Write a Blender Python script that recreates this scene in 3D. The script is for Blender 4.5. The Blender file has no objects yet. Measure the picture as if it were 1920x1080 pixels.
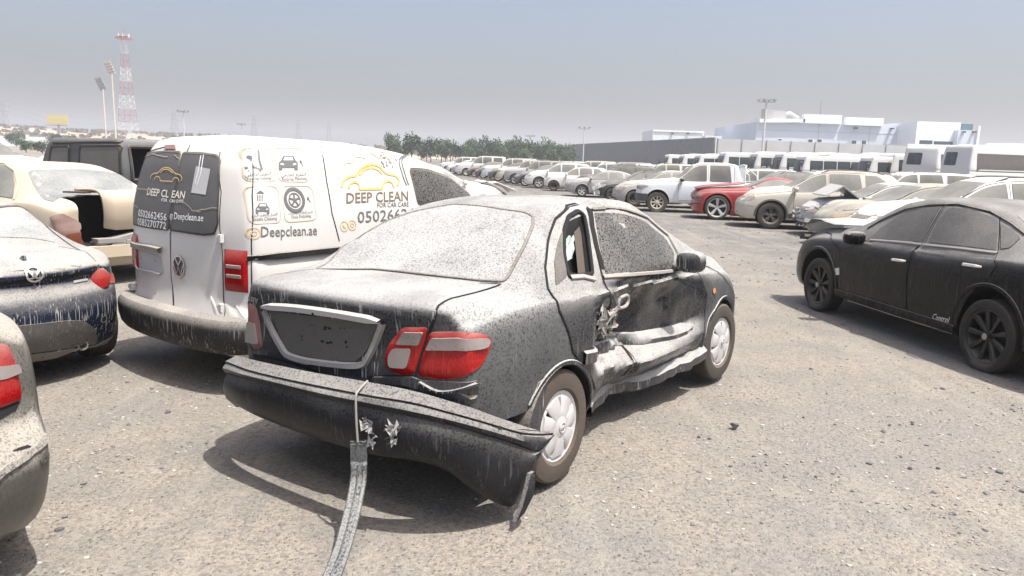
import bpy, bmesh, math, random
from mathutils import Vector, Matrix, noise
from mathutils.bvhtree import BVHTree
from mathutils.geometry import delaunay_2d_cdt

# ---------------------------------------------------------------- camera, sky, sun, exposure
SC = bpy.context.scene
COL = SC.collection
FPX, CAMH = 1450.0, 1.72
ROLL = math.radians(1.9)
PITCH = math.atan(245 * math.cos(ROLL) / FPX)
_F = Vector((0, math.cos(PITCH), -math.sin(PITCH)))
_R0 = Vector((1, 0, 0)); _U0 = _R0.cross(_F)
_R = _R0 * math.cos(ROLL) + _U0 * math.sin(ROLL)
_U = _U0 * math.cos(ROLL) - _R0 * math.sin(ROLL)
CAMP = Vector((0, 0, CAMH))
cam_d = bpy.data.cameras.new('camera'); cam = bpy.data.objects.new('camera', cam_d); COL.objects.link(cam)
cam_d.sensor_width = 36; cam_d.lens = FPX / 1920 * 36; cam_d.clip_start = .05; cam_d.clip_end = 6000
cam.matrix_world = Matrix(((_R.x, _U.x, -_F.x, 0), (_R.y, _U.y, -_F.y, 0), (_R.z, _U.z, -_F.z, CAMH), (0, 0, 0, 1)))
SC.camera = cam
SUN_EL = math.radians(68); SUN_AZ = math.atan2(.8, -.6)          # clockwise from +Y
w = bpy.data.worlds.new('World'); SC.world = w; w.use_nodes = True
nt = w.node_tree; bg = nt.nodes['Background']
sky = nt.nodes.new('ShaderNodeTexSky'); sky.sky_type = 'NISHITA'; sky.sun_disc = False
sky.sun_elevation = SUN_EL; sky.sun_rotation = SUN_AZ; sky.air_density = 1.0; sky.dust_density = 6.8; sky.ozone_density = 2.2
nt.links.new(sky.outputs[0], bg.inputs[0]); bg.inputs[1].default_value = .13
sl = bpy.data.lights.new('sun', 'SUN'); sl.energy = 4.3; sl.angle = math.radians(.5); sl.color = (1, .955, .89)
sun = bpy.data.objects.new('sun', sl); COL.objects.link(sun)
SUNV = Vector((math.sin(SUN_AZ) * math.cos(SUN_EL), math.cos(SUN_AZ) * math.cos(SUN_EL), math.sin(SUN_EL)))
sun.rotation_euler = SUNV.to_track_quat('Z', 'Y').to_euler()
SC.view_settings.view_transform = 'Standard'; SC.view_settings.look = 'None'
SC.view_settings.exposure = 0.72; SC.view_settings.gamma = 1

def sight(px, py):
    return (_F + _R * ((px - 960) / FPX) + _U * ((540 - py) / FPX)).normalized()
def at(px, py, z=0.0):
    d = sight(px, py); t = (z - CAMH) / d.z
    return CAMP + d * t
def at_y(px, py, Y):
    d = sight(px, py); return CAMP + d * (Y / d.y)

# ---------------------------------------------------------------- maths helpers
def pchip(pts):
    xs = [p[0] for p in pts]; ys = [p[1] for p in pts]; n = len(xs)
    h = [xs[i + 1] - xs[i] for i in range(n - 1)]; d = [(ys[i + 1] - ys[i]) / h[i] for i in range(n - 1)]
    m = [0.0] * n
    for i in range(1, n - 1):
        if d[i - 1] * d[i] > 0:
            w1 = 2 * h[i] + h[i - 1]; w2 = h[i] + 2 * h[i - 1]
            m[i] = (w1 + w2) / (w1 / d[i - 1] + w2 / d[i])
    m[0] = d[0]; m[-1] = d[-1]
    def f(x):
        if x <= xs[0]: return ys[0]
        if x >= xs[-1]: return ys[-1]
        i = 0
        while x > xs[i + 1]: i += 1
        t = (x - xs[i]) / h[i]; t2 = t * t; t3 = t2 * t
        return (2*t3 - 3*t2 + 1) * ys[i] + (t3 - 2*t2 + t) * h[i] * m[i] + (-2*t3 + 3*t2) * ys[i+1] + (t3 - t2) * h[i] * m[i+1]
    return f
def lin(pts):
    def f(x):
        if x <= pts[0][0]: return pts[0][1]
        for a, b in zip(pts, pts[1:]):
            if x <= b[0]: return a[1] + (b[1] - a[1]) * (x - a[0]) / (b[0] - a[0])
        return pts[-1][1]
    return f
def sstep(a, b, x):
    t = max(0, min(1, (x - a) / (b - a))); return t * t * (3 - 2 * t)
def lerp(a, b, t): return a + (b - a) * t
def crom(P, subs):
    out = []; n = len(P)
    for i in range(n - 1):
        p0 = P[max(i - 1, 0)]; p1 = P[i]; p2 = P[i + 1]; p3 = P[min(i + 2, n - 1)]
        k = subs[i] if isinstance(subs, (list, tuple)) else subs
        for j in range(k):
            t = j / k
            out.append(tuple(.5 * (2*b + (c - a) * t + (2*a - 5*b + 4*c - d) * t*t + (3*b - a - 3*c + d) * t**3) for a, b, c, d in zip(p0, p1, p2, p3)))
    out.append(tuple(P[-1])); return out
def rp(pts, r=.03, n=4):
    """round the corners of a closed polygon; a point may carry its own radius"""
    out = []; m = len(pts)
    for i in range(m):
        p = Vector(pts[i][:2]); rr = pts[i][2] if len(pts[i]) > 2 else r
        a = Vector(pts[i - 1][:2]) - p; b = Vector(pts[(i + 1) % m][:2]) - p
        if rr <= 0: out.append(tuple(p)); continue
        la = a.length; lb = b.length; q = min(rr, la * .45, lb * .45)
        A = p + a / la * q; B = p + b / lb * q
        for j in range(n + 1):
            t = j / n; out.append(tuple(A * (1 - t) ** 2 + p * 2 * t * (1 - t) + B * t * t))
    return out

# ---------------------------------------------------------------- object helpers
def mesh_obj(name, verts, faces, mat, parent=None, smooth=True, ang=40, mats=None, mi=None):
    me = bpy.data.meshes.new(name); me.from_pydata([tuple(v) for v in verts], [], faces)
    me.update()
    if mats:
        for m in mats: me.materials.append(m)
        me.polygons.foreach_set('material_index', mi)
    else: me.materials.append(mat)
    if smooth:
        me.shade_smooth(); me.set_sharp_from_angle(angle=math.radians(ang))
    o = bpy.data.objects.new(name, me); COL.objects.link(o)
    if parent: o.parent = parent
    return o
def tag(o, label=None, cat=None, group=None, kind=None):
    if label: o['label'] = label
    if cat: o['category'] = cat
    if group: o['group'] = group
    if kind: o['kind'] = kind
    return o
def empty(name, loc=(0, 0, 0), rz=0):
    o = bpy.data.objects.new(name, None); COL.objects.link(o); o.location = loc; o.rotation_euler = (0, 0, rz); o.empty_display_size = .2
    return o
def copy_tree(o, parent=None):
    c = o.copy(); COL.objects.link(c)
    if parent: c.parent = parent
    for ch in o.children: copy_tree(ch, c)
    return c
class MB:
    def __init__(s): s.v = []; s.f = []
    def add(s, v, f):
        k = len(s.v); s.v += [tuple(p) for p in v]; s.f += [tuple(i + k for i in q) for q in f]; return s
    def box(s, c, d, rot=None, taper=1.0):
        x, y, z = d[0] / 2, d[1] / 2, d[2] / 2
        v = [Vector((sx * x * (taper if sz > 0 else 1), sy * y * (taper if sz > 0 else 1), sz * z)) for sz in (-1, 1) for sx, sy in ((-1, -1), (1, -1), (1, 1), (-1, 1))]
        if rot is not None: v = [rot @ p for p in v]
        return s.add([p + Vector(c) for p in v], [(3, 2, 1, 0), (4, 5, 6, 7), (0, 1, 5, 4), (1, 2, 6, 5), (2, 3, 7, 6), (3, 0, 4, 7)])
    def tube(s, path, r, n=8, cap=True):
        path = [Vector(p) for p in path]; k = len(path); base = len(s.v); prev = None
        for i, p in enumerate(path):
            d = (path[min(i + 1, k - 1)] - path[max(i - 1, 0)]).normalized()
            if prev is None:
                a = Vector((0, 0, 1)) if abs(d.z) < .9 else Vector((1, 0, 0))
                u = d.cross(a).normalized()
            else: u = (prev - d * prev.dot(d)).normalized()
            prev = u; v = d.cross(u); rr = r[i] if isinstance(r, (list, tuple)) else r
            for j in range(n):
                t = 2 * math.pi * j / n; s.v.append(tuple(p + u * math.cos(t) * rr + v * math.sin(t) * rr))
        for i in range(k - 1):
            for j in range(n):
                a = base + i * n + j; b = base + i * n + (j + 1) % n
                s.f.append((a, b, b + n, a + n))
        if cap:
            s.f.append(tuple(base + j for j in range(n))[::-1]); s.f.append(tuple(base + (k - 1) * n + j for j in range(n)))
        return s
    def prism(s, poly, y0, y1, M=None):
        """2D polygon (x,z) extruded along y"""
        n = len(poly); v = [Vector((p[0], y0, p[1])) for p in poly] + [Vector((p[0], y1, p[1])) for p in poly]
        if M is not None: v = [M @ p for p in v]
        return s.add(v, [tuple(range(n)), tuple(range(2 * n - 1, n - 1, -1))] + [(i, i + n, (i + 1) % n + n, (i + 1) % n) for i in range(n)])
    def lathe(s, prof, n=32, c=(0, 0, 0), M=None, closed=False):
        """profile (y, r) turned about the y axis"""
        k = len(prof); v = []
        for i in range(n):
            t = 2 * math.pi * i / n
            for y, r in prof:
                p = Vector((r * math.cos(t), y, r * math.sin(t)))
                v.append((M @ p if M is not None else p) + Vector(c))
        f = []
        for i in range(n):
            for j in range(k if closed else k - 1):
                a = i * k + j; b = i * k + (j + 1) % k; e = (i + 1) % n * k
                f.append((a, e + j, e + (j + 1) % k, b))
        return s.add(v, f)
    def build(s, name, mat, parent=None, smooth=True, ang=35): return mesh_obj(name, s.v, s.f, mat, parent, smooth, ang)

# ---------------------------------------------------------------- materials
def newmat(name):
    m = bpy.data.materials.new(name); m.use_nodes = True; nt = m.node_tree
    for n in list(nt.nodes): nt.nodes.remove(n)
    out = nt.nodes.new('ShaderNodeOutputMaterial'); b = nt.nodes.new('ShaderNodeBsdfPrincipled'); nt.links.new(b.outputs[0], out.inputs[0])
    return m, nt, b
class NB:
    """small node-building helper"""
    def __init__(s, nt): s.nt = nt
    def n(s, t, **k):
        q = s.nt.nodes.new(t)
        for a, v in k.items(): setattr(q, a, v)
        return q
    def l(s, a, b): s.nt.links.new(a, b)
    def inp(s, sock, v):
        if isinstance(v, bpy.types.NodeSocket): s.l(v, sock)
        else: sock.default_value = v
    def math(s, op, a, b=0.0, clamp=False):
        q = s.n('ShaderNodeMath', operation=op, use_clamp=clamp); s.inp(q.inputs[0], a); s.inp(q.inputs[1], b); return q.outputs[0]
    def noise(s, vec, scale, detail=2, rough=.5, dist=0):
        q = s.n('ShaderNodeTexNoise'); s.inp(q.inputs['Vector'], vec); q.inputs['Scale'].default_value = scale
        q.inputs['Detail'].default_value = detail; q.inputs['Roughness'].default_value = rough; q.inputs['Distortion'].default_value = dist; return q.outputs[0]
    def ramp(s, v, a, b, lo=0.0, hi=1.0, smooth=True):
        q = s.n('ShaderNodeMapRange', interpolation_type='SMOOTHSTEP' if smooth else 'LINEAR'); s.inp(q.inputs[0], v)
        q.inputs[1].default_value = a; q.inputs[2].default_value = b; q.inputs[3].default_value = lo; q.inputs[4].default_value = hi; return q.outputs[0]
    def mixc(s, f, a, b):
        q = s.n('ShaderNodeMix', data_type='RGBA'); s.inp(q.inputs[0], f); s.inp(q.inputs[6], a); s.inp(q.inputs[7], b); return q.outputs[2]
    def scale(s, vec, sc):
        q = s.n('ShaderNodeMapping'); s.inp(q.inputs[0], vec); q.inputs['Scale'].default_value = sc; return q.outputs[0]
    def obj(s): return s.n('ShaderNodeTexCoord').outputs['Object']
    def pos(s): return s.n('ShaderNodeNewGeometry').outputs['Position']
def rgb(c): return (c[0], c[1], c[2], 1)
DUST = (.47, .43, .375)
def _dust_group():
    g = bpy.data.node_groups.new('dust', 'ShaderNodeTree')
    for nm in ('Top', 'Side', 'Speck', 'Streak'): g.interface.new_socket(nm, in_out='INPUT', socket_type='NodeSocketFloat')
    g.interface.new_socket('Fac', in_out='OUTPUT', socket_type='NodeSocketFloat')
    b = NB(g); gi = b.n('NodeGroupInput'); go = b.n('NodeGroupOutput')
    P = b.obj(); geo = b.n('ShaderNodeNewGeometry')
    sep = b.n('ShaderNodeSeparateXYZ'); b.l(geo.outputs['Normal'], sep.inputs[0])
    up = b.ramp(sep.outputs[2], .0, .68)
    base = b.math('ADD', b.math('MULTIPLY', up, gi.outputs[0]), b.math('MULTIPLY', b.math('SUBTRACT', 1.0, up), gi.outputs[1]))
    big = b.noise(P, 2.6, 3, .6)
    base = b.math('MULTIPLY', base, b.ramp(big, .3, .7, .78, 1.12))
    # dried-drop speckle: small dark crescents where drops washed the dust off
    sp = b.noise(P, 100, 1.5, .5, .6); sp2 = b.noise(P, 260, 1, .5)
    s1 = b.math('MULTIPLY', b.ramp(sp, .50, .63), gi.outputs[2])
    s2 = b.math('MULTIPLY', b.ramp(sp2, .5, .7), b.math('MULTIPLY', gi.outputs[2], .35))
    base = b.math('SUBTRACT', base, b.math('MULTIPLY', b.math('ADD', s1, s2), b.ramp(base, .1, .7, .3, 1)))
    # pale dried runs down the upright faces
    st = b.noise(b.scale(P, (95, 95, 1.7)), 1, 1.5, .6)
    low = b.noise(b.scale(P, (9, 9, 3.5)), 1, 2, .6)
    run = b.math('MULTIPLY', b.math('MULTIPLY', b.ramp(st, .57, .64), b.ramp(low, .38, .6)), b.math('MULTIPLY', b.math('SUBTRACT', 1.0, up), gi.outputs[3]))
    tot = b.math('MAXIMUM', base, run)
    b.l(b.math('MINIMUM', b.math('MAXIMUM', tot, 0.0), 1.0), go.inputs[0]); return g
DG = _dust_group()
def dusty(name, col, rough=.3, metal=0.0, top=.9, side=.35, speck=.5, streak=.5, coat=0.0, dust=DUST, spec=.5, bump=0.0, ior=1.5):
    m, nt, p = newmat(name); b = NB(nt); g = b.n('ShaderNodeGroup'); g.node_tree = DG
    for i, v in enumerate((top, side, speck, streak)): g.inputs[i].default_value = v
    f = g.outputs[0]; dust = tuple(x * .70 for x in dust)
    b.l(b.mixc(f, rgb(col), rgb(dust)), p.inputs['Base Color'])
    b.l(b.ramp(f, 0, .7, rough, .95, False), p.inputs['Roughness'])
    if metal: b.l(b.ramp(f, 0, .8, metal, 0, False), p.inputs['Metallic'])
    if coat: b.l(b.ramp(f, 0, .5, coat, 0, False), p.inputs['Coat Weight']); p.inputs['Coat Roughness'].default_value = .08
    p.inputs['Specular IOR Level'].default_value = spec
    if bump:
        q = b.n('ShaderNodeBump'); q.inputs['Strength'].default_value = bump; q.inputs['Distance'].default_value = .01
        b.l(b.noise(b.obj(), 6, 3, .5), q.inputs['Height']); b.l(q.outputs[0], p.inputs['Normal'])
    return m
def plain(name, col, rough=.6, metal=0.0, var=.12, scale=3.0, emit=None, spec=.5, trans=0, alpha=1.0):
    m, nt, p = newmat(name); b = NB(nt)
    n = b.noise(b.obj(), scale, 4, .6)
    c2 = tuple(max(0, x * (1 - var * 1.6)) for x in col); c1 = tuple(x * (1 + var * .6) for x in col)
    b.l(b.mixc(n, rgb(c1), rgb(c2)), p.inputs['Base Color'])
    p.inputs['Roughness'].default_value = rough; p.inputs['Metallic'].default_value = metal; p.inputs['Specular IOR Level'].default_value = spec
    if alpha < 1: p.inputs['Alpha'].default_value = alpha
    return m
_mc = {}
def M(key, fn):
    if key not in _mc: _mc[key] = fn()
    return _mc[key]
TYRE = dusty('tyre_rubber', (.018, .017, .017), .75, 0, .6, .20, .1, 0, dust=(.28, .23, .17))
TYREB = dusty('tyre_rubber_dusty', (.020, .018, .016), .8, 0, .75, .48, .2, 0, dust=(.19, .145, .11))
BLACK = dusty('black_trim', (.010, .010, .011), .5, 0, .7, .06, .3, .1, spec=.3)
GAP = plain('dark_gap', (.008, .008, .009), .9)
CHROME = dusty('chrome_trim', (.72, .72, .72), .16, 1, .75, .2, .3, 0)
RIMS = dusty('silver_rim', (.55, .55, .56), .3, .75, .6, .16, .1, 0)
RIMD = dusty('dark_rim', (.05, .05, .052), .35, .3, .6, .15, .1, 0)
RIMK = dusty('black_rim', (.007, .007, .0075), .35, 0, .35, .02, .1, 0, spec=.3)
GLASS = dusty('dusty_glass', (.03, .034, .034), .10, 0, .70, .22, .25, .1, spec=.35, dust=(.44, .43, .39))
RUB = dusty('black_rubber', (.012, .012, .012), .6, 0, .35, .08, .2, .1, spec=.3)
GLASSD = dusty('dusty_tinted_glass', (.012, .012, .013), .08, 0, .75, .36, .2, .15, spec=.6, dust=(.40, .385, .36))
GLASSP = dusty('speckled_glass', (.035, .04, .045), .08, 0, 1.02, 1.0, .55, 0, spec=.5, dust=(.50, .50, .49))
GLASSC = dusty('clean_dark_glass', (.02, .03, .035), .04, 0, .5, .1, .1, 0, spec=.7)
LAMPR = dusty('red_lamp', (.28, .002, .003), .14, 0, .45, .03, .15, .10, spec=.3, coat=.15)
LAMPW = dusty('clear_lamp', (.25, .215, .21), .14, .25, .5, .2, .2, .1, coat=.5)
LAMPA = dusty('amber_lamp', (.65, .2, .03), .2, 0, .5, .25, .2, 0)
LAMPK = dusty('smoked_lamp', (.16, .07, .055), .16, 0, .5, .3, .2, 0, coat=.5)
METAL = dusty('bare_metal', (.3, .3, .3), .45, .7, .7, .3, .3, 0)
WHITEP = plain('white_print', (.78, .78, .78), .5, var=.04)
# ---------------------------------------------------------------- car body builder
SUBS = [2, 2, 2, 3, 5, 4, 3, 3, 4, 4, 3, 3, 3]
class Body:
    """lofted car body: sections along x, ends warped to the side profile of nose and tail"""
    def __init__(s, sp, fine=1.0, deform=None):
        s.sp = sp; s.top = pchip(sp['top']); s.belt = pchip(sp['belt']); s.wt = pchip(sp['wtop']); s.wm = pchip(sp['wmax'])
        s.bot = pchip(sp['bot']) if isinstance(sp['bot'], list) else (lambda x, b=sp['bot']: b)
        xr, xf = sp['xr'], sp['xf']; s.xr, s.xf = xr, xf
        rf = sp.get('rf', .09); L = xf - xr
        xs = []
        for k in range(6): d = rf * (1 - math.cos(math.pi / 2 * k / 5)); xs.append(d)
        n = int(70 * fine); inner = [rf + (L - 2 * rf) * i / n for i in range(1, n)]
        xs = xs + inner + [L - d for d in reversed(xs)]
        XT, XN = pchip(sp['tail']), pchip(sp['nose']); kT, kN = sp.get('kT', .12), sp.get('kN', .18)
        rg = sp.get('range', .9); cp = sp.get('pow', 2.6)
        subs = [max(1, round(q * (1 if fine <= 1 else fine ** .5))) for q in SUBS]
        def warp(x, y, z):
            W = max(s.wm(x), .01); a = abs(y) / W
            w = max(0, 1 - (x - xr) / rg); v = max(0, 1 - (xf - x) / rg); w = w * w; v = v * v
            return x + w * (XT(z) + kT * a ** cp) - v * (XN(z) + kN * a ** cp)
        rings = []
        for d in xs:
            x = xr + d; e = min(d, L - d); ins = rf - math.sqrt(max(0, rf * rf - max(0, rf - e) ** 2))
            half = s.section(x)
            pts = crom(half, subs)
            zc = (s.bot(x) + s.top(x)) / 2; H = (s.top(x) - s.bot(x)) / 2; W = s.wm(x)
            pts = [(y * (W - ins) / W, zc + (z - zc) * (H - ins) / H) for y, z in pts]
            ring = [(x, y, z) for y, z in pts] + [(x, -y, z) for y, z in reversed(pts[1:-1])]
            rings.append(ring)
        n = len(rings[0]); V = []; F = []
        def cap(ring, flip):
            cz = sum(p[2] for p in ring) / n; x = ring[0][0]; base = len(V); out = []
            for q in (.88, .74, .58, .4, .2):
                out.append([(x, p[1] * q, cz + (p[2] - cz) * q) for p in ring])
            return out, (x, 0, cz)
        cr, cc = cap(rings[0], 0); fr, fc = cap(rings[-1], 1)
        allr = list(reversed(cr)) + rings + fr
        for r in allr: V += r
        V.append(cc); V.append(fc)
        for i in range(len(allr) - 1):
            for j in range(n): a = i * n + j; b = i * n + (j + 1) % n; F.append((a, b, b + n, a + n))
        k0 = len(V) - 2; last = (len(allr) - 1) * n
        for j in range(n): F.append((k0, (j + 1) % n, j)); F.append((k0 + 1, last + j, last + (j + 1) % n))
        V = [Vector((warp(x, y, z), y, z)) for x, y, z in V]
        if deform: V = [deform(v) for v in V]
        s.V = V; s.F = F
        s.bvh = BVHTree.FromPolygons(V, F)
    def section(s, x):
        T, B, b, W, wt = s.top(x), s.belt(x), s.bot(x), s.wm(x), s.wt(x)
        B = min(B, T - .012); h = B - b; sh = s.sp.get('shoulder', .93)
        mid = s.sp.get('mid', .62); sill = s.sp.get('sillw', .965); rail = s.sp.get('rail', .80)
        bulge = s.sp.get('bulge', .012)
        zr = B + (T - B) * rail
        P = [(0, b), (.8 * W, b), (.92 * W, b + .01), (sill * W, b + .06), (.99 * W, b + .3 * h), (W, b + mid * h), (.988 * W, b + .84 * h), (.965 * W, B - min(.03, h * .1)),
             (sh * W, B), (lerp(sh * W, wt, .5) + bulge * min(1, (T - B) * 3), lerp(B, zr, .5)), (wt, zr), (wt * .82, B + (T - B) * lerp(rail, 1, .72)), (wt * .45, T - (T - B) * .015), (0, T)]
        return P
    def ray(s, axis, u, v):
        """hit the outer skin. axis: 'L' (+y side), 'R' (-y side): u=x, v=z; 'B' back, 'F' front: u=y, v=z; 'T' top: u=x, v=y"""
        if axis == 'L': o, d = Vector((u, 3, v)), Vector((0, -1, 0))
        elif axis == 'R': o, d = Vector((u, -3, v)), Vector((0, 1, 0))
        elif axis == 'B': o, d = Vector((-9, u, v)), Vector((1, 0, 0))
        elif axis == 'F': o, d = Vector((9, u, v)), Vector((-1, 0, 0))
        elif axis == 'D': k = v * .70711; o, d = Vector((k - 5, u, k + 5)), Vector((.70711, 0, -.70711))      # from behind and above
        elif axis == 'E': k = v * .70711; o, d = Vector((-k + 5, u, k + 5)), Vector((-.70711, 0, -.70711))   # from the front and above
        else: o, d = Vector((u, v, 6)), Vector((0, 0, -1))
        h = s.bvh.ray_cast(o, d)
        if h[0] is None:
            q = s.bvh.find_nearest(o + d * ((o.length) - .9 if axis in 'BF' else 2.2)); 
            return q[0], q[1]
        nrm = h[1]
        if nrm.dot(d) > 0: nrm = -nrm
        return h[0], nrm
    def tuv(s, axis, p):
        if axis == 'D': return (p.y, (p.x + p.z) * .70711)
        if axis == 'E': return (p.y, (p.z - p.x) * .70711)
        return (p.x, p.z) if axis in 'LR' else ((p.y, p.z) if axis in 'BF' else (p.x, p.y))
    def build(s, mat, parent, holes=(), name='body', inner=None):
        o = mesh_obj(name, s.V, s.F, mat, parent)
        if inner: o.data.materials.append(inner)
        if holes:
            me = o.data
            bm = bmesh.new(); bm.from_mesh(me); bmesh.ops.recalc_face_normals(bm, faces=bm.faces); bm.to_mesh(me); bm.free()
            me.materials.append(GAP); par = o.parent; o.parent = None
            for hv, hf in holes:
                cm = bpy.data.meshes.new('cut'); cm.from_pydata([tuple(q) for q in hv], [], hf); cm.update()
                bm = bmesh.new(); bm.from_mesh(cm); bmesh.ops.recalc_face_normals(bm, faces=bm.faces); bm.to_mesh(cm); bm.free()
                cm.materials.append(mat); cm.materials.append(GAP)
                cm.polygons.foreach_set('material_index', [1] * len(cm.polygons))
                co = bpy.data.objects.new('cut', cm); COL.objects.link(co)
                md = o.modifiers.new('b', 'BOOLEAN'); md.operation = 'DIFFERENCE'; md.object = co; md.solver = 'EXACT'
                bpy.context.view_layer.update()
                dg = bpy.context.evaluated_depsgraph_get()
                new = bpy.data.meshes.new_from_object(o.evaluated_get(dg)); o.modifiers.clear()
                old = o.data; o.data = new
                bpy.data.objects.remove(co); bpy.data.meshes.remove(cm); bpy.data.meshes.remove(old)
            new = o.data; new.name = name
            o.parent = par
            new.shade_smooth(); new.set_sharp_from_angle(angle=math.radians(38))
        else:
            bm = bmesh.new(); bm.from_mesh(o.data); bmesh.ops.recalc_face_normals(bm, faces=bm.faces); bm.to_mesh(o.data); bm.free()
        return o
def cyl_cut(x, z, r, y0, y1, n=40, flat=None):
    m = MB(); poly = []
    for i in range(n):
        t = 2 * math.pi * i / n; poly.append((x + r * math.cos(t), z + r * math.sin(t)))
    m.prism(poly, y0, y1); return m.v, m.f
def inpoly(x, y, P):
    c = False; n = len(P)
    for i in range(n):
        x1, y1 = P[i]; x2, y2 = P[i - 1]
        if (y1 > y) != (y2 > y) and x < (x2 - x1) * (y - y1) / (y2 - y1) + x1: c = not c
    return c
def edist(x, y, P):
    best = 9
    for i in range(len(P)):
        ax, ay = P[i - 1]; bx, by = P[i]; dx, dy = bx - ax, by - ay; L = dx * dx + dy * dy + 1e-12
        t = max(0, min(1, ((x - ax) * dx + (y - ay) * dy) / L)); best = min(best, (x - ax - t * dx) ** 2 + (y - ay - t * dy) ** 2)
    return math.sqrt(best)
def clean_poly(P):
    out = []
    for p in P:
        if not out or (abs(p[0] - out[-1][0]) + abs(p[1] - out[-1][1])) > 1e-4: out.append(p)
    if abs(out[0][0] - out[-1][0]) + abs(out[0][1] - out[-1][1]) < 1e-4: out.pop()
    return out
def tri2d(poly, res):
    P = []
    poly = clean_poly(poly)
    for i in range(len(poly)):
        a, b = poly[i], poly[(i + 1) % len(poly)]; L = math.hypot(b[0] - a[0], b[1] - a[1]); k = max(1, int(L / res))
        for j in range(k): P.append((a[0] + (b[0] - a[0]) * j / k, a[1] + (b[1] - a[1]) * j / k))
    nb = len(P); x0 = min(p[0] for p in P); x1 = max(p[0] for p in P); y0 = min(p[1] for p in P); y1 = max(p[1] for p in P)
    pts = [Vector(p) for p in P]; y = y0 + res * .5; row = 0
    while y < y1:
        x = x0 + res * (.5 if row % 2 else .99)
        while x < x1:
            if inpoly(x, y, P) and edist(x, y, P) > res * .45: pts.append(Vector((x, y)))
            x += res
        y += res * .87; row += 1
    v, e, f, ov, oe, of = delaunay_2d_cdt(pts, [(i, (i + 1) % nb) for i in range(nb)], [], 1, 1e-5)
    return v, [tuple(q) for q in f]
def drape(S, v2, f2, axis, off, skirt=.012, crown=0.0, poly=None):
    V = []; N = []
    for p in v2:
        h, n = S.ray(axis, p[0], p[1]); o = off
        if crown and poly is not None: o += crown * min(1, edist(p[0], p[1], poly) / .035) ** .5
        V.append(h + n * o); N.append(n)
    F = list(f2); cnt = {}
    for f in F:
        for i in range(len(f)):
            a, b = f[i], f[(i + 1) % len(f)]; cnt[(a, b)] = 1
    mp = {}
    if skirt:
        for (a, b) in list(cnt):
            if (b, a) not in cnt:
                for q in (a, b):
                    if q not in mp: mp[q] = len(V); V.append(V[q] - N[q] * (off + skirt))
                F.append((b, a, mp[a], mp[b]))
    if axis in 'LF': pass
    return V, F
FLIP = {'L': True, 'R': False, 'B': True, 'F': False, 'T': False, 'D': True, 'E': False}
def panel(S, name, poly, axis, off, mat, parent, res=.06, skirt=.012, crown=0.0, ang=50):
    v, f = tri2d(poly, res); P = clean_poly(poly)
    V, F = drape(S, v, f, axis, off, skirt, crown, P)
    if FLIP[axis]: F = [tuple(reversed(q)) for q in F]
    return mesh_obj(name, V, F, mat, parent, True, ang)
def densify(path, res):
    out = []
    for a, b in zip(path, path[1:]):
        L = math.hypot(b[0] - a[0], b[1] - a[1]); k = max(1, int(L / res))
        for j in range(k): out.append((a[0] + (b[0] - a[0]) * j / k, a[1] + (b[1] - a[1]) * j / k))
    out.append(tuple(path[-1][:2])); return out
def strip_geo(S, path, width, axis, off, res=.04, closed=False, high=0.0):
    if closed: path = list(path) + [path[0]]
    P = densify(path, res); k = len(P); V = []; F = []; cols = 4 if high else 2
    for i, p in enumerate(P):
        a = P[max(i - 1, 0)]; b = P[min(i + 1, k - 1)]
        if closed and (i == 0 or i == k - 1): a = P[-2]; b = P[1]
        dx, dy = b[0] - a[0], b[1] - a[1]; L = math.hypot(dx, dy) or 1; nx, ny = -dy / L, dx / L
        wd = width(i / (k - 1)) if callable(width) else width
        ws = ((-.5, 0), (-.34, high), (.34, high), (.5, 0)) if high else ((-.5, 0), (.5, 0))
        for q, hh in ws:
            h, n = S.ray(axis, p[0] + nx * wd * q, p[1] + ny * wd * q); V.append(h + n * (off + hh))
    for i in range(k - 1):
        for j in range(cols - 1): a = i * cols + j; F.append((a, a + 1, a + 1 + cols, a + cols))
    if FLIP[axis]: F = [tuple(reversed(q)) for q in F]
    return V, F
def strip(S, name, paths, width, axis, off, mat, parent, res=.04, closed=False, high=0.0):
    m = MB()
    for p in (paths if isinstance(paths[0][0], (tuple, list)) else [paths]):
        V, F = strip_geo(S, p, width, axis, off, res, closed, high); m.add(V, F)
    return m.build(name, mat, parent)

# ---------------------------------------------------------------- wheels
def tyre_mesh(R, W, rr, flat=0.0):
    pr = [(-W * .42, rr), (-W * .5, rr + .015), (-W * .52, (R + rr) / 2), (-W * .47, R - .012), (-W * .40, R), (-W * .2, R), (-W * .19, R - .006), (-W * .15, R - .006), (-W * .14, R), (0, R), (W * .14, R), (W * .15, R - .006), (W * .19, R - .006), (W * .2, R), (W * .40, R), (W * .47, R - .012), (W * .52, (R + rr) / 2), (W * .5, rr + .015), (W * .42, rr)]
    m = MB().lathe(pr, 40)
    if flat:
        zb = -R + flat; m.v = [(x, y * (1 + max(0, (zb + .06 - z)) * 4), max(z, zb)) for x, y, z in m.v]
    return m
def spoke(m, t, r0, r1, w0, w1, y0, y1, th, dish=0.0):
    """a tapered spoke from r0 to r1 at angle t, face at y (outer = -y)"""
    c, s = math.cos(t), math.sin(t); v = []
    k = 3
    for i in range(k):
        q = i / (k - 1); r = lerp(r0, r1, q); w = lerp(w0, w1, q); y = lerp(y0, y1, q) + dish * math.sin(math.pi * q)
        for (a, b) in ((-w / 2, 0), (-w * .36, -.008), (w * .36, -.008), (w / 2, 0), (w / 2, th), (-w / 2, th)):
            v.append((r * c - a * s, y + b, r * s + a * c))
    f = []
    for i in range(k - 1):
        for j in range(6): a = i * 6 + j; b = i * 6 + (j + 1) % 6; f.append((a, b, b + 6, a + 6))
    f.append(tuple(range(6))); f.append(tuple(range(6 * k - 1, 6 * k - 7, -1))); m.add(v, f)
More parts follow.
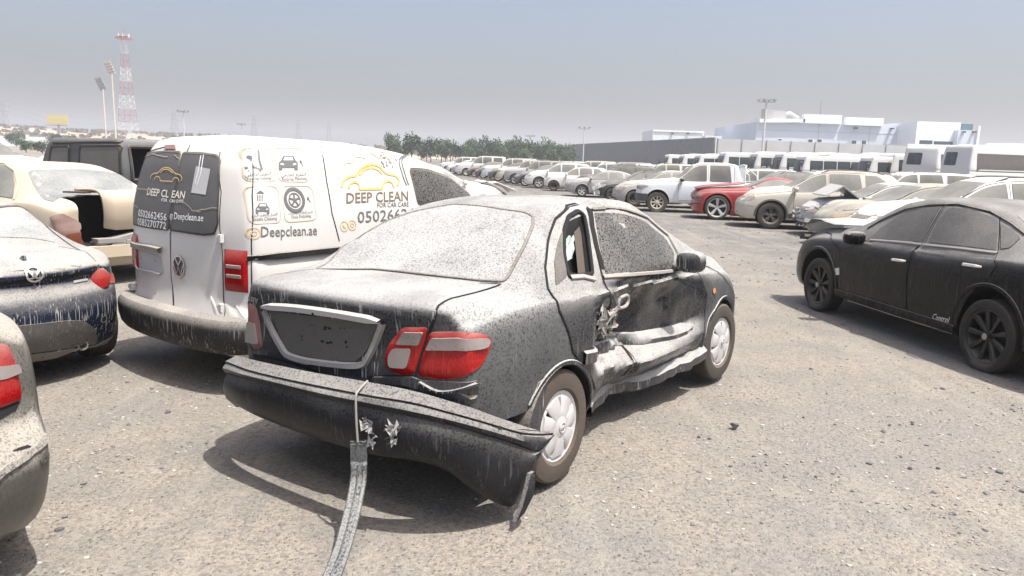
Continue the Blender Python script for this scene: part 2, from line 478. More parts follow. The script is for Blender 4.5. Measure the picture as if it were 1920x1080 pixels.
def rim_mesh(style, rr, W):
    """rim seen from -y"""
    m = MB(); yo = -W * .42
    m.lathe([(yo + .012, rr - .002), (yo, rr + .004), (yo - .004, rr - .004), (yo + .004, rr - .018), (yo + .03, rr - .03), (W * .3, rr - .035), (W * .3, rr - .005), (yo + .012, rr - .002)], 40)
    if style == 'cover':                                            # plastic wheel cover with seven broad blades
        m.lathe([(yo + .01, rr - .012), (yo - .002, rr - .03), (yo + .006, rr - .05), (yo + .03, rr - .052)], 42)
        m.lathe([(yo + .03, .075), (yo - .012, .072), (yo - .024, .05), (yo - .028, .0)], 28)
        for i in range(7):
            t = 2 * math.pi * i / 7 + .2; spoke(m, t, .055, rr - .03, .074, .118, yo - .012, yo + .0, .012, -.008)
    elif style == 'steel':
        m.lathe([(yo + .03, rr - .03), (yo + .05, rr * .8), (yo + .02, rr * .62), (yo + .05, rr * .42), (yo + .045, rr * .3), (yo + .02, .04), (yo + .02, 0)], 32)
    elif style == 'eight':
        m.lathe([(yo + .03, .07), (yo + .015, .06), (yo + .0, .045), (yo, 0)], 20)
        for i in range(8): spoke(m, 2 * math.pi * i / 8, .05, rr - .02, .05, .045, yo + .03, yo + .02, .03)
    elif style == 'star':
        m.lathe([(yo + .05, .06), (yo + .035, .05), (yo + .03, 0)], 20)
        for i in range(5): spoke(m, 2 * math.pi * i / 5 + math.pi / 2, .03, rr - .015, .05, .105, yo + .04, yo + .008, .03)
    elif style == 'double':
        m.lathe([(yo + .03, .06), (yo + .015, .05), (yo + .01, 0)], 20)
        for i in range(5):
            for dt in (-.17, .17): spoke(m, 2 * math.pi * i / 5 + .3 + dt, .045, rr - .018, .03, .03, yo + .02, yo + .012, .025)
    elif style == 'multi':
        m.lathe([(yo + .035, .055), (yo + .02, .05), (yo + .016, 0)], 20)
        for i in range(9): spoke(m, 2 * math.pi * i / 9 + .3, .04, rr - .015, .028, .055, yo + .03, yo + .01, .02)
    else:                                                           # plain five spoke
        m.lathe([(yo + .03, .065), (yo + .012, .055), (yo + .008, 0)], 20)
        for i in range(5): spoke(m, 2 * math.pi * i / 5 + .5, .045, rr - .018, .06, .075, yo + .016, yo + .008, .03)
    return m
_wc = {}
def wheel_data(style, R, rr, W, rimmat, flat, tyremat):
    k = (style, R, rr, W, rimmat.name, flat, tyremat.name)
    if k not in _wc:
        t = tyre_mesh(R, W, rr, flat); ty = t.build('wheel', tyremat, None, True, 30)
        r = rim_mesh(style, rr, W).build('rim', rimmat, None, True, 30)
        bk = MB().lathe([(W * .1, rr - .02), (W * .12, .0)], 24).lathe([(-.01, rr * .72), (-.01, .02), (.015, .02), (.015, rr * .72)], 28).build('brake_disc', BLACK if style != 'x' else METAL, None, True, 30)
        _wc[k] = (ty.data, r.data, bk.data)
        for o in (ty, r, bk): bpy.data.objects.remove(o)
    return _wc[k]
def wheel(parent, x, y, R, rr, W, style, rimmat, side, flat=0.0, tyremat=None, steer=0, z=None, cap=True):
    """side +1 = left wheel (outer face +y)"""
    a, b, c = wheel_data(style, R, rr, W, rimmat, flat, tyremat or TYRE)
    o = bpy.data.objects.new('wheel', a); COL.objects.link(o); o.parent = parent
    o.location = (x, y, R - flat if z is None else z); o.rotation_euler = (0, 0, (math.pi if side > 0 else 0) + steer)
    for nm, d in (('rim', b), ('brake_disc', c)):
        q = bpy.data.objects.new(nm, d); COL.objects.link(q); q.parent = o
    return o

_tc = {}
def text_geo(txt, size=1.0, bold=0.0, shear=0.0, align='LEFT', sx=1.0, spacing=1.0):
    cu = bpy.data.curves.new('t', 'FONT'); cu.body = txt; cu.size = size; cu.offset = bold * size; cu.shear = shear; cu.align_x = align; cu.space_character = spacing
    cu.resolution_u = 2; cu.fill_mode = 'FRONT'
    o = bpy.data.objects.new('t', cu); COL.objects.link(o); bpy.context.view_layer.update()
    me = bpy.data.meshes.new_from_object(o.evaluated_get(bpy.context.evaluated_depsgraph_get()))
    v = [(p.co.x * sx, p.co.y) for p in me.vertices]; f = [tuple(q.vertices) for q in me.polygons]
    bpy.data.objects.remove(o); bpy.data.curves.remove(cu); bpy.data.meshes.remove(me)
    return v, f
def stamp(S, name, geos, axis, off, mat, parent, sub=0):
    """geos: list of (verts2d already in surface coordinates, faces)"""
    if sub:
        for g in geos: stamp(S, name, [g], axis, off, mat, parent)
        return
    m = MB()
    for v2, f in geos:
        V = []
        for p in v2:
            h, n = S.ray(axis, p[0], p[1]); V.append(h + n * off)
        m.add(V, f)
    return m.build(name, mat, parent)
def place2(geo, u, v, su=1.0, sv=1.0, rot=0.0):
    c, s = math.cos(rot), math.sin(rot)
    return [(u + su * (x * c - y * s), v + sv * (x * s + y * c)) for x, y in geo[0]], geo[1]
def line_geo(path, w, closed=False):
    if closed: path = list(path) + [path[0]]
    V = []; F = []; k = len(path)
    for i, p in enumerate(path):
        a = path[max(i - 1, 0)]; b = path[min(i + 1, k - 1)]
        if closed and i in (0, k - 1): a = path[-2]; b = path[1]
        dx, dy = b[0] - a[0], b[1] - a[1]; L = math.hypot(dx, dy) or 1; nx, ny = -dy / L * w / 2, dx / L * w / 2
        V += [(p[0] + nx, p[1] + ny), (p[0] - nx, p[1] - ny)]
    for i in range(k - 1): F.append((2 * i, 2 * i + 1, 2 * i + 3, 2 * i + 2))
    return V, F
def disc_geo(x, y, r, n=16, r2=0):
    if r2: return line_geo([(x + (r + r2) / 2 * math.cos(2 * math.pi * i / n), y + (r + r2) / 2 * math.sin(2 * math.pi * i / n)) for i in range(n)], abs(r - r2), True)
    return [(x + r * math.cos(2 * math.pi * i / n), y + r * math.sin(2 * math.pi * i / n)) for i in range(n)], [tuple(range(n))]
def poly_geo(P): return list(P), [tuple(range(len(P)))]
# ---------------------------------------------------------------- sight-line tracing onto a body
class Car:
    def __init__(s, sp, name, loc, rz, label, cat='car', group=None, roll=0, fine=1.0, deform=None):
        s.sp = sp; s.root = empty(name, loc, rz); s.root.rotation_euler = (roll, 0, rz); tag(s.root, label, cat, group)
        s.M = Matrix.Translation(Vector(loc)) @ s.root.rotation_euler.to_matrix().to_4x4(); s.I = s.M.inverted()
        s.S = Body(sp, fine, deform); s.o = s.I @ CAMP
    def t(s, axis, px):
        out = []
        for p in px:
            d = (s.I.to_3x3() @ sight(p[0], p[1])).normalized(); h = s.S.bvh.ray_cast(s.o, d)
            q = h[0]
            if q is None:
                best = None
                for k in range(60):
                    a = s.o + d * (1 + k * .35); n = s.S.bvh.find_nearest(a)
                    if best is None or n[3] < best[1]: best = (n[0], n[3])
                q = best[0]
            out.append(s.S.tuv(axis, q) + tuple(p[2:]))
        return out
    def P(s, name, axis, poly, off, mat, parent=None, trace=False, r=.02, **k):
        if trace: poly = s.t(axis, poly)
        return panel(s.S, name, rp(poly, r), axis, off, mat, parent or s.root, **k)
    def L(s, name, axis, path, width, off, mat, parent=None, trace=False, **k):
        if trace: path = s.t(axis, path)
        return strip(s.S, name, path, width, axis, off, mat, parent or s.root, **k)

HROOT = (.29, 5.426, 0); HRZ = math.radians(56.3)
HERO = dict(xr=-2.09, xf=2.12, bot=.25, rf=.028, kT=.10, kN=.22, range=1.0, rail=.87, mid=.6,
    top=[(-2.09, 1.035), (-2.0, 1.052), (-1.85, 1.062), (-1.62, 1.085), (-1.35, 1.22), (-1.0, 1.39), (-.75, 1.445), (-.3, 1.475), (.05, 1.465), (.4, 1.385), (.85, 1.17), (1.2, 1.02), (1.6, .95), (1.9, .86), (2.12, .72)],
    belt=[(-2.09, .95), (-1.6, 1.01), (-1.0, .99), (0, .95), (.8, .92), (1.3, .88), (1.8, .78), (2.12, .65)],
    wtop=[(-2.09, .67), (-1.6, .66), (-1.3, .60), (-.95, .52), (-.5, .55), (0, .56), (.45, .54), (.85, .60), (1.2, .66), (1.8, .60), (2.12, .5)],
    wmax=[(-2.09, .785), (-1.9, .815), (-1.4, .845), (-.5, .85), (.6, .85), (1.3, .83), (1.8, .79), (2.12, .70)],
    tail=[(.2, .10), (.45, .03), (.65, 0), (.85, .012), (.95, .004), (1.0, -.004), (1.04, .0)], nose=[(.2, .10), (.4, 0), (.6, .03), (.75, .14)])
# ---------------------------------------------------------------- the wrecked dark sedan in front
HP = dusty('dark_blue_paint', (.010, .012, .016), .22, 0, .98, .075, .32, .30, coat=.15, spec=.3, dust=(.50, .49, .47))
HPS = dusty('dark_blue_paint_film', (.010, .012, .016), .25, 0, .98, .22, .40, .35, coat=.1, spec=.3, dust=(.46, .46, .45))
HPT = dusty('dark_paint_dusty', (.012, .014, .018), .25, 0, 1.0, .11, .25, 1.2, coat=.15, spec=.3, dust=(.46, .455, .445))
HPB = dusty('bumper_plastic_paint', (.008, .009, .012), .40, 0, .62, .02, .35, .12, spec=.25, dust=(.50, .48, .45), bump=.12)
def hero_dent(v):
    x, y, z = v
    if y < -.3:
        m = sstep(-.95, -.62, x) * (1 - sstep(.70, 1.05, x))
        dep = lin([(-.95, .0), (-.70, .10), (-.40, .20), (-.1, .19), (.25, .15), (.6, .11), (.85, .05), (1.05, 0)])(x)
        zs = lin([(-.9, .60), (-.4, .55), (-.1, .53), (.9, .55)])(x)                 # top of the shelf
        lo = 0.55 if x < -.15 else 0.1
        f = lin([(.18, .9), (.27, .7), (.36, .25 + lo * .4), (zs - .12, .10 + lo * .3), (zs - .03, .75), (zs, .96), (zs + .05, 1.0), (.80, .62), (1.0, 0)])(z)
        if z < 1.02:
            n1 = 1 - abs(noise.noise(Vector((x * 3.1 + 7, z * 2.6, 1.3)))) * 2.2
            n2 = 1 - abs(noise.noise(Vector((x * 7 + 2, z * 6 + x * 3, 4.3)))) * 2.2
            n3 = 1 - abs(noise.noise(Vector((x * 13 + z * 5, z * 9, 8.3)))) * 2.2
            fold = (.036 * n1 + lerp(.020, .007, sstep(-.2, .1, x)) * n2 + lerp(.008, .001, sstep(-.2, .1, x)) * n3) * m * sstep(1.02, .9, z) * lerp(1.5, .6, sstep(-.25, .05, x))
            y += dep * f + fold * (.35 + .65 * f)
            y += .05 * math.exp(-((x + .14) / .07) ** 2) * sstep(.95, .7, z) * sstep(.30, .5, z)
            y += .035 * math.exp(-((x - .30) / .13) ** 2 - ((z - .80) / .07) ** 2)
    # rear quarter: slight flare over the arch; crumpled roof rail over the centre pillar
    d = math.exp(-((x + .18) / .07) ** 2) * sstep(-.30, -.50, y) * sstep(1.30, 1.36, z)
    z -= .055 * d; y += .03 * d
    if z > 1.3: z += .010 * noise.noise(Vector((x * 3, y * 4, 2))) * sstep(-.1, -.4, y)
    return Vector((x, y, z))
car = Car(HERO, 'wrecked_sedan', HROOT, HRZ, 'dusty dark blue sedan with crushed right doors and a hanging rear bumper', 'car', roll=math.radians(-1.3), fine=2.2, deform=hero_dent)
S = car.S; R0 = car.root
open_win = rp(car.t('R', [(1056, 432), (1064, 408), (1082, 397), (1093, 404), (1100, 440), (1109, 514), (1064, 521), (1056, 480)]), .02)
holes = [cyl_cut(x, .285, .355 if x < 0 else .365, y0, y1) for x in (-1.267, 1.267) for y0, y1 in ((-1.2, -.5), (.5, 1.2))]
pm = MB(); pm.prism(open_win, -1.2, -.56); holes.append((pm.v, pm.f))
for zz, hh, yy in ((1.02, .14, -.70), (1.14, .14, -.63), (1.27, .16, -.54), (.86, .24, -.50)):
    pm = MB().box((-.22, (yy + .35) / 2, zz), (1.02 if zz < 1.2 else .9, .35 - yy, hh + .01)); holes.append((pm.v, pm.f))
pm = MB().box((-.3, .7, 1.14), (.9, 1.0, .24)); holes.append((pm.v, pm.f))  # added opening on the unseen far side, lets daylight into the cabin
lowcut = MB().box((-1.78, -.86, .30), (.62, .22, .34)); holes.append((lowcut.v, lowcut.f))
S.build(HPS, R0, holes)
# boot lid
lid = car.t('D', [(457, 530), (470, 523), (588, 494), (700, 509), (800, 521), (900, 532), (938, 534), (893, 549), (847, 560), (828, 570), (818, 590), (808, 617), (797, 650), (788, 677), (779, 706), (690, 708), (600, 698), (466, 668), (456, 623), (453, 593), (454, 557)])
car.P('boot_lid', 'D', rp(lid, .012), .004, HPT, res=.03)
lidsurf = R0.children[-1]
car.L('boot_gap', 'D', lid[5:16], .011, .0045, GAP, res=.02)
car.L('boot_gap', 'D', lid[16:] + lid[:3], .008, .0045, GAP, res=.02)
# rear window
rg = rp(car.t('T', [(590, 490), (650, 449), (720, 411), (775, 387), (850, 384), (920, 390), (985, 400), (1000, 408), (998, 425), (985, 457), (955, 515), (942, 530), (900, 527), (800, 516), (700, 505)]), .03)
car.P('rear_window', 'T', rg, .004, GLASSP, res=.05)
car.L('rear_window_seal', 'T', rg, .016, .0055, BLACK, closed=True, high=.003)
# number plate recess, chrome bar
plate = car.t('B', [(508, 582), (716, 606), (708, 622), (686, 662), (668, 678), (605, 674), (548, 662), (535, 648), (512, 592)])
car.P('plate_recess', 'B', rp(plate, .015), .0075, M('recess', lambda: dusty('recess_shade_grey', (.022, .024, .027), .5, 0, .7, .22, .15, .1)))  # panel stands proud; the shade inside the recess is put into its dark colour
fr = car.t('B', [(500, 582), (508, 605), (530, 648), (548, 668), (603, 680), (675, 685), (694, 668), (712, 628), (720, 604)])
car.L('plate_surround', 'B', crom(fr, 4), .034, .006, M('surr', lambda: dusty('dusty_surround', (.10, .105, .11), .4, 0, .98, .72, .2, .1, dust=(.52, .50, .46))), res=.02, high=.020)
bar = car.t('B', [(500, 573), (560, 577), (640, 588), (716, 601)])
b_ = car.L('boot_chrome_bar', 'B', crom(bar, 4), lambda t: .042 * min(1, 8 * t + .4, 8 * (1 - t) + .4), .010, M('barm', lambda: dusty('dusty_chrome', (.5, .5, .5), .3, .6, 1.0, .55, .2, .1, dust=(.52, .50, .47))), res=.02, high=.026)
k = car.t('B', [(597, 585)])[0]
stamp(S, 'boot_lock', [disc_geo(k[0], k[1], .009)], 'B', .0375, GAP, b_)
dots = []
for q, r in (((585, 609), .004), ((591, 609), .004), ((641, 615), .004), ((648, 615), .004), ((660, 614), .003), ((569, 630), .006), ((651, 641), .008), ((569, 637), .005), ((653, 650), .006)):
    p = car.t('B', [q])[0]; dots.append(disc_geo(p[0], p[1], r, 8))
for q in ((613, 613), (620, 615), (607, 640), (617, 643), (612, 617), (623, 642)):
    p = car.t('B', [q])[0]; dots.append(poly_geo([(p[0] + .014, p[1] + .002), (p[0] + .004, p[1] + .007), (p[0] - .013, p[1] + .004), (p[0] - .01, p[1] - .004), (p[0] + .008, p[1] - .005)]))
stamp(S, 'plate_fixing', dots, 'B', .0095, GAP, R0, 1)
p0 = car.t('B', [(457, 556), (497, 557)])
stamp(S, 'name_badge', [place2(text_geo('Sunny', .062, .012, .55, spacing=.82), p0[0][0] - .004, p0[0][1] - .012, -1.0, 1.0, .0)], 'B', .009, CHROME, R0)
# rear lamps
def lampset(name, P, subs, base=LAMPR):
    o = car.P(name, 'B', P, .008, base, trace=True, r=.025, res=.02, crown=.012)
    for nm, Q, mt, rr in subs: car.P(nm, 'B', Q, .027, mt, o, True, rr * .5, res=.02, skirt=.008)
    return o
lampset('tail_lamp', [(806, 622), (867, 621), (903, 624), (919, 634), (919, 648), (912, 665), (899, 690), (870, 708), (820, 711), (784, 704), (794, 664)],
        [('lamp_lens', [(812, 632), (860, 631), (908, 633), (914, 640), (908, 652), (860, 655), (802, 655)], LAMPW, .02)])
lampset('boot_lamp', [(756, 613), (804, 613), (789, 665), (778, 702), (752, 702), (727, 690), (722, 672), (730, 645)],
        [('lamp_lens', [(760, 621), (797, 621), (789, 646), (747, 644)], LAMPW, .02), ('lamp_lens', [(741, 652), (776, 652), (767, 690), (734, 688), (733, 668)], LAMPW, .04)])
lampset('tail_lamp', [(440, 568), (452, 566), (451, 600), (453, 648), (437, 642), (435, 607)], [], M('lks', lambda: dusty('dusty_red_lamp', (.22, .02, .02), .2, 0, .6, .35, .2, .2)))
lampset('boot_lamp', [(457, 568), (481, 573), (488, 603), (495, 652), (480, 655), (463, 647), (459, 610)], [('lamp_lens', [(463, 604), (484, 606), (490, 645), (468, 641)], M('lkw', lambda: dusty('dusty_clear_lamp', (.30, .26, .25), .3, 0, .6, .4, .2, .1)), .02)], M('lks', None))
# right side: doors, glass, trims
fd = car.t('R', [(1099, 386), (1130, 383), (1162, 386), (1213, 405), (1260, 446), (1292, 488), (1312, 520), (1325, 552), (1321, 599), (1314, 639), (1300, 657), (1173, 700), (1168, 646), (1146, 610), (1143, 581), (1133, 530), (1115, 458)])
dF = car.P('front_door', 'R', rp(fd, .015), .005, HP, res=.016, ang=28)
car.L('door_gap', 'R', [fd[i] for i in (5, 6, 7, 8, 9, 10)], .009, .006, GAP, dF, res=.02)
rd = car.t('R', [(1099, 392), (1083, 384), (1065, 388), (1040, 412), (1026, 455), (1021, 502), (1026, 541), (1047, 581), (1066, 624), (1073, 657), (1086, 676), (1115, 731), (1168, 704), (1165, 650), (1142, 612), (1140, 581), (1130, 530), (1113, 458)])
m = MB(); v, f = tri2d(rp(rd, .015), .014)
def keep(p): return not inpoly(p[0], p[1], open_win)
v3, f3 = drape(S, v, [q for q in f if all(keep(v[i]) for i in q)], 'R', .006, .01)
dR = mesh_obj('rear_door', v3, f3, HP, R0, True, 26)
car.L('door_gap', 'R', rd[1:12], .012, .0075, GAP, dR, res=.02)
car.L('door_gap', 'R', rd[12:] + rd[:1], .018, .0075, GAP, dR, res=.02)
car.L('pillar_gap', 'R', car.t('R', [(1103, 392), (1108, 425), (1117, 465), (1128, 505)]), .040, .011, GAP, dR, res=.02)
car.L('window_frame', 'R', open_win, .022, .009, GAP, dR, res=.02, closed=True, high=.008)
qg = car.t('R', [(1050, 440), (1057, 430), (1058, 480), (1060, 520), (1040, 536), (1037, 494)])
car.P('rear_quarter_window', 'R', rp(qg, .01), .012, M('qgl', lambda: dusty('dull_side_glass', (.02, .022, .024), .12, 0, .45, .22, .3, .3, spec=.3)), dR, res=.03)
fg = car.t('R', [(1112, 400), (1160, 401), (1207, 416), (1244, 445), (1262, 474), (1257, 506), (1134, 515), (1122, 458)])
car.P('front_window', 'R', rp(fg, .02), .008, M('fgl', lambda: dusty('dusty_side_glass', (.012, .013, .014), .12, 0, .62, .28, .9, .5, spec=.3, dust=(.36, .345, .32))), dF, res=.03)
car.L('window_trim', 'R', car.t('R', [(1108, 394), (1134, 391), (1162, 393), (1211, 410), (1250, 443), (1268, 476)]), .016, .012, BLACK, dF, high=.005)
car.L('window_trim', 'R', car.t('R', [(1128, 520), (1200, 513), (1258, 508)]), .024, .012, M('ctr', lambda: dusty('dusty_bright_trim', (.35, .35, .35), .3, .5, 1.0, .6, .2, 0)), dF, high=.007)
car.L('window_trim', 'R', car.t('R', [(1066, 522), (1090, 520), (1112, 525)]), .026, .013, M('ctr', None), dR, high=.008)
hd = car.t('R', [(1162, 562)])[0]
hq = MB(); c0, n0 = S.ray('R', hd[0], hd[1])
hx = [(-.05, .03), (.05, .035), (.07, .0), (.04, -.03), (-.05, -.03), (-.065, 0)]
hq.tube([c0 + n0 * .025 + Vector((a, 0, b)) for a, b in crom(hx + hx[:1], 4)], .011, 8); hq.build('door_handle', METAL, dF)
stamp(S, 'handle_cup', [disc_geo(hd[0] + .005, hd[1], .038, 16)], 'R', .008, GAP, dF)
# lower door mouldings lying on the crumpled shelf
car.L('door_moulding', 'R', crom(car.t('R', [(1146, 633), (1200, 633), (1255, 624), (1296, 612)]), 4), lambda t: .085 * min(1, 6 * (1 - t) + .3), .010, HPT, dF, res=.02, high=.018)
car.L('door_moulding', 'R', crom(car.t('R', [(1090, 672), (1125, 650), (1160, 636)]), 4), .085, .010, HPT, dR, res=.02, high=.018)
# torn metal at the latch
rnd = random.Random(4); tm = MB()
for i in range(34):
    q = car.t('R', [(1128 + rnd.uniform(-14, 22), 598 + rnd.uniform(-26, 24))])[0]; c0, n0 = S.ray('R', q[0], q[1])
    a = c0 + n0 * rnd.uniform(.0, .03); b = a + Vector((rnd.uniform(-.05, .05), rnd.uniform(-.02, .02), rnd.uniform(-.05, .05))); c = a + Vector((rnd.uniform(-.04, .04), rnd.uniform(-.03, .01), rnd.uniform(-.04, .04)))
    k = len(tm.v); tm.v += [tuple(a), tuple(b), tuple(c), tuple(b + n0 * .012)]; tm.f += [(k, k + 1, k + 2), (k + 1, k + 3, k + 2)]
    if k: tm.f.append((k - 3, k, k + 1)); tm.f.append((k - 2, k - 3, k + 2))
tm.build('torn_metal', M('torn', lambda: dusty('torn_metal', (.32, .31, .30), .35, .6, .7, .3, .3, 0)), dR, False)
# sill bent under the doors
sp_ = [(-.72, -.70, .20), (-.5, -.62, .17), (-.2, -.60, .20), (.1, -.66, .16), (.35, -.74, .20), (.7, -.80, .22), (.93, -.81, .24)]
sm = MB(); pts = crom(sp_, 5)
for i, p in enumerate(pts):
    wob = .018 * noise.noise(Vector((p[0] * 9, 0, 5)))
    for dy, dz in ((.12, .10), (.0, .095 + wob), (-.035, .06), (-.03 + wob, .0), (.04, -.03), (.14, -.03)): sm.v.append((p[0], p[1] + dy, p[2] + dz + wob))
for i in range(len(pts) - 1):
    for j in range(5): a = i * 6 + j; sm.f.append((a, a + 1, a + 7, a + 6))
sm.build('bent_sill', HPT, R0, True, 30)
# inside the car, seen through the broken window
def lray(px, y):
    d = car.I.to_3x3() @ sight(*px); return car.o + d * ((y - car.o.y) / d.y)
def inside(px, depth):
    u = car.t('R', [px])[0]; h_, n_ = S.ray('R', *u); return h_ - n_ * depth
inn = MB()
for i in range(9):
    for j in range(11):
        u, v = i / 8, j / 10; p = inside((lerp(1055, 1088, u) + 2 * math.sin(v * 6), lerp(404, 484 + 8 * math.sin(u * 5), v)), .055 + .012 * math.sin(u * 14 + v * 5) + .008 * math.sin(v * 17 + u * 4)); inn.v.append(tuple(p))
for i in range(8):
    for j in range(10): a = i * 11 + j; inn.f.append((a, a + 1, a + 12, a + 11))
inn.build('airbag_curtain', plain('pale_green_cloth', (.36, .46, .41), .8, var=.25, scale=9), R0)
ip = MB()
for q, (x0, x1) in enumerate(((1084, 1094), (1088, 1098), (1092, 1102), (1096, 1106))):
    y = (408, 445, 480, 516)[q]; ip.v += [tuple(inside((x0, y), .045)), tuple(inside((x1, y), .030))]
for q in range(3): ip.f.append((2 * q, 2 * q + 1, 2 * q + 3, 2 * q + 2))
ip.build('inner_pillar', plain('beige_pillar', (.06, .045, .035), .7), R0)
# mirror
def mirror(car, c, d, mat, name='side_mirror', side=-1, tilt=0, glass=True):
    m = MB(); n = 14; rows = [(-.5, .55), (-.42, .86), (-.2, 1.0), (.15, 1.0), (.38, .8), (.48, .45), (.5, .01)]
    V = []
    for fx, sc in rows:
        for j in range(n):
            t = 2 * math.pi * j / n; cy, cz = math.cos(t), math.sin(t)
            cy = math.copysign(abs(cy) ** .65, cy); cz = math.copysign(abs(cz) ** .65, cz)
            V.append((c[0] + fx * d[0], c[1] + cy * sc * d[1] / 2, c[2] + cz * sc * d[2] / 2))
    F = [(i * n + j, i * n + (j + 1) % n, (i + 1) * n + (j + 1) % n, (i + 1) * n + j) for i in range(len(rows) - 1) for j in range(n)]
    F.append(tuple(range(n))[::-1]); m.add(V, F)
    m.tube([(c[0], c[1], c[2] - d[2] * .25), (c[0] + .02, c[1] - side * (d[1] * .5 + .05), c[2] - d[2] * .45)], .02, 8)
    return m.build(name, mat, car.root)
cM = car.t('R', [(1262, 500)])[0]; c0, n0 = S.ray('R', cM[0], cM[1])
mirror(car, (cM[0] + .0, c0.y - .13, 1.035), (.13, .20, .15), HPT)
# front wing marker, bumper end, arch lips, filler
o = car.t('R', [(1338, 545)])[0]; stamp(S, 'side_marker', [disc_geo(o[0], o[1], .022, 12)], 'R', .008, LAMPA, R0)
def arch_lip(car, x, z, r, sides, mat, w=.03, off=.004, a0=-8, a1=188, high=.008):
    for ax in sides:
        car.L('wheel_arch', ax, [(x + (r + w * .4) * math.cos(math.radians(a)), z + (r + w * .4) * math.sin(math.radians(a))) for a in range(a0, a1 + 1, 7)], w, off, mat, res=.05, high=high)
arch_lip(car, 1.267, .285, .365, 'R', HP); arch_lip(car, -1.267, .285, .355, 'R', HP, a0=5, a1=150)
arch_lip(car, -1.267, .285, .355, 'L', HP)
car.L('wing_gap', 'R', car.t('R', [(1294, 487), (1330, 502), (1357, 520), (1372, 545), (1380, 560)]), .006, .004, GAP)
# torn liner behind the rear wheel
ln = MB()
for i in range(9):
    t = math.radians(95 + 85 * i / 8); r = .36
    for yy in (-.86, -.60): ln.v.append((-1.267 + r * math.cos(t), yy, .285 + r * math.sin(t)))
for i in range(8): ln.f.append((2 * i, 2 * i + 1, 2 * i + 3, 2 * i + 2))
ln.build('wheel_liner', BLACK, R0)
lb = MB().prism([(-1.60, .26), (-1.52, .28), (-1.44, .50), (-1.40, .62), (-1.50, .60), (-1.58, .46)], -.845, -.80)
lb.build('torn_bracket', HPT, R0)
# wheels
TW = dict(tyremat=TYREB)
for x, sd in ((-1.267, -1), (1.267, -1), (-1.267, 1), (1.267, 1)):
    wheel(R0, x, sd * .745, .305, .192, .19, 'cover', M('cov', lambda: dusty('wheel_cover', (.50, .50, .51), .38, .3, .5, .12, .1, .05)), sd, 0, TYREB if x < 0 else TYRE, steer=math.radians(-4) if x > 0 and sd < 0 else 0)
for ch in R0.children:
    if ch.name.startswith('wheel') and ch.children and ch.location.y < 0:
        mm = MB(); mm.lathe([(-.109, .030), (-.112, .026), (-.109, .022)], 20)
        mm.box((0, -.111, 0), (.060, .004, .010)); mm.build('wheel_emblem', CHROME, ch)
# rear bumper torn loose on the right
bp = [(-1.75, 0.86, 0.5, 0.45, 0.39, 0.2), (-1.95, 0.86, 0.57, 0.52, 0.46, 0.28), (-2.12, 0.79, 0.624, 0.582, 0.522, 0.324), (-2.2, 0.66, 0.658, 0.614, 0.556, 0.362), (-2.255, 0.4, 0.676, 0.622, 0.578, 0.364), (-2.27, 0, 0.688, 0.632, 0.582, 0.35), (-2.255, -0.4, 0.698, 0.64, 0.584, 0.345), (-2.21, -0.62, 0.686, 0.636, 0.574, 0.352), (-2.12, -0.76, 0.648, 0.596, 0.54, 0.308), (-1.98, -0.85, 0.588, 0.532, 0.474, 0.18), (-1.8, -0.9, 0.5, 0.448, 0.388, 0.06), (-1.73, -0.915, 0.468, 0.42, 0.35, 0.07), (-1.62, -0.93, 0.418, 0.386, 0.306, 0.24), (-1.5, -0.94, 0.366, 0.358, 0.35, 0.345)]
bpath = crom(bp, 5); bm_ = MB(); nrow = 0
for i, p in enumerate(bpath):
    a = bpath[max(i - 1, 0)]; b = bpath[min(i + 1, len(bpath) - 1)]; dx, dy = b[0] - a[0], b[1] - a[1]; L = math.hypot(dx, dy)
    nx, ny = (-dy / L, dx / L)                                                        # inward
    if nx * (-1.2 - p[0]) + ny * (0 - p[1]) < 0: nx, ny = -nx, -ny
    zi, zg, zm, zb = p[2:6]; h = max(zm - zb, .01); q = min(1, h / .12); e = 1 - sstep(-1.70, -1.50, p[0]) if p[1] < 0 else 1
    wv = .006 * noise.noise(Vector((p[0] * 3, p[1] * 3, 9)))
    rows = [(.065 * e + .01, zi - .03), (.048 * e + .008, zi - .018), (.022, lerp(zi - .018, zg, .75)), (.006, zg), (.010, zg - .006), (.014, zg - .010), (.004, zg - .016), (-.006 + wv, lerp(zg, zm, .6)), (-.002, zm + .004), (.012, zm - .004), (.010, zm - .014), (.0 + wv, zm - .2 * h), (-.004 + wv * 2, zm - .45 * h), (.006 + wv, zm - .75 * h), (.03 * q, zb + .02 * q), (.05 * q, zb), (.09 * q + .004, zb + .012 * q)]
    nrow = len(rows)
    for ins, z in rows: bm_.v.append((p[0] + nx * ins, p[1] + ny * ins, z))
for i in range(len(bpath) - 1):
    for j in range(nrow - 1): a = i * nrow + j; bm_.f.append((a, a + 1, a + 1 + nrow, a + nrow))
bo = bm_.build('rear_bumper', HPB, R0, True, 32)
sld = bo.modifiers.new('t', 'SOLIDIFY'); sld.thickness = .004; sld.offset = 0
bS = Body.__new__(Body); bS.bvh = BVHTree.FromPolygons([Vector(v) for v in bm_.v], bm_.f); bS.sp = {}
class Surf:                                                                            # lets the tracer work on the bumper
    pass
cb = Car.__new__(Car); cb.S = bS; cb.root = R0; cb.M = car.M; cb.I = car.I; cb.o = car.o
slots = []
for q in ((772, 779), (845, 794), (937, 797), (917, 815), (992, 811), (974, 828)):
    a = cb.t('B', [(q[0] - 10, q[1] - 2), (q[0] + 10, q[1] + 3)]); slots.append(line_geo(a, .008))
stamp(bS, 'bumper_slot', slots, 'B', .004, GAP, bo, 1)
hole = []
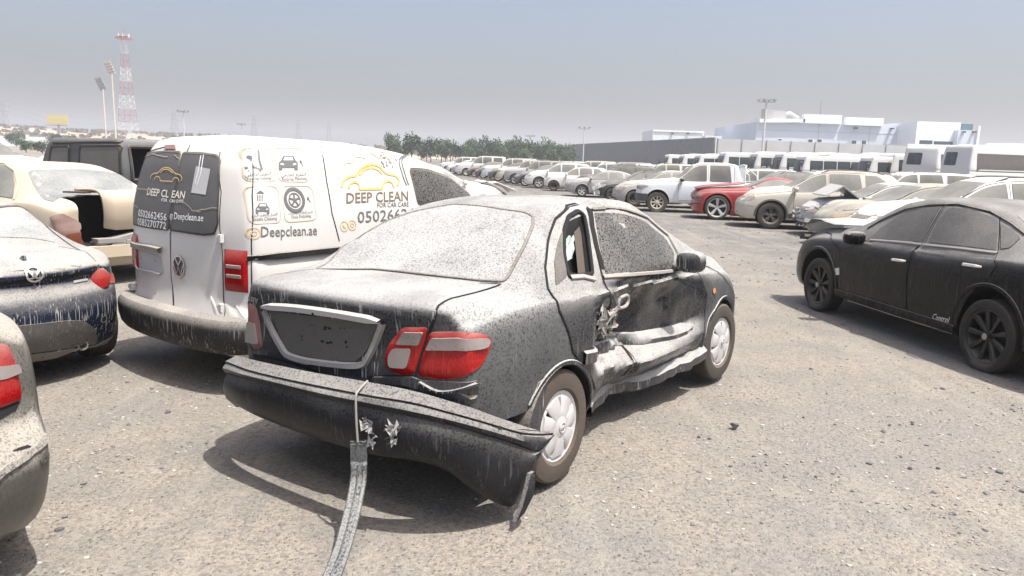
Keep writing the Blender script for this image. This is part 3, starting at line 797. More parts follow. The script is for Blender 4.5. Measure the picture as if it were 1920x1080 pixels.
for q, n in (((689, 800), 7), ((742, 812), 8)):
    rr = random.Random(q[0]); c_ = cb.t('B', [q])[0]
    hole.append(poly_geo([(c_[0] + (.012 if q[0] < 700 else .022) * rr.uniform(.5, 1.2) * math.cos(6.28 * i / n), c_[1] + .05 * rr.uniform(.4, 1) * math.sin(6.28 * i / n)) for i in range(n)]))
stamp(bS, 'bumper_tear', hole, 'B', .004, GAP, bo, 1)
rr = random.Random(11); TPM = M('tornp', lambda: dusty('torn_plastic', (.25, .27, .30), .6, 0, .8, .5, .3, 0))
for cx, cy, n, sc in ((690, 790, 9, 1.0), (698, 822, 12, 1.0), (742, 806, 16, 1.1), (738, 822, 10, .9)):
    tt = MB()
    for i in range(n):
        u, v_ = cb.t('B', [(cx + rr.uniform(-9, 9), cy + rr.uniform(-12, 12))])[0]; h_, n_ = bS.ray('B', u, v_)
        a = h_ + n_ * .004; b = a + Vector((-rr.uniform(.005, .03), rr.uniform(-.02, .02), rr.uniform(-.035, .03))) * sc; c = a + Vector((-rr.uniform(.0, .02), rr.uniform(-.02, .02), rr.uniform(-.03, .03))) * sc
        k = len(tt.v); tt.v += [tuple(a), tuple(b), tuple(c)]; tt.f.append((k, k + 1, k + 2)); tt.f += [(k - 3, k, k + 1)] if k else []
    tt.build('torn_plastic', TPM, bo, False)
# mud flap hanging from the bumper end
fl = MB(); fp = [(-1.72, -.925, .22), (-1.76, -.93, .15), (-1.80, -.93, .08), (-1.835, -.92, .02)]
for i, p in enumerate(fp):
    wd = (.02, .06, .085, .06)[i]
    for dx, dy in ((0, 0), (wd, -.012), (wd, -.03), (.0, -.022)): fl.v.append((p[0] + dx, p[1] + dy, p[2] + dx * .4))
for i in range(3):
    for j in range(4): a = i * 4 + j; b = i * 4 + (j + 1) % 4; fl.f.append((a, b, b + 4, a + 4))
fl.f += [(0, 1, 2, 3), (12, 13, 14, 15)]
fl.build('mud_flap', HPB, R0, True, 50)
# dark rear panel and bits under the lamps
rp_ = car.t('B', [(700, 706), (775, 706), (790, 712), (880, 716), (895, 712), (893, 745), (840, 745), (760, 722), (700, 716)])
car.P('rear_panel_bracket', 'B', rp(rp_, .01), .012, M('brk', lambda: dusty('dark_bracket', (.02, .022, .03), .4, 0, .8, .15, .3, .3)))
car.L('lamp_lip', 'B', crom(car.t('B', [(790, 716), (825, 733), (865, 729), (893, 717)]), 4), .014, .010, HPT, res=.02, high=.02)

# ---------------------------------------------------------------- moulding strip hanging off the bumper to the ground
ts = empty('moulding_strip', at(640, 1075)); tag(ts, 'long dusty black plastic moulding strip hooked on the bumper and reaching the ground', 'trim strip')
top = car.M @ Vector((-2.29, -.385, .43)); o_ = Vector(ts.location)
pth = crom([tuple(top), tuple(at(671, 905, .25)), tuple(at(648, 1008, .10)), tuple(at(622, 1082, .02)), tuple(at(585, 1180, .01))], 8)
tm = MB(); cs = [(-.5, 0), (-.47, .010), (-.30, .014), (-.26, .006), (-.02, .004), (.04, .012), (.12, .004), (.42, .008), (.5, .0), (.48, -.004), (-.48, -.004)]
for i, p in enumerate(pth):
    P_ = Vector(p); a = Vector(pth[max(i - 1, 0)]); b = Vector(pth[min(i + 1, len(pth) - 1)]); d = (b - a).normalized(); sd = d.cross(Vector((0, -.5, 1))).normalized(); up = sd.cross(d).normalized()
    if up.z < 0: up = -up
    wv = .075 * (1 + .06 * noise.noise(Vector((i * .7, 3, 1))))
    for u, h_ in cs: tm.v.append(tuple(P_ + sd * (u * wv) + up * (h_ + .004 * noise.noise(Vector((i * .5, u * 3, 2)))) - o_))
n = len(cs)
for i in range(len(pth) - 1):
    for j in range(n): a = i * n + j; b = i * n + (j + 1) % n; tm.f.append((a, b, b + n, a + n))
tm.f.append(tuple(range(n))); 
tm.build('strip', M('strm', lambda: dusty('strip_plastic', (.05, .055, .06), .5, 0, .62, .3, .9, .2, dust=(.42, .42, .41))), ts, True, 25)
rod = [car.M @ Vector((-2.20, -.36, .685)), car.M @ Vector((-2.265, -.365, .655)), car.M @ Vector((-2.285, -.37, .63)), car.M @ Vector((-2.295, -.38, .53)), top + Vector((0, -.012, .0))]
MB().tube([Vector(p) - o_ for p in crom([tuple(p) for p in rod], 4)], .0055, 8).build('metal_hook', METAL, ts)
# ---------------------------------------------------------------- parametric cars for the rows
def paintmat(name, col, top=.8, side=.30, rough=.32, metal=.0, streak=.3, speck=.35, dust=(.50, .475, .43), coat=.5):
    return M('P' + name, lambda: dusty(name, col, rough, metal, top, side, speck, streak, coat, dust))
def sedan(L=4.6, W=1.78, H=1.46, wb=2.7, R=.32, ro=1.05, **k):
    a, b, c = L / 4.65, W / 1.78, H / 1.46; xr = -(wb / 2 + ro); xf = xr + L; m = (xr + xf) / 2
    X = lambda x: m + (x + .075) * a
    d = dict(kind='sedan', xr=xr, xf=xf, W=W, H=H, wb=wb, R=R, bot=.21, rf=.07, kT=.14, kN=.24, rail=.86, mid=.6, range=.9,
        top=[(X(-2.4), 1.0*c), (X(-2.25), 1.04*c), (X(-1.9), 1.07*c), (X(-1.7), 1.10*c), (X(-1.05), 1.37*c), (X(-.5), 1.45*c), (X(-.15), 1.46*c), (X(.22), 1.41*c), (X(1.02), 1.03*c), (X(1.65), .965*c), (X(2.0), .87*c), (X(2.25), .72*c)],
        belt=[(X(-2.4), .93*c), (X(-1.6), 1.0*c), (X(-.8), .97*c), (X(.5), .93*c), (X(1.2), .90*c), (X(1.9), .79*c), (X(2.25), .64*c)],
        wtop=[(X(-2.4), .66*b), (X(-1.7), .64*b), (X(-1.05), .54*b), (X(-.3), .575*b), (X(.22), .56*b), (X(1.02), .68*b), (X(1.9), .62*b), (X(2.25), .52*b)],
        wmax=[(X(-2.4), .82*b), (X(-2.0), .865*b), (X(-1.2), .89*b), (X(.8), .89*b), (X(1.6), .87*b), (X(2.05), .81*b), (X(2.25), .74*b)],
        tail=[(.2, .10), (.45, .02), (.62, 0), (.8, .04), (.95*c, .03), (1.05*c, .08)], nose=[(.2, .10), (.4, 0), (.55, .01), (.7, .08), (.85, .22)],
        wins=[(X(-.05), X(.95)), (X(-.90), X(-.12))], qwin=(X(-1.32), X(-.96)), doors=[(X(-.08), X(.86)), (X(-1.0), X(-.12))], ws=(X(.28), X(.97)), rw=(X(-1.66), X(-1.08)), lamp='sedan')
    d.update(k); return d
def suv(L=4.41, W=1.82, H=1.66, wb=2.64, R=.36, ro=.87, **k):
    a, b, c = L / 4.41, W / 1.82, H / 1.66; xr = -(wb / 2 + ro); xf = xr + L; m = (xr + xf) / 2
    X = lambda x: m + (x - .01) * a
    d = dict(kind='suv', xr=xr, xf=xf, W=W, H=H, wb=wb, R=R, bot=.25, rf=.08, kT=.13, kN=.16, rail=.88, mid=.58, range=.9,
        top=[(X(-2.2), 1.08*c), (X(-2.13), 1.25*c), (X(-1.98), 1.45*c), (X(-1.75), 1.58*c), (X(-1.2), 1.64*c), (X(-.5), 1.66*c), (X(-.15), 1.645*c), (X(.15), 1.58*c), (X(.88), 1.17*c), (X(1.5), 1.09*c), (X(1.92), .98*c), (X(2.12), .80*c)],
        belt=[(X(-2.2), 1.02*c), (X(-1.9), 1.17*c), (X(-1.2), 1.10*c), (X(0), 1.04*c), (X(.88), 1.01*c), (X(1.8), .90*c), (X(2.2), .74*c)],
        wtop=[(X(-2.2), .68*b), (X(-1.98), .62*b), (X(-1.5), .61*b), (X(-.3), .62*b), (X(.15), .60*b), (X(.88), .72*b), (X(1.9), .66*b), (X(2.2), .54*b)],
        wmax=[(X(-2.2), .84*b), (X(-1.9), .89*b), (X(-1.2), .91*b), (X(.8), .91*b), (X(1.6), .89*b), (X(2.0), .83*b), (X(2.2), .76*b)],
        tail=[(.2, .10), (.45, .02), (.62, 0), (1.0*c, .05), (1.3*c, .04), (1.6*c, .02)], nose=[(.2, .12), (.4, 0), (.6, .0), (.8, .08), (1.0, .22)],
        wins=[(X(-.10), X(.80)), (X(-1.02), X(-.17))], qwin=(X(-1.68), X(-1.10)), doors=[(X(-.13), X(.74)), (X(-1.10), X(-.17))], ws=(X(.20), X(.84)), rwB=True, lamp='suv', rails=True)
    d.update(k); return d
def boxy(L=4.75, W=1.85, H=1.8, wb=2.8, R=.37, ro=1.05, **k):
    a, b, c = L / 4.75, W / 1.85, H / 1.8; xr = -(wb / 2 + ro); xf = xr + L; m = (xr + xf) / 2
    X = lambda x: m + x * a
    d = dict(kind='suv', xr=xr, xf=xf, W=W, H=H, wb=wb, R=R, bot=.32, rf=.07, kT=.08, kN=.16, rail=.90, mid=.58, range=.8,
        top=[(X(-2.37), 1.30*c), (X(-2.32), 1.55*c), (X(-2.2), 1.72*c), (X(-1.9), 1.78*c), (X(-.8), 1.80*c), (X(0), 1.78*c), (X(.25), 1.71*c), (X(.82), 1.24*c), (X(1.5), 1.18*c), (X(2.1), 1.10*c), (X(2.37), .95*c)],
        belt=[(X(-2.37), 1.15*c), (X(-1.2), 1.15*c), (X(0), 1.12*c), (X(1.0), 1.09*c), (X(2.0), 1.02*c), (X(2.37), .85*c)],
        wtop=[(X(-2.37), .72*b), (X(-1.5), .68*b), (X(-.3), .68*b), (X(.25), .66*b), (X(.82), .76*b), (X(2.0), .72*b), (X(2.37), .62*b)],
        wmax=[(X(-2.37), .88*b), (X(-1.9), .915*b), (X(-1.2), .925*b), (X(.8), .925*b), (X(1.8), .91*b), (X(2.37), .82*b)],
        tail=[(.2, .06), (.5, 0), (.7, .03), (1.2, .05), (1.8, .04)], nose=[(.2, .08), (.4, 0), (.62, .01), (.85, .05), (1.15, .12)],
        wins=[(X(-.15), X(.72)), (X(-1.05), X(-.22))], qwin=(X(-2.0), X(-1.16)), doors=[(X(-.18), X(.72)), (X(-1.12), X(-.22))], ws=(X(.29), X(.79)), rwB=True, lamp='boxy', rails=True, qfull=True)
    d.update(k); return d
def pushout(P, cx, cz, r):
    out = []
    for x, z in P:
        d = math.hypot(x - cx, z - cz)
        if d < r: x, z = cx + (x - cx) * r / max(d, .01), cz + (z - cz) * r / max(d, .01)
        out.append((x, z))
    return out
def dress(car, body, glass=GLASS, rim='five', rimmat=RIMS, lowmat=None, sides='LR', flat=0.0, trim=CHROME, holes=(), lamps=True, rr=None, bumper=None, mirrors=True, tyre=None, handle=None, mirmat=None, skip=()):
    sp = car.sp; S = car.S; W, R, wb = sp['W'], sp['R'], sp['wb']; zc = R
    hs = list(holes)
    for x in (-wb / 2, wb / 2):
        for a, b in ((-1.3, -W / 2 + .30), (W / 2 - .30, 1.3)): hs.append(cyl_cut(x, zc + .01, R + .055, a, b, 28))
    S.build(body, car.root, hs)
    zl = lambda x: S.belt(x) + .022
    zu = lambda x: S.belt(x) + (S.top(x) - S.belt(x)) * sp['rail'] - .03
    def winpoly(x0, x1, lean=.10):
        bot = [(x0, zl(x0))] + [(lerp(x0, x1, i / 6), zl(lerp(x0, x1, i / 6))) for i in range(1, 7)]
        top = []
        for i in range(13):
            x = lerp(x1, x0 + lean * .5, i / 12); z = zu(x)
            if z > zl(x) + .05: top.append((x, z))
        return rp(bot + top, .02, 2)
    for s in sides:
        for i, ((x0, x1), (d0, d1)) in enumerate(zip(sp['wins'], sp['doors'])):
            n = 9; bz = S.bot(0) + .11
            lo = [(lerp(d0, d1, j / n), bz) for j in range(n + 1)]
            up = [(lerp(d1, d0, j / n), max(zl(lerp(d1, d0, j / n)), zu(lerp(d1, d0, j / n)) + .035 if zu(lerp(d1, d0, j / n)) - zl(lerp(d1, d0, j / n)) > .05 else 0)) for j in range(n + 1)]
            side1 = [(d1, lerp(bz, up[0][1], j / 7)) for j in range(1, 7)]; side2 = [(d0, lerp(up[-1][1], bz, j / 7)) for j in range(1, 7)]
            P = lo + side1 + up + side2
            for cx in (-wb / 2, wb / 2): P = pushout(P, cx, zc, R + .10)
            P = clean_poly(P)
            if s == 'R' and 'rdoors' in skip: continue
            dr = car.P('door', s, P, .003, body, r=0, res=.12, skirt=.006)
            car.L('door_gap', s, P, .010, .0035, GAP, dr, res=.08, closed=True)
            wp = winpoly(x0, x1, .14 if i else .04)
            if ('open%d%s' % (i, s)) not in skip: car.P('window', s, wp, .007, glass, dr, r=0, res=.10, skirt=.006)
            hx = d0 + .16; hz = zl(hx) - .12
            h_, n_ = S.ray(s, hx, hz)
            MB().tube([h_ + Vector((-.08, n_.y * .012, 0)), h_ + Vector((-.06, n_.y * .035, 0)), h_ + Vector((.06, n_.y * .035, 0)), h_ + Vector((.08, n_.y * .012, 0))], .012, 6).build('door_handle', handle or body, dr)
            if trim: car.L('window_trim', s, [(x0, zl(x0) - .018), ((x0 + x1) / 2, zl((x0 + x1) / 2) - .018), (x1, zl(x1) - .018)], .018, .007, trim, dr, res=.12, high=.006)
        if sp.get('qwin'):
            x0, x1 = sp['qwin']
            if sp.get('qfull'): q = winpoly(x0, x1, .1)
            else:
                q = [(x1, zl(x1)), (x1 + .02, zu(x1)), (lerp(x0, x1, .5), zu(lerp(x0, x1, .45))), (x0, max(zl(x0) + .05, min(zu(x0), zl(x0) + .16))), (x0 + .03, zl(x0) + .04)]
                q = rp(q, .03, 3)
            car.P('quarter_window', s, q, .006, glass, None, r=0, res=.1, skirt=.006)
        for cx in (-wb / 2, wb / 2):
            car.L('wheel_arch', s, [(cx + (R + .07) * math.cos(math.radians(a)), zc + .01 + (R + .07) * math.sin(math.radians(a))) for a in range(-6, 188, 12)], .045 if not lowmat else .06, .002, lowmat or body, res=.08, high=.008)
        if lowmat:
            z0 = S.bot(0) + .05; P = [(lerp(-wb / 2 + R + .1, wb / 2 - R - .1, j / 8), z0) for j in range(9)] + [(lerp(wb / 2 - R - .1, -wb / 2 + R + .1, j / 8), z0 + .14) for j in range(9)]
            car.P('side_cladding', s, P, .009, lowmat, None, r=0, res=.12)
    # windscreen and rear window
    x1, x0 = sp['ws'][1], sp['ws'][0]
    w1, w0 = S.wt(x1) * 1.02, S.wt(x0) * .9
    car.P('windscreen', 'T', [(x1, -w1), (x1 + .05, 0), (x1, w1), (x0, w0), (x0 + .02, 0), (x0, -w0)], .004, glass, None, r=.04, res=.10)
    if sp.get('rw'):
        x0, x1 = sp['rw']; w0, w1 = S.wt(x0) * 1.02, S.wt(x1) * .92
        car.P('rear_window', 'T', [(x0, -w0), (x1, -w1), (x1 - .03, 0), (x1, w1), (x0, w0), (x0 - .05, 0)], .004, glass, None, r=.04, res=.10)
        c = sp['H'] / 1.46
        car.L('boot_gap', 'B', [(-.66, .95 * c), (-.6, .62 * c), (.6, .62 * c), (.66, .95 * c)], .01, .003, GAP, None, res=.1)
    elif sp.get('rwB'):
        zt = sp['H'] - .14; zb = S.belt(sp['xr'] + .3) + .06; ww = S.wt(sp['xr'] + .3)
        car.P('rear_window', 'B', [(-ww * 1.12, zb), (ww * 1.12, zb), (ww * .92, zt), (-ww * .92, zt)], .006, glass, None, r=.05, res=.12)
    c = sp['H'] / (1.46 if sp['kind'] == 'sedan' else 1.66)
    if lamps:
        zl0 = (.60 if sp['kind'] == 'sedan' else .72) * c; wN = sp['W'] / 2
        for s_, ax in ((1, 'L'), (-1, 'R')):
            if ax not in sides: continue
            xf = sp['xf']
            P = [(s_ * wN * .62, zl0), (s_ * wN * .90, zl0 + .02), (s_ * wN * .93, zl0 + .11), (s_ * wN * .86, zl0 + .17), (s_ * wN * .58, zl0 + .10)]
            car.P('headlamp', 'F', P, .006, LAMPW, None, r=.02, res=.06)
            P = [(xf - .42, zl0 + .15), (xf - .20, zl0 + .02), (xf - .02, zl0 - .01), (xf - .02, zl0 + .10), (xf - .20, zl0 + .16)]
            car.P('headlamp', ax, P, .006, LAMPW, None, r=.02, res=.06)
            zt0 = (.78 if sp['kind'] == 'sedan' else .92) * c
            P = [(s_ * wN * .60, zt0 - .06), (s_ * wN * .92, zt0 - .06), (s_ * wN * .90, zt0 + .13), (s_ * wN * .62, zt0 + .11)]
            car.P('tail_lamp', 'B', P, .006, LAMPR, None, r=.03, res=.06)
            car.P('tail_lamp', ax, [(sp['xr'] + .06, zt0 - .05), (sp['xr'] + .30, zt0 + .02), (sp['xr'] + .26, zt0 + .12), (sp['xr'] + .06, zt0 + .13)], .006, LAMPR, None, r=.03, res=.06)
        car.P('grille', 'F', [(-.36, zl0 + .02), (.36, zl0 + .02), (.40, zl0 + .13), (-.40, zl0 + .13)], .006, BLACK, None, r=.03, res=.1)
        car.P('air_intake', 'F', [(-.45, .26), (.45, .26), (.50, .42), (-.50, .42)], .006, BLACK, None, r=.03, res=.1)
    for s in sides:
        xf, xr = sp['xf'], sp['xr']
        car.L('bumper_gap', s, [(wb / 2 + R + .08, zc + .22), (xf - .16, zc + .27)], .008, .003, GAP, None, res=.1)
        car.L('bumper_gap', s, [(-wb / 2 - R - .08, zc + .22), (xr + .12, zc + .30)], .008, .003, GAP, None, res=.1)
        car.L('bonnet_gap', s, [(sp['wins'][0][1] + .02, S.belt(sp['wins'][0][1]) + .03), (xf - .3, S.belt(xf - .3) + .035)], .008, .003, GAP, None, res=.1)
    if bumper:
        for ax, u in (('F', 1), ('B', 1)): car.P('bumper', ax, [(-W / 2 + .08, .36), (W / 2 - .08, .36), (W / 2 - .06, .60), (-W / 2 + .06, .60)], .02, bumper, None, r=.05, res=.1)
        for s in sides:
            car.P('bumper', s, [(sp['xf'] - .42, .36), (sp['xf'] - .03, .36), (sp['xf'] - .03, .62), (sp['xf'] - .40, .62)], .02, bumper, None, r=.03, res=.1)
            car.P('bumper', s, [(sp['xr'] + .40, .36), (sp['xr'] + .03, .36), (sp['xr'] + .03, .62), (sp['xr'] + .40, .62)], .02, bumper, None, r=.03, res=.1)
    if mirrors:
        xm = sp['wins'][0][1] - .10
        for s_, ax in ((1, 'L'), (-1, 'R')):
            if ax not in sides: continue
            h_, n_ = S.ray(ax, xm, zl(xm) - .01); mirror(car, (xm + .02, h_.y + s_ * .13, h_.z + .08), (.13, .20, .14), mirmat or body, side=s_)
    if sp.get('rails'):
        for s_ in (1, -1):
            xs = [lerp(sp['qwin'][0] + .1, sp['ws'][0] - .15, i / 8) for i in range(9)]
            pts = [Vector((x, s_ * S.wt(x) * .93, S.belt(x) + (S.top(x) - S.belt(x)) * .93 + .05 - (.05 if i in (0, 8) else 0))) for i, x in enumerate(xs)]
            MB().tube(pts, .016, 6).build('roof_rail', BLACK if not sp.get('railmat') else sp['railmat'], car.root)
    for x in (-wb / 2, wb / 2):
        for sd in (-1, 1):
            wheel(car.root, x, sd * (W / 2 - .115), R, rr or R * .63, .2, rim, rimmat, sd, flat, tyre)
    return car
def park(spec, name, label, px=None, contact=None, hd=195, wheel_x='f', group=None, cat='car', pos=None, side='L', roll=0, deform=None, fine=.8, z=0):
    """put a car so that the outer face of one wheel stands on the ground point"""
    th = math.radians(hd); f = Vector((math.cos(th), math.sin(th), 0)); l = Vector((-math.sin(th), math.cos(th), 0))
    if pos is None:
        g = at(*contact) if contact else px
        x = spec['wb'] / 2 if wheel_x == 'f' else -spec['wb'] / 2
        pos = g - f * x - l * (spec['W'] / 2 - .02) * (1 if side == 'L' else -1)
    return Car(spec, name, (pos[0], pos[1], z), th, label, cat, group, roll, fine, deform)
# ---------------------------------------------------------------- white delivery van behind the sedan
VANP = dusty('white_van_paint', (.50, .50, .50), .35, 0, .55, .26, .1, .35, coat=.3, dust=(.92, .84, .73))
VAN = dict(kind='van', xr=-2.17, xf=2.22, W=1.79, H=1.83, wb=2.68, R=.32, bot=.24, rf=.06, kT=.13, kN=.22, range=.8, rail=.90, mid=.5, shoulder=.985, bulge=.035,
    top=[(-2.17, 1.64), (-2.12, 1.73), (-2.0, 1.79), (-1.6, 1.82), (-1.0, 1.81), (-.5, 1.76), (-.1, 1.67), (.3, 1.50), (1.0, 1.14), (1.4, 1.02), (2.0, .90), (2.22, .78)],
    belt=[(-2.17, .99), (0, .99), (.9, .97), (1.5, .92), (2.0, .84), (2.22, .70)],
    wtop=[(-2.17, .69), (-2.0, .70), (-.2, .71), (.3, .68), (1.0, .68), (1.8, .62), (2.22, .5)],
    wmax=[(-2.17, .85), (-1.8, .89), (1.2, .89), (1.9, .84), (2.22, .74)],
    tail=[(.2, .04), (.45, 0), (.56, 0), (.6, .05), (1.1, .05), (1.5, .12), (1.84, .24)], nose=[(.2, .1), (.4, 0), (.6, .03), (.9, .2)])
van = Car(VAN, 'delivery_van', (-1.25, 7.40, 0), math.radians(52.5), 'white panel van with car wash lettering on its side and dark taped rear windows', 'van', fine=1.5)
S = van.S; RV = van.root
S.build(VANP, RV, [cyl_cut(x, .33, .39, a, b, 28) for x in (-1.34, 1.34) for a, b in ((-1.3, -.6), (.6, 1.3))])
lid = van.t('B', [(243, 560), (247, 500), (250, 450), (262, 330), (277, 282), (330, 270), (357, 268), (414, 283), (416, 330), (418, 440), (418, 520), (420, 600), (380, 594), (322, 581), (280, 572)])
# two rear doors
dl = van.t('B', [(243, 556), (246, 470), (262, 340), (278, 284), (320, 274), (357, 272), (344, 320), (330, 400), (320, 440), (322, 520), (325, 582), (285, 574)])
dr = van.t('B', [(360, 272), (390, 275), (414, 285), (416, 360), (418, 470), (420, 560), (421, 601), (380, 594), (327, 583), (322, 520), (322, 440), (332, 400), (346, 320)])
DL = van.P('rear_door', 'B', dl, .004, VANP, r=.015, res=.07); DR = van.P('rear_door', 'B', dr, .004, VANP, r=.015, res=.07)
van.L('door_gap', 'B', dl[5:11], .010, .0055, GAP, DL, res=.05); van.L('door_gap', 'B', dr[2:10], .008, .0055, GAP, DR, res=.05); van.L('door_gap', 'B', dl[:5], .008, .0055, GAP, DL, res=.05)
VG = M('vglass', lambda: dusty('taped_dark_glass', (.035, .035, .038), .25, 0, .5, .34, .2, .2, dust=(.26, .25, .24)))
wl = van.t('B', [(250, 420), (248, 400), (257, 345), (268, 300), (276, 288), (318, 285), (341, 287), (336, 330), (323, 390), (318, 431), (285, 427)])
wr = van.t('B', [(346, 288), (380, 289), (408, 293), (415, 300), (413, 350), (411, 420), (404, 438), (385, 440), (322, 431), (326, 395), (338, 335)])
WL = van.P('rear_window', 'B', wl, .012, VG, DL, r=.02, res=.06); WR = van.P('rear_window', 'B', wr, .012, VG, DR, r=.02, res=.06)
van.L('window_seal', 'B', rp(wl, .02), .014, .0145, BLACK, WL, res=.05, closed=True); van.L('window_seal', 'B', rp(wr, .02), .014, .0145, BLACK, WR, res=.05, closed=True)
def pt(px, ax='B'): return van.t(ax, [px])[0]
def vtext(px0, px1, txt, h_px, bold, mat, parent, ax='B', off=.0155, sx=None, name='lettering', shear=0):
    """lettering between two points of its baseline, height given by a third"""
    a = Vector(pt(px0, ax)); b = Vector(pt(px1, ax)); c = Vector(pt((px0[0], px0[1] - h_px), ax))
    g = text_geo(txt, 1.0, bold * .35, shear); w_ = max(p[0] for p in g[0]) - min(p[0] for p in g[0]); x0 = min(p[0] for p in g[0]); hh = .72
    e = (b - a) / w_; up = (c - a); up = Vector((0, up.y)) / hh if ax == 'B' else up / hh
    V = [(a.x + e.x * (x - x0) + up.x * y, a.y + e.y * (x - x0) + up.y * y) for x, y in g[0]]
    return stamp(S, name, [(V, g[1])], ax, off, mat, parent)
WT = WHITEP
vtext((263, 405), (316, 414), '0502662456', 13, .015, WT, WL)
vtext((262, 421), (315, 430), '0585270772', 13, .015, WT, WL)
vtext((279, 366), (319, 371), 'DEEP CL', 14, .03, M('gold', lambda: plain('gold_white_print', (.75, .70, .60), .5)), WL)
vtext((325, 371), (349, 373), 'EAN', 14, .03, M('gold', None), WR)
vtext((306, 378), (317, 379), 'FOR', 6, .02, WT, WL); vtext((321, 380), (347, 381), 'CAR CARE', 6, .02, WT, WR)
vtext((330, 411), (384, 415), 'Deepclean.ae', 13, .015, WT, WR)
o_ = pt((325, 407)); stamp(S, 'round_icon', [disc_geo(o_[0], o_[1], .022, 16, .016), disc_geo(o_[0], o_[1], .010, 12, .006)], 'B', .0155, WT, WR)
stamp(S, 'notice', [poly_geo(van.t('B', [(371, 313), (398, 318), (389, 366), (362, 362)]))], 'B', .016, plain('grey_film', (.42, .42, .42), .3), WR)
GOLD = plain('gold_print', (.62, .42, .16), .5)
def pl(ax, pts): return van.t(ax, pts)
def carlogo(ax, x0, y0, sc, w, sk=0.0):
    Q = lambda p: [(x0 + a * sc, y0 + b * sc + sk * a * sc) for a, b in p]
    shapes = [crom([(0, 30), (3, 18), (14, 10), (26, 8), (38, -6), (54, -12), (70, -8), (84, 6), (100, 10), (108, 20), (104, 30)], 4), crom([(14, 32), (16, 24), (24, 20), (32, 24), (34, 34)], 4), [(34, 34), (76, 34)], crom([(76, 34), (79, 24), (87, 20), (95, 24), (98, 33)], 4), crom([(34, 8), (42, -2), (54, -6), (66, -3), (76, 6)], 3)]
    return [line_geo(pl(ax, Q(s)), w) for s in shapes]
stamp(S, 'car_drawing', carlogo('B', 286, 320, .55, .007, .06), 'B', .0175, GOLD, RV)
for q in (((385, 292), (381, 320), (373, 348)), ((380, 293), (376, 318), (369, 345))): van.L('print_stroke', 'B', crom(pl('B', q), 4), .008, .0158, WT, WR)
tape = []
rr = random.Random(5)
for a, b in (((248, 352), (285, 356)), ((330, 375), (352, 382)), ((352, 382), (366, 396)), ((366, 396), (410, 390)), ((262, 300), (288, 290)), ((288, 290), (318, 296)), ((262, 390), (250, 382)), ((330, 292), (340, 300)), ((380, 398), (372, 396)), ((328, 405), (324, 420))):
    tape.append([(lerp(a[0], b[0], i / 6), lerp(a[1], b[1], i / 6) + rr.uniform(-1.2, 1.2)) for i in range(7)])
stamp(S, 'film_wrinkle', [line_geo(pl('B', t_), .008) for t_ in tape], 'B', .0165, M('wrk', lambda: plain('wrinkled_film', (.30, .25, .20), .4)), RV, 1)
# number plate area, handle bar, emblem, hinges
pb = pl('B', [(246, 466), (304, 479), (308, 505), (308, 512), (300, 515), (262, 503), (247, 500)])
van.P('plate_recess', 'B', pb, .007, M('vrec', lambda: dusty('shaded_recess', (.50, .50, .50), .5, 0, .8, .5, .1, .1, dust=(.42, .41, .40))), DL, r=.015, res=.06)
hb = pl('B', [(246, 458), (262, 461), (285, 465), (306, 470)])
van.L('handle_bar', 'B', hb, .055, .01, M('vbar', lambda: dusty('grey_plastic', (.16, .15, .14), .6, 0, .95, .5, .1, .1, dust=(.40, .36, .31))), DL, high=.035)
van.L('plate_recess_lip', 'B', pl('B', [(262, 504), (285, 509), (303, 514)]), .014, .008, VANP, DL, high=.012)
stamp(S, 'plate_fixing', [disc_geo(*pt(q), .006, 8) for q in ((266, 483), (293, 489))], 'B', .009, GAP, DL, 1)
e = pt((338, 499)); 
eb = stamp(S, 'round_emblem', [disc_geo(e[0], e[1], .082, 28, .070)], 'B', .016, CHROME, DR)
hbk = stamp(S, 'emblem_back', [disc_geo(e[0], e[1], .076, 28)], 'B', .012, M('vwb', lambda: plain('dark_grey_badge', (.06, .06, .065), .4)), DR)
r_ = .068
V_ = [[(-.55, .82), (0, .12), (.55, .82)], [(-.98, .25), (-.42, -.85), (0, -.05), (.42, -.85), (.98, .25)]]
stamp(S, 'emblem_letters', [line_geo([(e[0] - a * r_, e[1] + b * r_) for a, b in q], .013) for q in V_], 'B', .017, CHROME, DR)
for q in ((418, 447), (420, 577), (241, 533)):
    c_ = pt(q); h_, n_ = S.ray('B', c_[0], c_[1])
    MB().box(h_ + n_ * .02, (.03, .035, .055)).box(h_ + n_ * .02 + Vector((0, .03, .0)), (.02, .03, .03)).build('hinge', VANP, RV, False)
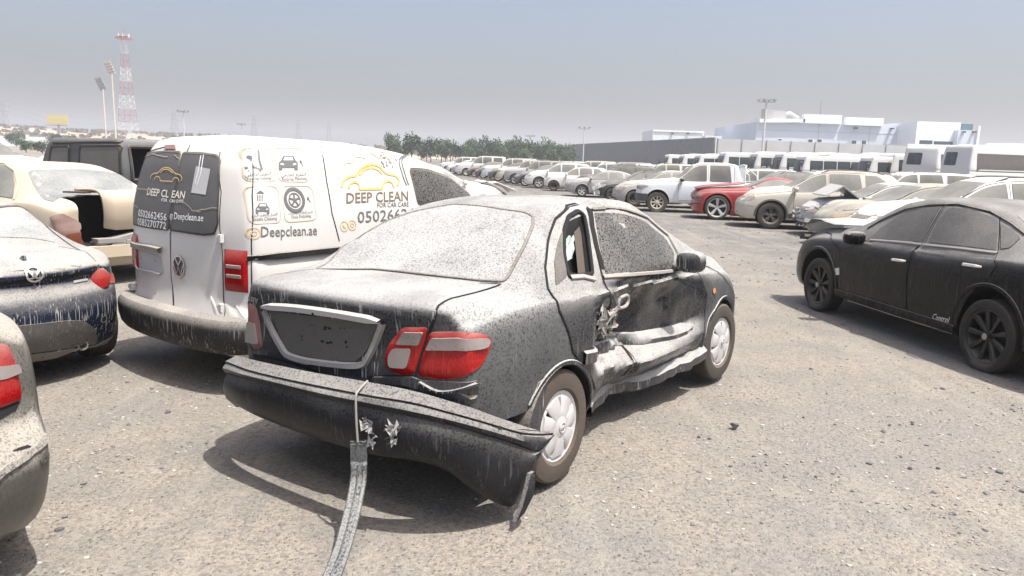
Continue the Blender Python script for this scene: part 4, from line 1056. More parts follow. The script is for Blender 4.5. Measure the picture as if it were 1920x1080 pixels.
# lamps
def vlamp(): 
    P = pl('R', [(432, 470), (452, 468), (463, 470), (466, 500), (465, 538), (456, 546), (436, 546)]) 
    return P
P1 = pl('B', [(414, 471), (432, 468), (452, 468), (452, 546), (432, 547), (416, 543)])
z0 = pt((435, 546))[1]; z1 = pt((435, 468))[1]
for ax, P in (('B', [(-.66, z0), (-.95, z0), (-.95, z1), (-.66, z1)]),):
    pass
lb_ = S.ray('B', -.74, (z0 + z1) / 2)[0]
def wrap_strip(name, ya, zlo, zhi, off, mat, parent, nn=14, sgn=-1, xin=.22, rows=6):
    """panel wrapped round the rear corner, built from the skin itself"""
    m = MB(); cols = []
    for i in range(nn + 1):
        t = i / nn; ang = math.radians(lerp(90, 0, t)); cols.append(ang)
    for i, a in enumerate(cols):
        for j in range(rows + 1):
            z = lerp(zlo, zhi, j / rows)
            d = Vector((math.sin(a), -sgn * math.cos(a), 0)); c = Vector((VAN['xr'] + .45, sgn * (.89 - .45), z)); o = c - d * 3
            h = S.bvh.ray_cast(o, d); 
            if h[0] is None: h = S.bvh.find_nearest(c - d * .5)
            n = h[1]; n = -n if n.dot(d) > 0 else n
            edge = min(i, nn - i, j * 1.5, (rows - j) * 1.5); q = off * min(1, .2 + edge * .8)
            m.v.append(tuple(h[0] + n * q))
    for i in range(nn):
        for j in range(rows): a = i * (rows + 1) + j; m.f.append((a, a + 1, a + rows + 2, a + rows + 1) if sgn < 0 else (a, a + rows + 1, a + rows + 2, a + 1))
    return m.build(name, mat, parent)
ca_ = [ (435,)]
def wrap_rng(name, a0, a1, zlo, zhi, off, mat, parent, sgn, nn=12, rows=6, lip=.006):
    m = MB()
    for i in range(nn + 1):
        a = math.radians(lerp(a0, a1, i / nn))
        for j in range(rows + 1):
            z = lerp(zlo, zhi, j / rows); d = Vector((math.sin(a), -sgn * math.cos(a), 0)); c = Vector((VAN['xr'] + .30, sgn * .59, z))
            h = S.bvh.ray_cast(c - d * 3, d)
            if h[0] is None: h = S.bvh.find_nearest(c - d * .3)
            n = h[1]; n = -n if n.dot(d) > 0 else n
            edge = min(i, nn - i, j, rows - j); m.v.append(tuple(h[0] + n * (off if edge else off * .1)))
    for i in range(nn):
        for j in range(rows): a = i * (rows + 1) + j; m.f.append((a, a + 1, a + rows + 2, a + rows + 1))
    return m.build(name, mat, parent)
for sg in (-1, 1):
    tl = wrap_rng('tail_lamp', 86, 34, z0, z1, .022, LAMPR, RV, sg)
    hh = z1 - z0
    wrap_rng('lamp_lens', 80, 40, z0 + hh * .28, z0 + hh * .47, .027, LAMPW, tl, sg, rows=3); wrap_rng('lamp_lens', 80, 40, z0 + hh * .51, z0 + hh * .70, .027, LAMPW, tl, sg, rows=3)
bl = pl('B', [(311, 274), (330, 273), (331, 281), (312, 281)]); van.P('brake_light', 'B', bl, .014, M('dred', lambda: dusty('dull_red_lamp', (.20, .04, .04), .3, 0, .5, .3, .1, .1)), None, r=.01, res=.04)
# bumper
vb = MB(); path = [(-1.72, .905), (-1.95, .90), (-2.12, .84), (-2.22, .68), (-2.28, .35), (-2.295, 0), (-2.28, -.35), (-2.22, -.68), (-2.12, -.84), (-1.95, -.90), (-1.72, -.905)]
vp = crom(path, 5)
for i, p in enumerate(vp):
    a = vp[max(i - 1, 0)]; b = vp[min(i + 1, len(vp) - 1)]; dx, dy = b[0] - a[0], b[1] - a[1]; L = math.hypot(dx, dy); nx, ny = -dy / L, dx / L
    if nx * (-1.4 - p[0]) + ny * (0 - p[1]) < 0: nx, ny = -nx, -ny
    for ins, z in ((.14, .545), (.10, .55), (.03, .535), (.004, .50), (0, .46), (.004, .40), (.02, .33), (.05, .29), (.12, .28)): vb.v.append((p[0] + nx * ins, p[1] + ny * ins, z))
for i in range(len(vp) - 1):
    for j in range(8): a = i * 9 + j; vb.f.append((a, a + 1, a + 10, a + 9))
vb.build('rear_bumper', M('vbump', lambda: dusty('van_bumper_plastic', (.010, .010, .012), .55, 0, .85, .07, .25, .8, dust=(.46, .43, .39), spec=.3)), RV)
# right side: panel seams, slide rail, front door and window
van.L('panel_gap', 'R', pl('R', [(601, 273), (606, 300), (612, 340), (622, 400), (636, 452)]), .008, .004, GAP, RV, res=.06)
van.L('panel_gap', 'R', [(-2.0, .60), (-1.99, 1.1), (-1.95, 1.4), (-1.90, 1.62)], .005, .004, GAP, RV, res=.06)
van.L('slide_rail', 'R', pl('R', [(466, 484), (520, 479), (580, 473), (640, 467), (700, 462)]), .045, .005, BLACK, RV, res=.06, high=.012)
fd_ = pl('R', [(764, 318), (800, 320), (850, 340), (890, 365), (930, 440), (800, 470), (778, 420)])
vd = van.P('door', 'R', fd_, .004, VANP, r=.02, res=.08)
fw = pl('R', [(770, 320), (800, 322), (845, 337), (888, 362), (785, 380)])
van.P('window', 'R', fw, .010, M('fgl', None), vd, r=.02, res=.06)
van.L('window_trim', 'R', rp(fw, .02), .05, .008, BLACK, vd, res=.05, closed=True)
van.P('windscreen', 'T', [(1.0, -.66), (1.04, 0), (1.0, .66), (.33, .60), (.35, 0), (.33, -.60)], .004, GLASS, None, r=.05, res=.1)
mirror(van, (.80, -1.02, 1.12), (.16, .22, .20), BLACK)
# printed panels on the side
GREY = plain('grey_print', (.13, .13, .135), .5, var=.05); LG = plain('tan_print', (.52, .42, .30), .5, var=.05)
OFF = .0035
decs = []
for cx0, cy0, quad in ((0, 0, [(440, 277), (508, 277), (518, 340), (455, 340)]), (1, 0, [(510, 277), (566, 278), (581, 341), (522, 340)]), (0, 1, [(454, 349), (520, 349), (527, 417), (467, 420)]), (1, 1, [(527, 348), (584, 349), (594, 412), (534, 417)])):
    P = rp(pl('R', quad), .05, 5); decs.append(line_geo(P, .006, True))
gp = stamp(S, 'picture_frames', decs[:1], 'R', OFF, LG, RV)
for d_ in decs[1:]: stamp(S, 'picture_frame', [d_], 'R', OFF, LG, RV)
def stext(px0, px1, txt, h, bold=.01, mat=None, nm='lettering', **k): return vtext(px0, px1, txt, h, bold, mat or GREY, RV, 'R', OFF, name=nm, **k)
stext((489, 444), (594, 440), 'Deepclean.ae', 20, .02)
stext((649, 381), (765, 376), 'DEEP CLEAN', 20, .035, M('brw', lambda: plain('brown_print', (.16, .12, .08), .5)))
stext((707, 389), (766, 387), 'FOR CAR CARE', 9, .02)
stext((670, 418), (800, 408), '0502662456', 22, .02)
stext((461, 338), (508, 336), 'Internal Polishing', 6, .01); stext((529, 339), (575, 337), 'External Polishing', 6, .01)
stext((474, 414), (519, 412), 'Steam Cleaning', 7, .01); stext((545, 410), (583, 407), 'Tires Polishing', 6, .01)
AR = (('\u0627\u0644\u062A\u0646\u0638\u064A\u0641 \u0627\u0644\u062F\u0627\u062E\u0644\u064A', (459, 330), (508, 328), 9), ('\u0627\u0644\u062A\u0644\u0645\u064A\u0639 \u0627\u0644\u062E\u0627\u0631\u062C\u064A', (527, 331), (574, 329), 9), ('\u0627\u0644\u063A\u0633\u064A\u0644 \u0648\u0627\u0644\u062A\u0639\u0642\u064A\u0645 \u0628\u0627\u0644\u0628\u062E\u0627\u0631', (471, 406), (520, 403), 7), ('\u062A\u0644\u0645\u064A\u0639 \u0627\u0644\u0625\u0637\u0627\u0631\u0627\u062A \u0648\u0627\u0644\u0631\u0646\u062C\u0627\u062A', (540, 402), (586, 399), 6))
_J = {0x627: (0xFE8D, 0xFE8E, 0, 0), 0x628: (0xFE8F, 0xFE90, 0xFE91, 0xFE92), 0x62A: (0xFE95, 0xFE96, 0xFE97, 0xFE98), 0x62C: (0xFE9D, 0xFE9E, 0xFE9F, 0xFEA0), 0x62E: (0xFEA5, 0xFEA6, 0xFEA7, 0xFEA8), 0x62F: (0xFEA9, 0xFEAA, 0, 0), 0x631: (0xFEAD, 0xFEAE, 0, 0), 0x633: (0xFEB1, 0xFEB2, 0xFEB3, 0xFEB4), 0x637: (0xFEC1, 0xFEC2, 0xFEC3, 0xFEC4), 0x638: (0xFEC5, 0xFEC6, 0xFEC7, 0xFEC8), 0x639: (0xFEC9, 0xFECA, 0xFECB, 0xFECC), 0x63A: (0xFECD, 0xFECE, 0xFECF, 0xFED0), 0x641: (0xFED1, 0xFED2, 0xFED3, 0xFED4), 0x642: (0xFED5, 0xFED6, 0xFED7, 0xFED8), 0x644: (0xFEDD, 0xFEDE, 0xFEDF, 0xFEE0), 0x645: (0xFEE1, 0xFEE2, 0xFEE3, 0xFEE4), 0x646: (0xFEE5, 0xFEE6, 0xFEE7, 0xFEE8), 0x648: (0xFEED, 0xFEEE, 0, 0), 0x64A: (0xFEF1, 0xFEF2, 0xFEF3, 0xFEF4), 0x625: (0xFE87, 0xFE88, 0, 0)}
def shape_ar(s):
    out = []
    for w_ in s.split(' '):
        o = []
        for i, ch in enumerate(w_):
            c = ord(ch); J = _J.get(c)
            if not J: o.append(ch); continue
            pj = i > 0 and _J.get(ord(w_[i - 1]), (0, 0, 0, 0))[2] != 0; nj = i < len(w_) - 1 and J[2] != 0
            o.append(chr(J[3] if pj and nj else J[1] if pj else J[2] if nj else J[0]))
        out.append(''.join(reversed(o)))
    return ' '.join(reversed(out))
for t_, a, b, h in AR: stext(a, b, shape_ar(t_), h * .8, .006)
def R_(pts): return pl('R', pts)
icons = []
# seat
icons += [line_geo(R_([(484, 281), (486, 300), (491, 318)]), .014), line_geo(R_([(460, 315), (476, 313), (490, 319)]), .012), line_geo(R_([(466, 320), (489, 321)]), .006), disc_geo(*R_([(469, 295)])[0], .012, 10), line_geo(R_([(469, 297), (472, 302)]), .006)]
def front_car(x, y, s, c_=0):
    Q = lambda p: R_([(x + a * s, y + b * s) for a, b in p])
    return [poly_geo(Q([(-13, -1), (-9, -9), (9, -9), (13, -1), (17, 3), (17, 12), (-17, 12), (-17, 3)])), poly_geo(Q([(-17, 12), (-11, 12), (-11, 16), (-17, 16)])), poly_geo(Q([(11, 12), (17, 12), (17, 16), (11, 16)]))]
def front_car_lines(x, y, s):
    Q = lambda p: R_([(x + a * s, y + b * s) for a, b in p])
    return [poly_geo(Q([(-9, -1), (-7, -7), (7, -7), (9, -1)])), poly_geo(Q([(-14, 4), (-8, 5), (-8, 8), (-14, 7)])), poly_geo(Q([(14, 4), (8, 5), (8, 8), (14, 7)]))]
icons += front_car(540, 302, 1.05) + front_car(492, 388, .75)
icons += [disc_geo(*R_([(563, 303)])[0], .010, 8), line_geo(R_([(563, 303), (568, 312)]), .005)]
icons += [poly_geo(R_([(480, 363), (488, 357), (496, 363)]))] + [disc_geo(*R_([(483 + 4.2 * i, 367 + 4 * j)])[0], .005, 6) for i in range(3) for j in range(3)]
c_ = R_([(552, 375)])[0]; icons += [disc_geo(c_[0], c_[1], .090, 28, .066), disc_geo(c_[0], c_[1], .052, 24, .044), disc_geo(c_[0], c_[1], .014, 12)] + [line_geo([(c_[0] + .014 * math.cos(a), c_[1] + .014 * math.sin(a)), (c_[0] + .046 * math.cos(a), c_[1] + .046 * math.sin(a))], .012) for a in (.3, 1.56, 2.8, 4.07, 5.3)]
icons += [disc_geo(*R_([(577, 372)])[0], .010, 8), line_geo(R_([(577, 372), (582, 379)]), .005)]
stamp(S, 'seat_icon', icons[:5], 'R', .0045, GREY, RV); stamp(S, 'car_icon', icons[5:8] + icons[11:13], 'R', .0045, GREY, RV); stamp(S, 'shower_icon', icons[8:11] + icons[13:23], 'R', .0045, GREY, RV)
stamp(S, 'tyre_icon', icons[23:], 'R', .0045, GREY, RV)
stamp(S, 'picture_highlights', front_car_lines(540, 302, 1.05) + front_car_lines(492, 388, .75), 'R', .0055, VANP, RV)
for q, kk in (((477, 437), 0), ((645, 424), 1), ((660, 422), 0)):
    c_ = R_([q])[0]; stamp(S, 'round_icon', [disc_geo(c_[0], c_[1], .040, 20, .034), (disc_geo(c_[0], c_[1], .018, 14, .012) if not kk else line_geo([(c_[0] - .014, c_[1] + .014), (c_[0] - .006, c_[1] - .006), (c_[0] + .014, c_[1] - .014)], .008))], 'R', .0045, GOLD, RV)
stamp(S, 'car_drawing', carlogo('R', 640, 322, 1.0, .018, -.03), 'R', .0045, GOLD, RV)
cl = crom(R_([(640, 322), (645, 308), (660, 304), (668, 294), (684, 296), (695, 288), (710, 296), (722, 294), (735, 306)]), 4); stamp(S, 'cloud_drawing', [line_geo(cl, .008)], 'R', .0045, LG, RV)
rr = random.Random(8); stamp(S, 'spray_dots', [disc_geo(*R_([(712 + rr.uniform(0, 34), 284 + rr.uniform(0, 30))])[0], .006, 5) for i in range(46)], 'R', .0045, GREY, RV)
for q in ([(735, 283), (748, 300), (755, 330), (762, 348)], [(741, 284), (753, 300), (760, 330), (766, 347)]): stamp(S, 'print_stroke', [line_geo(crom(R_(q), 4), .012)], 'R', .0045, GREY, RV)
for x in (-1.34, 1.34):
    for sd in (-1, 1): wheel(RV, x, sd * .775, .32, .20, .2, 'steel', RIMD, sd)
for s_ in (1, -1): van.P('headlamp', 'F', [(s_ * .46, .68), (s_ * .78, .70), (s_ * .74, .86), (s_ * .48, .80)], .008, LAMPW, None, r=.03, res=.06)
van.P('grille', 'F', [(-.42, .66), (.42, .66), (.40, .76), (-.40, .76)], .008, BLACK, None, r=.02, res=.08)
# ---------------------------------------------------------------- black sedan on the right
BLKP = dusty('black_paint', (.004, .004, .0045), .25, 0, .75, .0, .2, .10, coat=.05, spec=.16, dust=(.42, .41, .39))
al = sedan(L=4.86, W=1.83, H=1.47, wb=2.775, R=.335, ro=1.09)
al['wins'] = [(.02, 1.08), (-.86, -.07)]; al['doors'] = [(-.03, 1.02), (-1.0, -.07)]; al['qwin'] = (-1.36, -.95)
ac = Car(al, 'black_sedan', (4.85, 8.18, 0), math.radians(98.8), 'matt black sedan with flat tyres and a crumpled open bonnet at the right edge', 'car', fine=1.3)
def alt_t(px): return ac.t('L', px)
AG = M('altglass', lambda: dusty('dusty_black_glass', (.008, .008, .009), .12, 0, .55, .10, .25, .05, spec=.25, dust=(.40, .385, .36)))
S = ac.S; RA = ac.root
hs = [cyl_cut(x, .335, .405, a, b, 32) for x in (-1.3875, 1.3875) for a, b in ((-1.3, -.6), (.6, 1.3))]
nose_cut = MB().box((2.34, .30, .50), (.36, 1.6, .50)); hs.append((nose_cut.v, nose_cut.f))
S.build(BLKP, RA, hs)
d1 = alt_t([(1575, 470), (1600, 462), (1628, 450), (1660, 425), (1700, 402), (1740, 388), (1770, 386), (1755, 410), (1730, 455), (1712, 470), (1700, 515), (1699, 560), (1702, 595), (1640, 578), (1598, 566), (1578, 540)])
d2 = alt_t([(1775, 386), (1820, 388), (1875, 407), (1872, 470), (1868, 500), (1850, 525), (1830, 540), (1812, 560), (1798, 590), (1792, 624), (1740, 607), (1705, 596), (1702, 560), (1703, 515), (1715, 470), (1735, 455), (1758, 410)])
D1 = ac.P('door', 'L', d1, .004, BLKP, r=.015, res=.06); D2 = ac.P('door', 'L', d2, .004, BLKP, r=.015, res=.06)
ac.L('door_gap', 'L', d1, .008, .0045, GAP, D1, res=.05, closed=True); ac.L('door_gap', 'L', d2, .008, .0045, GAP, D2, res=.05, closed=True)
ac.P('window', 'L', alt_t([(1633, 447), (1650, 430), (1690, 404), (1735, 390), (1764, 388), (1748, 415), (1729, 454), (1680, 451)]), .009, AG, D1, r=.015, res=.06)
ac.P('window', 'L', alt_t([(1743, 455), (1760, 415), (1780, 391), (1815, 392), (1862, 408), (1872, 416), (1868, 470), (1800, 461)]), .009, AG, D2, r=.015, res=.06)
ac.P('quarter_window', 'L', alt_t([(1877, 420), (1900, 432), (1914, 447), (1895, 465), (1877, 468)]), .008, AG, None, r=.015, res=.06)
ac.L('window_trim', 'L', alt_t([(1633, 450), (1700, 455), (1730, 459)]), .022, .010, M('dchr', lambda: dusty('dull_chrome', (.40, .40, .40), .25, .9, .8, .3, .1, 0)), D1, high=.007)
ac.L('window_trim', 'L', alt_t([(1732, 459), (1800, 466), (1872, 475)]), .022, .010, M('dchr', None), D2, high=.007)
ac.L('window_trim', 'L', alt_t([(1628, 428), (1655, 412), (1700, 392), (1745, 384), (1800, 383), (1860, 397), (1900, 420), (1925, 440)]), .022, .008, BLACK, None, high=.008)
for q, dd in ((((1676, 487), (1700, 490)), D1), (((1808, 496), (1842, 501)), D2)):
    a, b = alt_t(q); A, n1 = S.ray('L', *a); B, n2 = S.ray('L', *b)
    MB().tube([A + n1 * .008, A.lerp(B, .15) + n1 * .038, A.lerp(B, .85) + n1 * .038, B + n2 * .008], [.010, .015, .015, .010], 8).build('door_handle', CHROME, dd)
ac.L('sill_trim', 'L', alt_t([(1585, 572), (1680, 600), (1780, 632)]), .018, .006, M('dchr', None), None, high=.006)
ac.P('sill', 'L', [(-1.0, .24), (1.0, .24), (1.0, .32), (-1.0, .32)], .018, BLKP, None, r=.03, res=.1)
for x in (-1.3875, 1.3875): arch_lip(ac, x, .335, .405, 'L', BLKP, w=.04)
ac.L('wing_gap', 'L', alt_t([(1575, 470), (1560, 440), (1548, 435)]), .008, .004, GAP)
ac.P('fuel_flap', 'L', alt_t([(1905, 512), (1935, 512), (1935, 547), (1900, 542)]), .006, BLKP, None, r=.03, res=.05)
ac.P('number_sticker', 'L', alt_t([(1566, 503), (1574, 502), (1574, 515), (1566, 516)]), .005, plain('white_sticker', (.62, .62, .60), .5), None, r=.002, res=.05)
sc_ = alt_t([(1748, 598), (1782, 606)]); a, b = Vector(sc_[0]), Vector(sc_[1]); g = text_geo('Control', 1, .0, .5); wd = max(p[0] for p in g[0]); e_ = (b - a) / wd
stamp(S, 'script_lettering', [([(a.x + e_.x * x, a.y + e_.y * x + .085 * y) for x, y in g[0]], g[1]), ], 'L', .0065, WHITEP, D2)
g = text_geo('produced by', 1, .0, 0); wd = max(p[0] for p in g[0]); e_ = (b - a) / wd * .6
stamp(S, 'script_lettering', [([(a.x + e_.x * x, a.y - .035 + e_.y * x + .03 * y) for x, y in g[0]], g[1])], 'L', .0065, WHITEP, D2)
h_, n_ = S.ray('L', *alt_t([(1625, 452)])[0]); mirror(ac, (h_.x + .03, h_.y + .14, h_.z + .03), (.15, .24, .15), BLKP, side=1)
ac.P('windscreen', 'T', [(1.0, -.66), (1.05, 0), (1.0, .66), (.35, .52), (.37, 0), (.35, -.52)], .004, GLASS, None, r=.04, res=.1)
ac.P('rear_window', 'T', [(-1.75, -.62), (-1.1, -.5), (-1.1, .5), (-1.75, .62)], .004, GLASS, None, r=.05, res=.1)
for s_ in (1, -1): ac.P('tail_lamp', 'B', [(s_ * .52, .80), (s_ * .86, .80), (s_ * .84, .95), (s_ * .56, .95)], .008, LAMPR, None, r=.03, res=.05)
ac.L('boot_gap', 'B', [(-.60, .96), (-.50, .66), (.50, .66), (.60, .96)], .01, .004, GAP, res=.06); ac.L('bumper_gap', 'B', [(-.86, .62), (.86, .62)], .01, .004, GAP, res=.06)
ac.P('plate_recess', 'B', [(-.28, .70), (.28, .70), (.30, .84), (-.30, .84)], .004, BLACK, None, r=.02, res=.08)
# crumpled bonnet, broken lamp and torn nose
bo_ = MB(); n1, n2 = 9, 7
for i in range(n1):
    for j in range(n2):
        u, v = i / (n1 - 1), j / (n2 - 1); x = lerp(1.15, 1.98, u); y = lerp(-.70, .76, v)
        z = S.top(x) + .03 + .07 * u + .04 * math.sin(u * 7 + v * 3) * u + .10 * abs(noise.noise(Vector((u * 4, v * 4, 3)))) * u
        bo_.v.append((x + .05 * math.sin(v * 9) * u, y, z))
for i in range(n1 - 1):
    for j in range(n2 - 1): a = i * n2 + j; bo_.f.append((a, a + n2, a + n2 + 1, a + 1))
bn = bo_.build('bonnet', dusty('black_paint_dusty', (.012, .012, .013), .3, 0, 1.05, .2, .2, .3, dust=(.66, .65, .63)), RA, True, 30); md = bn.modifiers.new('t', 'SOLIDIFY'); md.thickness = .012
jb = MB(); rr = random.Random(3)
for i in range(26):
    c_ = (rr.uniform(1.98, 2.16), rr.uniform(-.4, .70), rr.uniform(.42, .86)); jb.box(c_, (rr.uniform(.04, .16), rr.uniform(.03, .2), rr.uniform(.02, .10)), Matrix.Rotation(rr.uniform(-.6, .6), 3, 'Y') @ Matrix.Rotation(rr.uniform(-.6, .6), 3, 'Z'))
jb.build('broken_nose', BLACK, RA, False)
ac.P('headlamp', 'L', [(2.10, .66), (1.90, .78), (1.86, .86), (2.02, .84), (2.16, .72)], .01, M('amb2', lambda: dusty('smoky_lamp', (.20, .09, .05), .2, 0, .6, .4, .2, .1, coat=.4)), None, r=.02, res=.05)
wh = [(-1.3875, 1), (1.3875, 1), (-1.3875, -1), (1.3875, -1)]
for x, sd in wh:
    o = wheel(RA, x, sd * .80, .330, .238, .20, 'multi', RIMK, sd, .030, M('tyk', lambda: dusty('black_tyre', (.012, .012, .012), .7, 0, .5, .10, .1, 0, spec=.3, dust=(.30, .25, .19))))
    if sd > 0:
        cm_ = MB().lathe([(-.10, .030), (-.104, .026), (-.104, 0)], 16); cm_.build('centre_cap', M('capm', lambda: plain('pale_cap', (.35, .34, .28), .4)), o)

# ---------------------------------------------------------------- dark blue sports car on the left
MXP = dusty('blue_sports_paint', (.006, .012, .030), .2, 0, 1.05, .04, .3, 1.3, coat=.2, spec=.3, dust=(.47, .455, .43))
MX = dict(kind='coupe', xr=-1.93, xf=1.98, W=1.735, H=1.24, wb=2.31, R=.31, bot=.17, rf=.06, kT=.30, kN=.24, range=.9, rail=.86, mid=.6, pow=2.4,
    top=[(-1.93, .82), (-1.86, .86), (-1.7, .885), (-1.3, .93), (-1.05, 1.0), (-.7, 1.15), (-.45, 1.225), (-.1, 1.235), (.25, 1.17), (.8, .90), (1.2, .84), (1.7, .74), (1.98, .58)],
    belt=[(-1.93, .76), (-1.5, .86), (-1.2, .88), (-.8, .86), (0, .82), (.8, .80), (1.6, .70), (1.98, .52)],
    wtop=[(-1.93, .60), (-1.5, .60), (-1.0, .58), (-.7, .52), (-.3, .50), (.25, .50), (.8, .62), (1.98, .5)],
    wmax=[(-1.93, .78), (-1.6, .83), (-1.15, .865), (-.2, .84), (.8, .85), (1.5, .83), (1.98, .7)],
    tail=[(.15, .16), (.3, .05), (.5, 0), (.62, .02), (.74, .08), (.82, .04), (.90, .10)], nose=[(.2, .10), (.4, 0), (.7, .2)])
mx = Car(MX, 'sports_coupe', (-4.80, 6.40, 0), math.radians(138), 'dark blue two door sports coupe with round red tail lamp and pale dust streaks', 'car', fine=1.5)
S = mx.S; RM = mx.root
S.build(MXP, RM, [cyl_cut(x, .31, .37, a, b, 28) for x in (-1.155, 1.155) for a, b in ((-1.3, -.58), (.58, 1.3))])
lid = mx.t('D', [(-30, 475), (0, 462), (40, 455), (110, 463), (160, 473), (178, 490), (184, 497), (168, 512), (120, 520), (60, 526), (0, 534), (-30, 538)])
ML = mx.P('boot_lid', 'D', lid, .004, MXP, r=.02, res=.05)
mx.L('boot_gap', 'D', lid[3:], .008, .0045, GAP, ML, res=.04)
dk = mx.t('B', [(-30, 620), (20, 612), (120, 601), (155, 600), (175, 613), (182, 632), (180, 643), (120, 652), (30, 665), (-30, 672)])
mx.P('number_plate_panel', 'B', dk, .006, M('mxd', lambda: dusty('dark_grey_plastic', (.03, .033, .04), .5, 0, .8, .22, .2, .5)), None, r=.03, res=.05)
df = mx.t('B', [(-30, 676), (30, 668), (120, 656), (182, 646), (232, 634), (236, 641), (205, 655), (150, 664), (100, 672), (30, 682), (-30, 688)])
mx.P('diffuser', 'B', df, .008, M('mxd2', lambda: dusty('brown_dusty_plastic', (.06, .055, .05), .6, 0, .8, .4, .2, .3)), None, r=.01, res=.05)
dkb = mx.t('B', [(-30, 578), (60, 566), (150, 556), (215, 553), (232, 565), (233, 600), (228, 610), (215, 590), (180, 600), (155, 596), (120, 598), (20, 609), (-30, 617)])
la = mx.t('B', [(185, 523)])[0]; r_ = .078
m_ = MB()
h0, n0 = S.ray('B', *la); n0 = (n0 + Vector((-1.2, 0, 0))).normalized(); q_ = n0.to_track_quat('Y', 'Z').to_matrix()
for nm, r0_, o0, o1, mt in (('lamp_housing', .092, -.02, .012, BLACK), ('tail_lamp', .080, .0, .026, LAMPR)):
    mm = MB(); prof = [(o0, r0_), (o1 - .008, r0_), (o1, r0_ * .92), (o1 + .006, r0_ * .6), (o1 + .008, 0)]
    mm.lathe(prof, 28, tuple(h0), q_); mm.build(nm, mt, RM)
mx.P('side_lamp', 'B', mx.t('B', [(200, 512), (214, 510), (221, 520), (212, 531), (200, 532)]), .008, LAMPR, None, r=.02, res=.04)
e = mx.t('B', [(63, 515)])[0]; h_, n_ = S.ray('B', *e)
bd = stamp(S, 'wing_emblem', [line_geo([(e[0] - .050 * math.cos(t), e[1] + .038 * math.sin(t)) for t in [i * math.pi / 10 for i in range(20)]], .011, True), line_geo(crom([(e[0] + .056, e[1] + .018), (e[0] + .03, e[1] + .016), (e[0], e[1] - .014), (e[0] - .03, e[1] + .016), (e[0] - .056, e[1] + .018)], 4), .011), line_geo(crom([(e[0] + .036, e[1] - .016), (e[0] + .018, e[1] - .018), (e[0], e[1] - .012), (e[0] - .018, e[1] - .018), (e[0] - .036, e[1] - .016)], 3), .009)], 'B', .02, CHROME, RM)
mx.P('model_badge', 'B', mx.t('B', [(138, 526), (163, 522), (163, 526), (138, 531)]), .008, CHROME, None, r=0, res=.05)
h_, n_ = S.ray('D', *mx.t('D', [(42, 487)])[0])
MB().prism([(-.05, 0), (.05, 0), (-.035, .035), (-.045, .035)], -.012, .012, Matrix.Translation(h_)).build('aerial_fin', MXP, RM)
for q in ((144, 667), (162, 661)):
    a = mx.t('B', [q])[0]; h_, n_ = S.ray('B', *a); c = (h_.x - .03, a[0], .235)
    MB().lathe([(0, .030), (0, .036), (.12, .036), (.12, .028), (.0, .028)], 18, c, Matrix.Rotation(-math.pi / 2, 3, 'Z')).build('exhaust', METAL, RM)
a = mx.t('B', [(194, 598)])[0]; stamp(S, 'tow_cover', [disc_geo(a[0], a[1], .030, 18, .022)], 'B', .006, CHROME, RM); stamp(S, 'tow_recess', [disc_geo(a[0], a[1], .022, 18)], 'B', .004, GAP, RM)
mx.P('reflector_recess', 'B', mx.t('B', [(215, 606), (228, 608), (232, 620), (222, 634), (207, 636), (214, 622)]), .006, M('mxr', lambda: dusty('smoked_reflector', (.10, .06, .05), .2, 0, .6, .3, .2, .2)), None, r=.015, res=.04)
rwp = mx.t('T', [(-40, 398), (50, 400), (55, 404), (80, 430), (104, 455), (60, 447), (0, 445), (-40, 446)])
mx.P('rear_window', 'T', rwp, .005, M('mxg', lambda: dusty('streaked_glass', (.05, .055, .06), .15, 0, .9, .7, .4, .6, dust=(.50, .51, .50))), None, r=.015, res=.06)
mx.L('window_seal', 'T', mx.t('T', [(-40, 394), (52, 396)]), .03, .006, BLACK, high=.006)
mx.L('roof_gap', 'T', mx.t('T', [(43, 383), (58, 398), (90, 428), (125, 455), (150, 470)]), .008, .005, GAP)
for x in (-1.155, 1.155):
    for sd in (-1, 1): wheel(RM, x, sd * .755, .31, .215, .2, 'five', RIMD, sd)

# ---------------------------------------------------------------- grey saloon corner at the lower left edge
GYP = dusty('grey_green_paint', (.055, .055, .048), .3, 0, 1.1, .10, .5, .1, coat=.2, spec=.3, dust=(.47, .435, .385))
gy = sedan(L=4.45, W=1.70, H=1.46, wb=2.6, R=.30, ro=.98); gy['kT'] = .16; gy['rf'] = .06
gy['tail'] = [(.2, .16), (.34, .05), (.5, .0), (.57, .03), (.64, .15), (.85, .20), (1.0, .24)]; gy['kT'] = .26
gc = Car(gy, 'grey_saloon', (-3.80, 3.62, 0), math.radians(138), 'dusty grey green saloon cut off at the lower left edge, rear bumper showing', 'car', fine=1.3)
dress(gc, GYP, lamps=False)
S = gc.S
gc.P('tail_lamp', 'B', [(0 - 30, 640), (12, 648), (24, 680), (36, 735), (34, 750), (0, 764), (-30, 770)], .012, LAMPR, None, True, .02, res=.03, crown=.012)
gc.P('lamp_lens', 'B', [(-30, 690), (0, 688), (24, 684), (30, 700), (0, 712), (-30, 716)], .028, LAMPW, None, True, .01, res=.03)
gc.P('lamp_gap', 'B', [(-30, 770), (0, 766), (36, 752), (30, 768), (0, 786), (-30, 800)], .004, GAP, None, True, .01, res=.03)
gc.L('bumper_moulding', 'B', crom(gc.t('B', [(-20, 905), (10, 882), (50, 855), (78, 832), (86, 822)]), 4), .03, .004, GYP, high=.010)
a = gc.t('B', [(83, 859)])[0]; stamp(S, 'parking_sensor', [disc_geo(a[0], a[1], .022, 16, .018), disc_geo(a[0], a[1], .013, 14, .009)], 'B', .006, GYP, gc.root)
a = gc.t('B', [(66, 945)])[0]; h_, n_ = S.ray('B', a[0], .30)
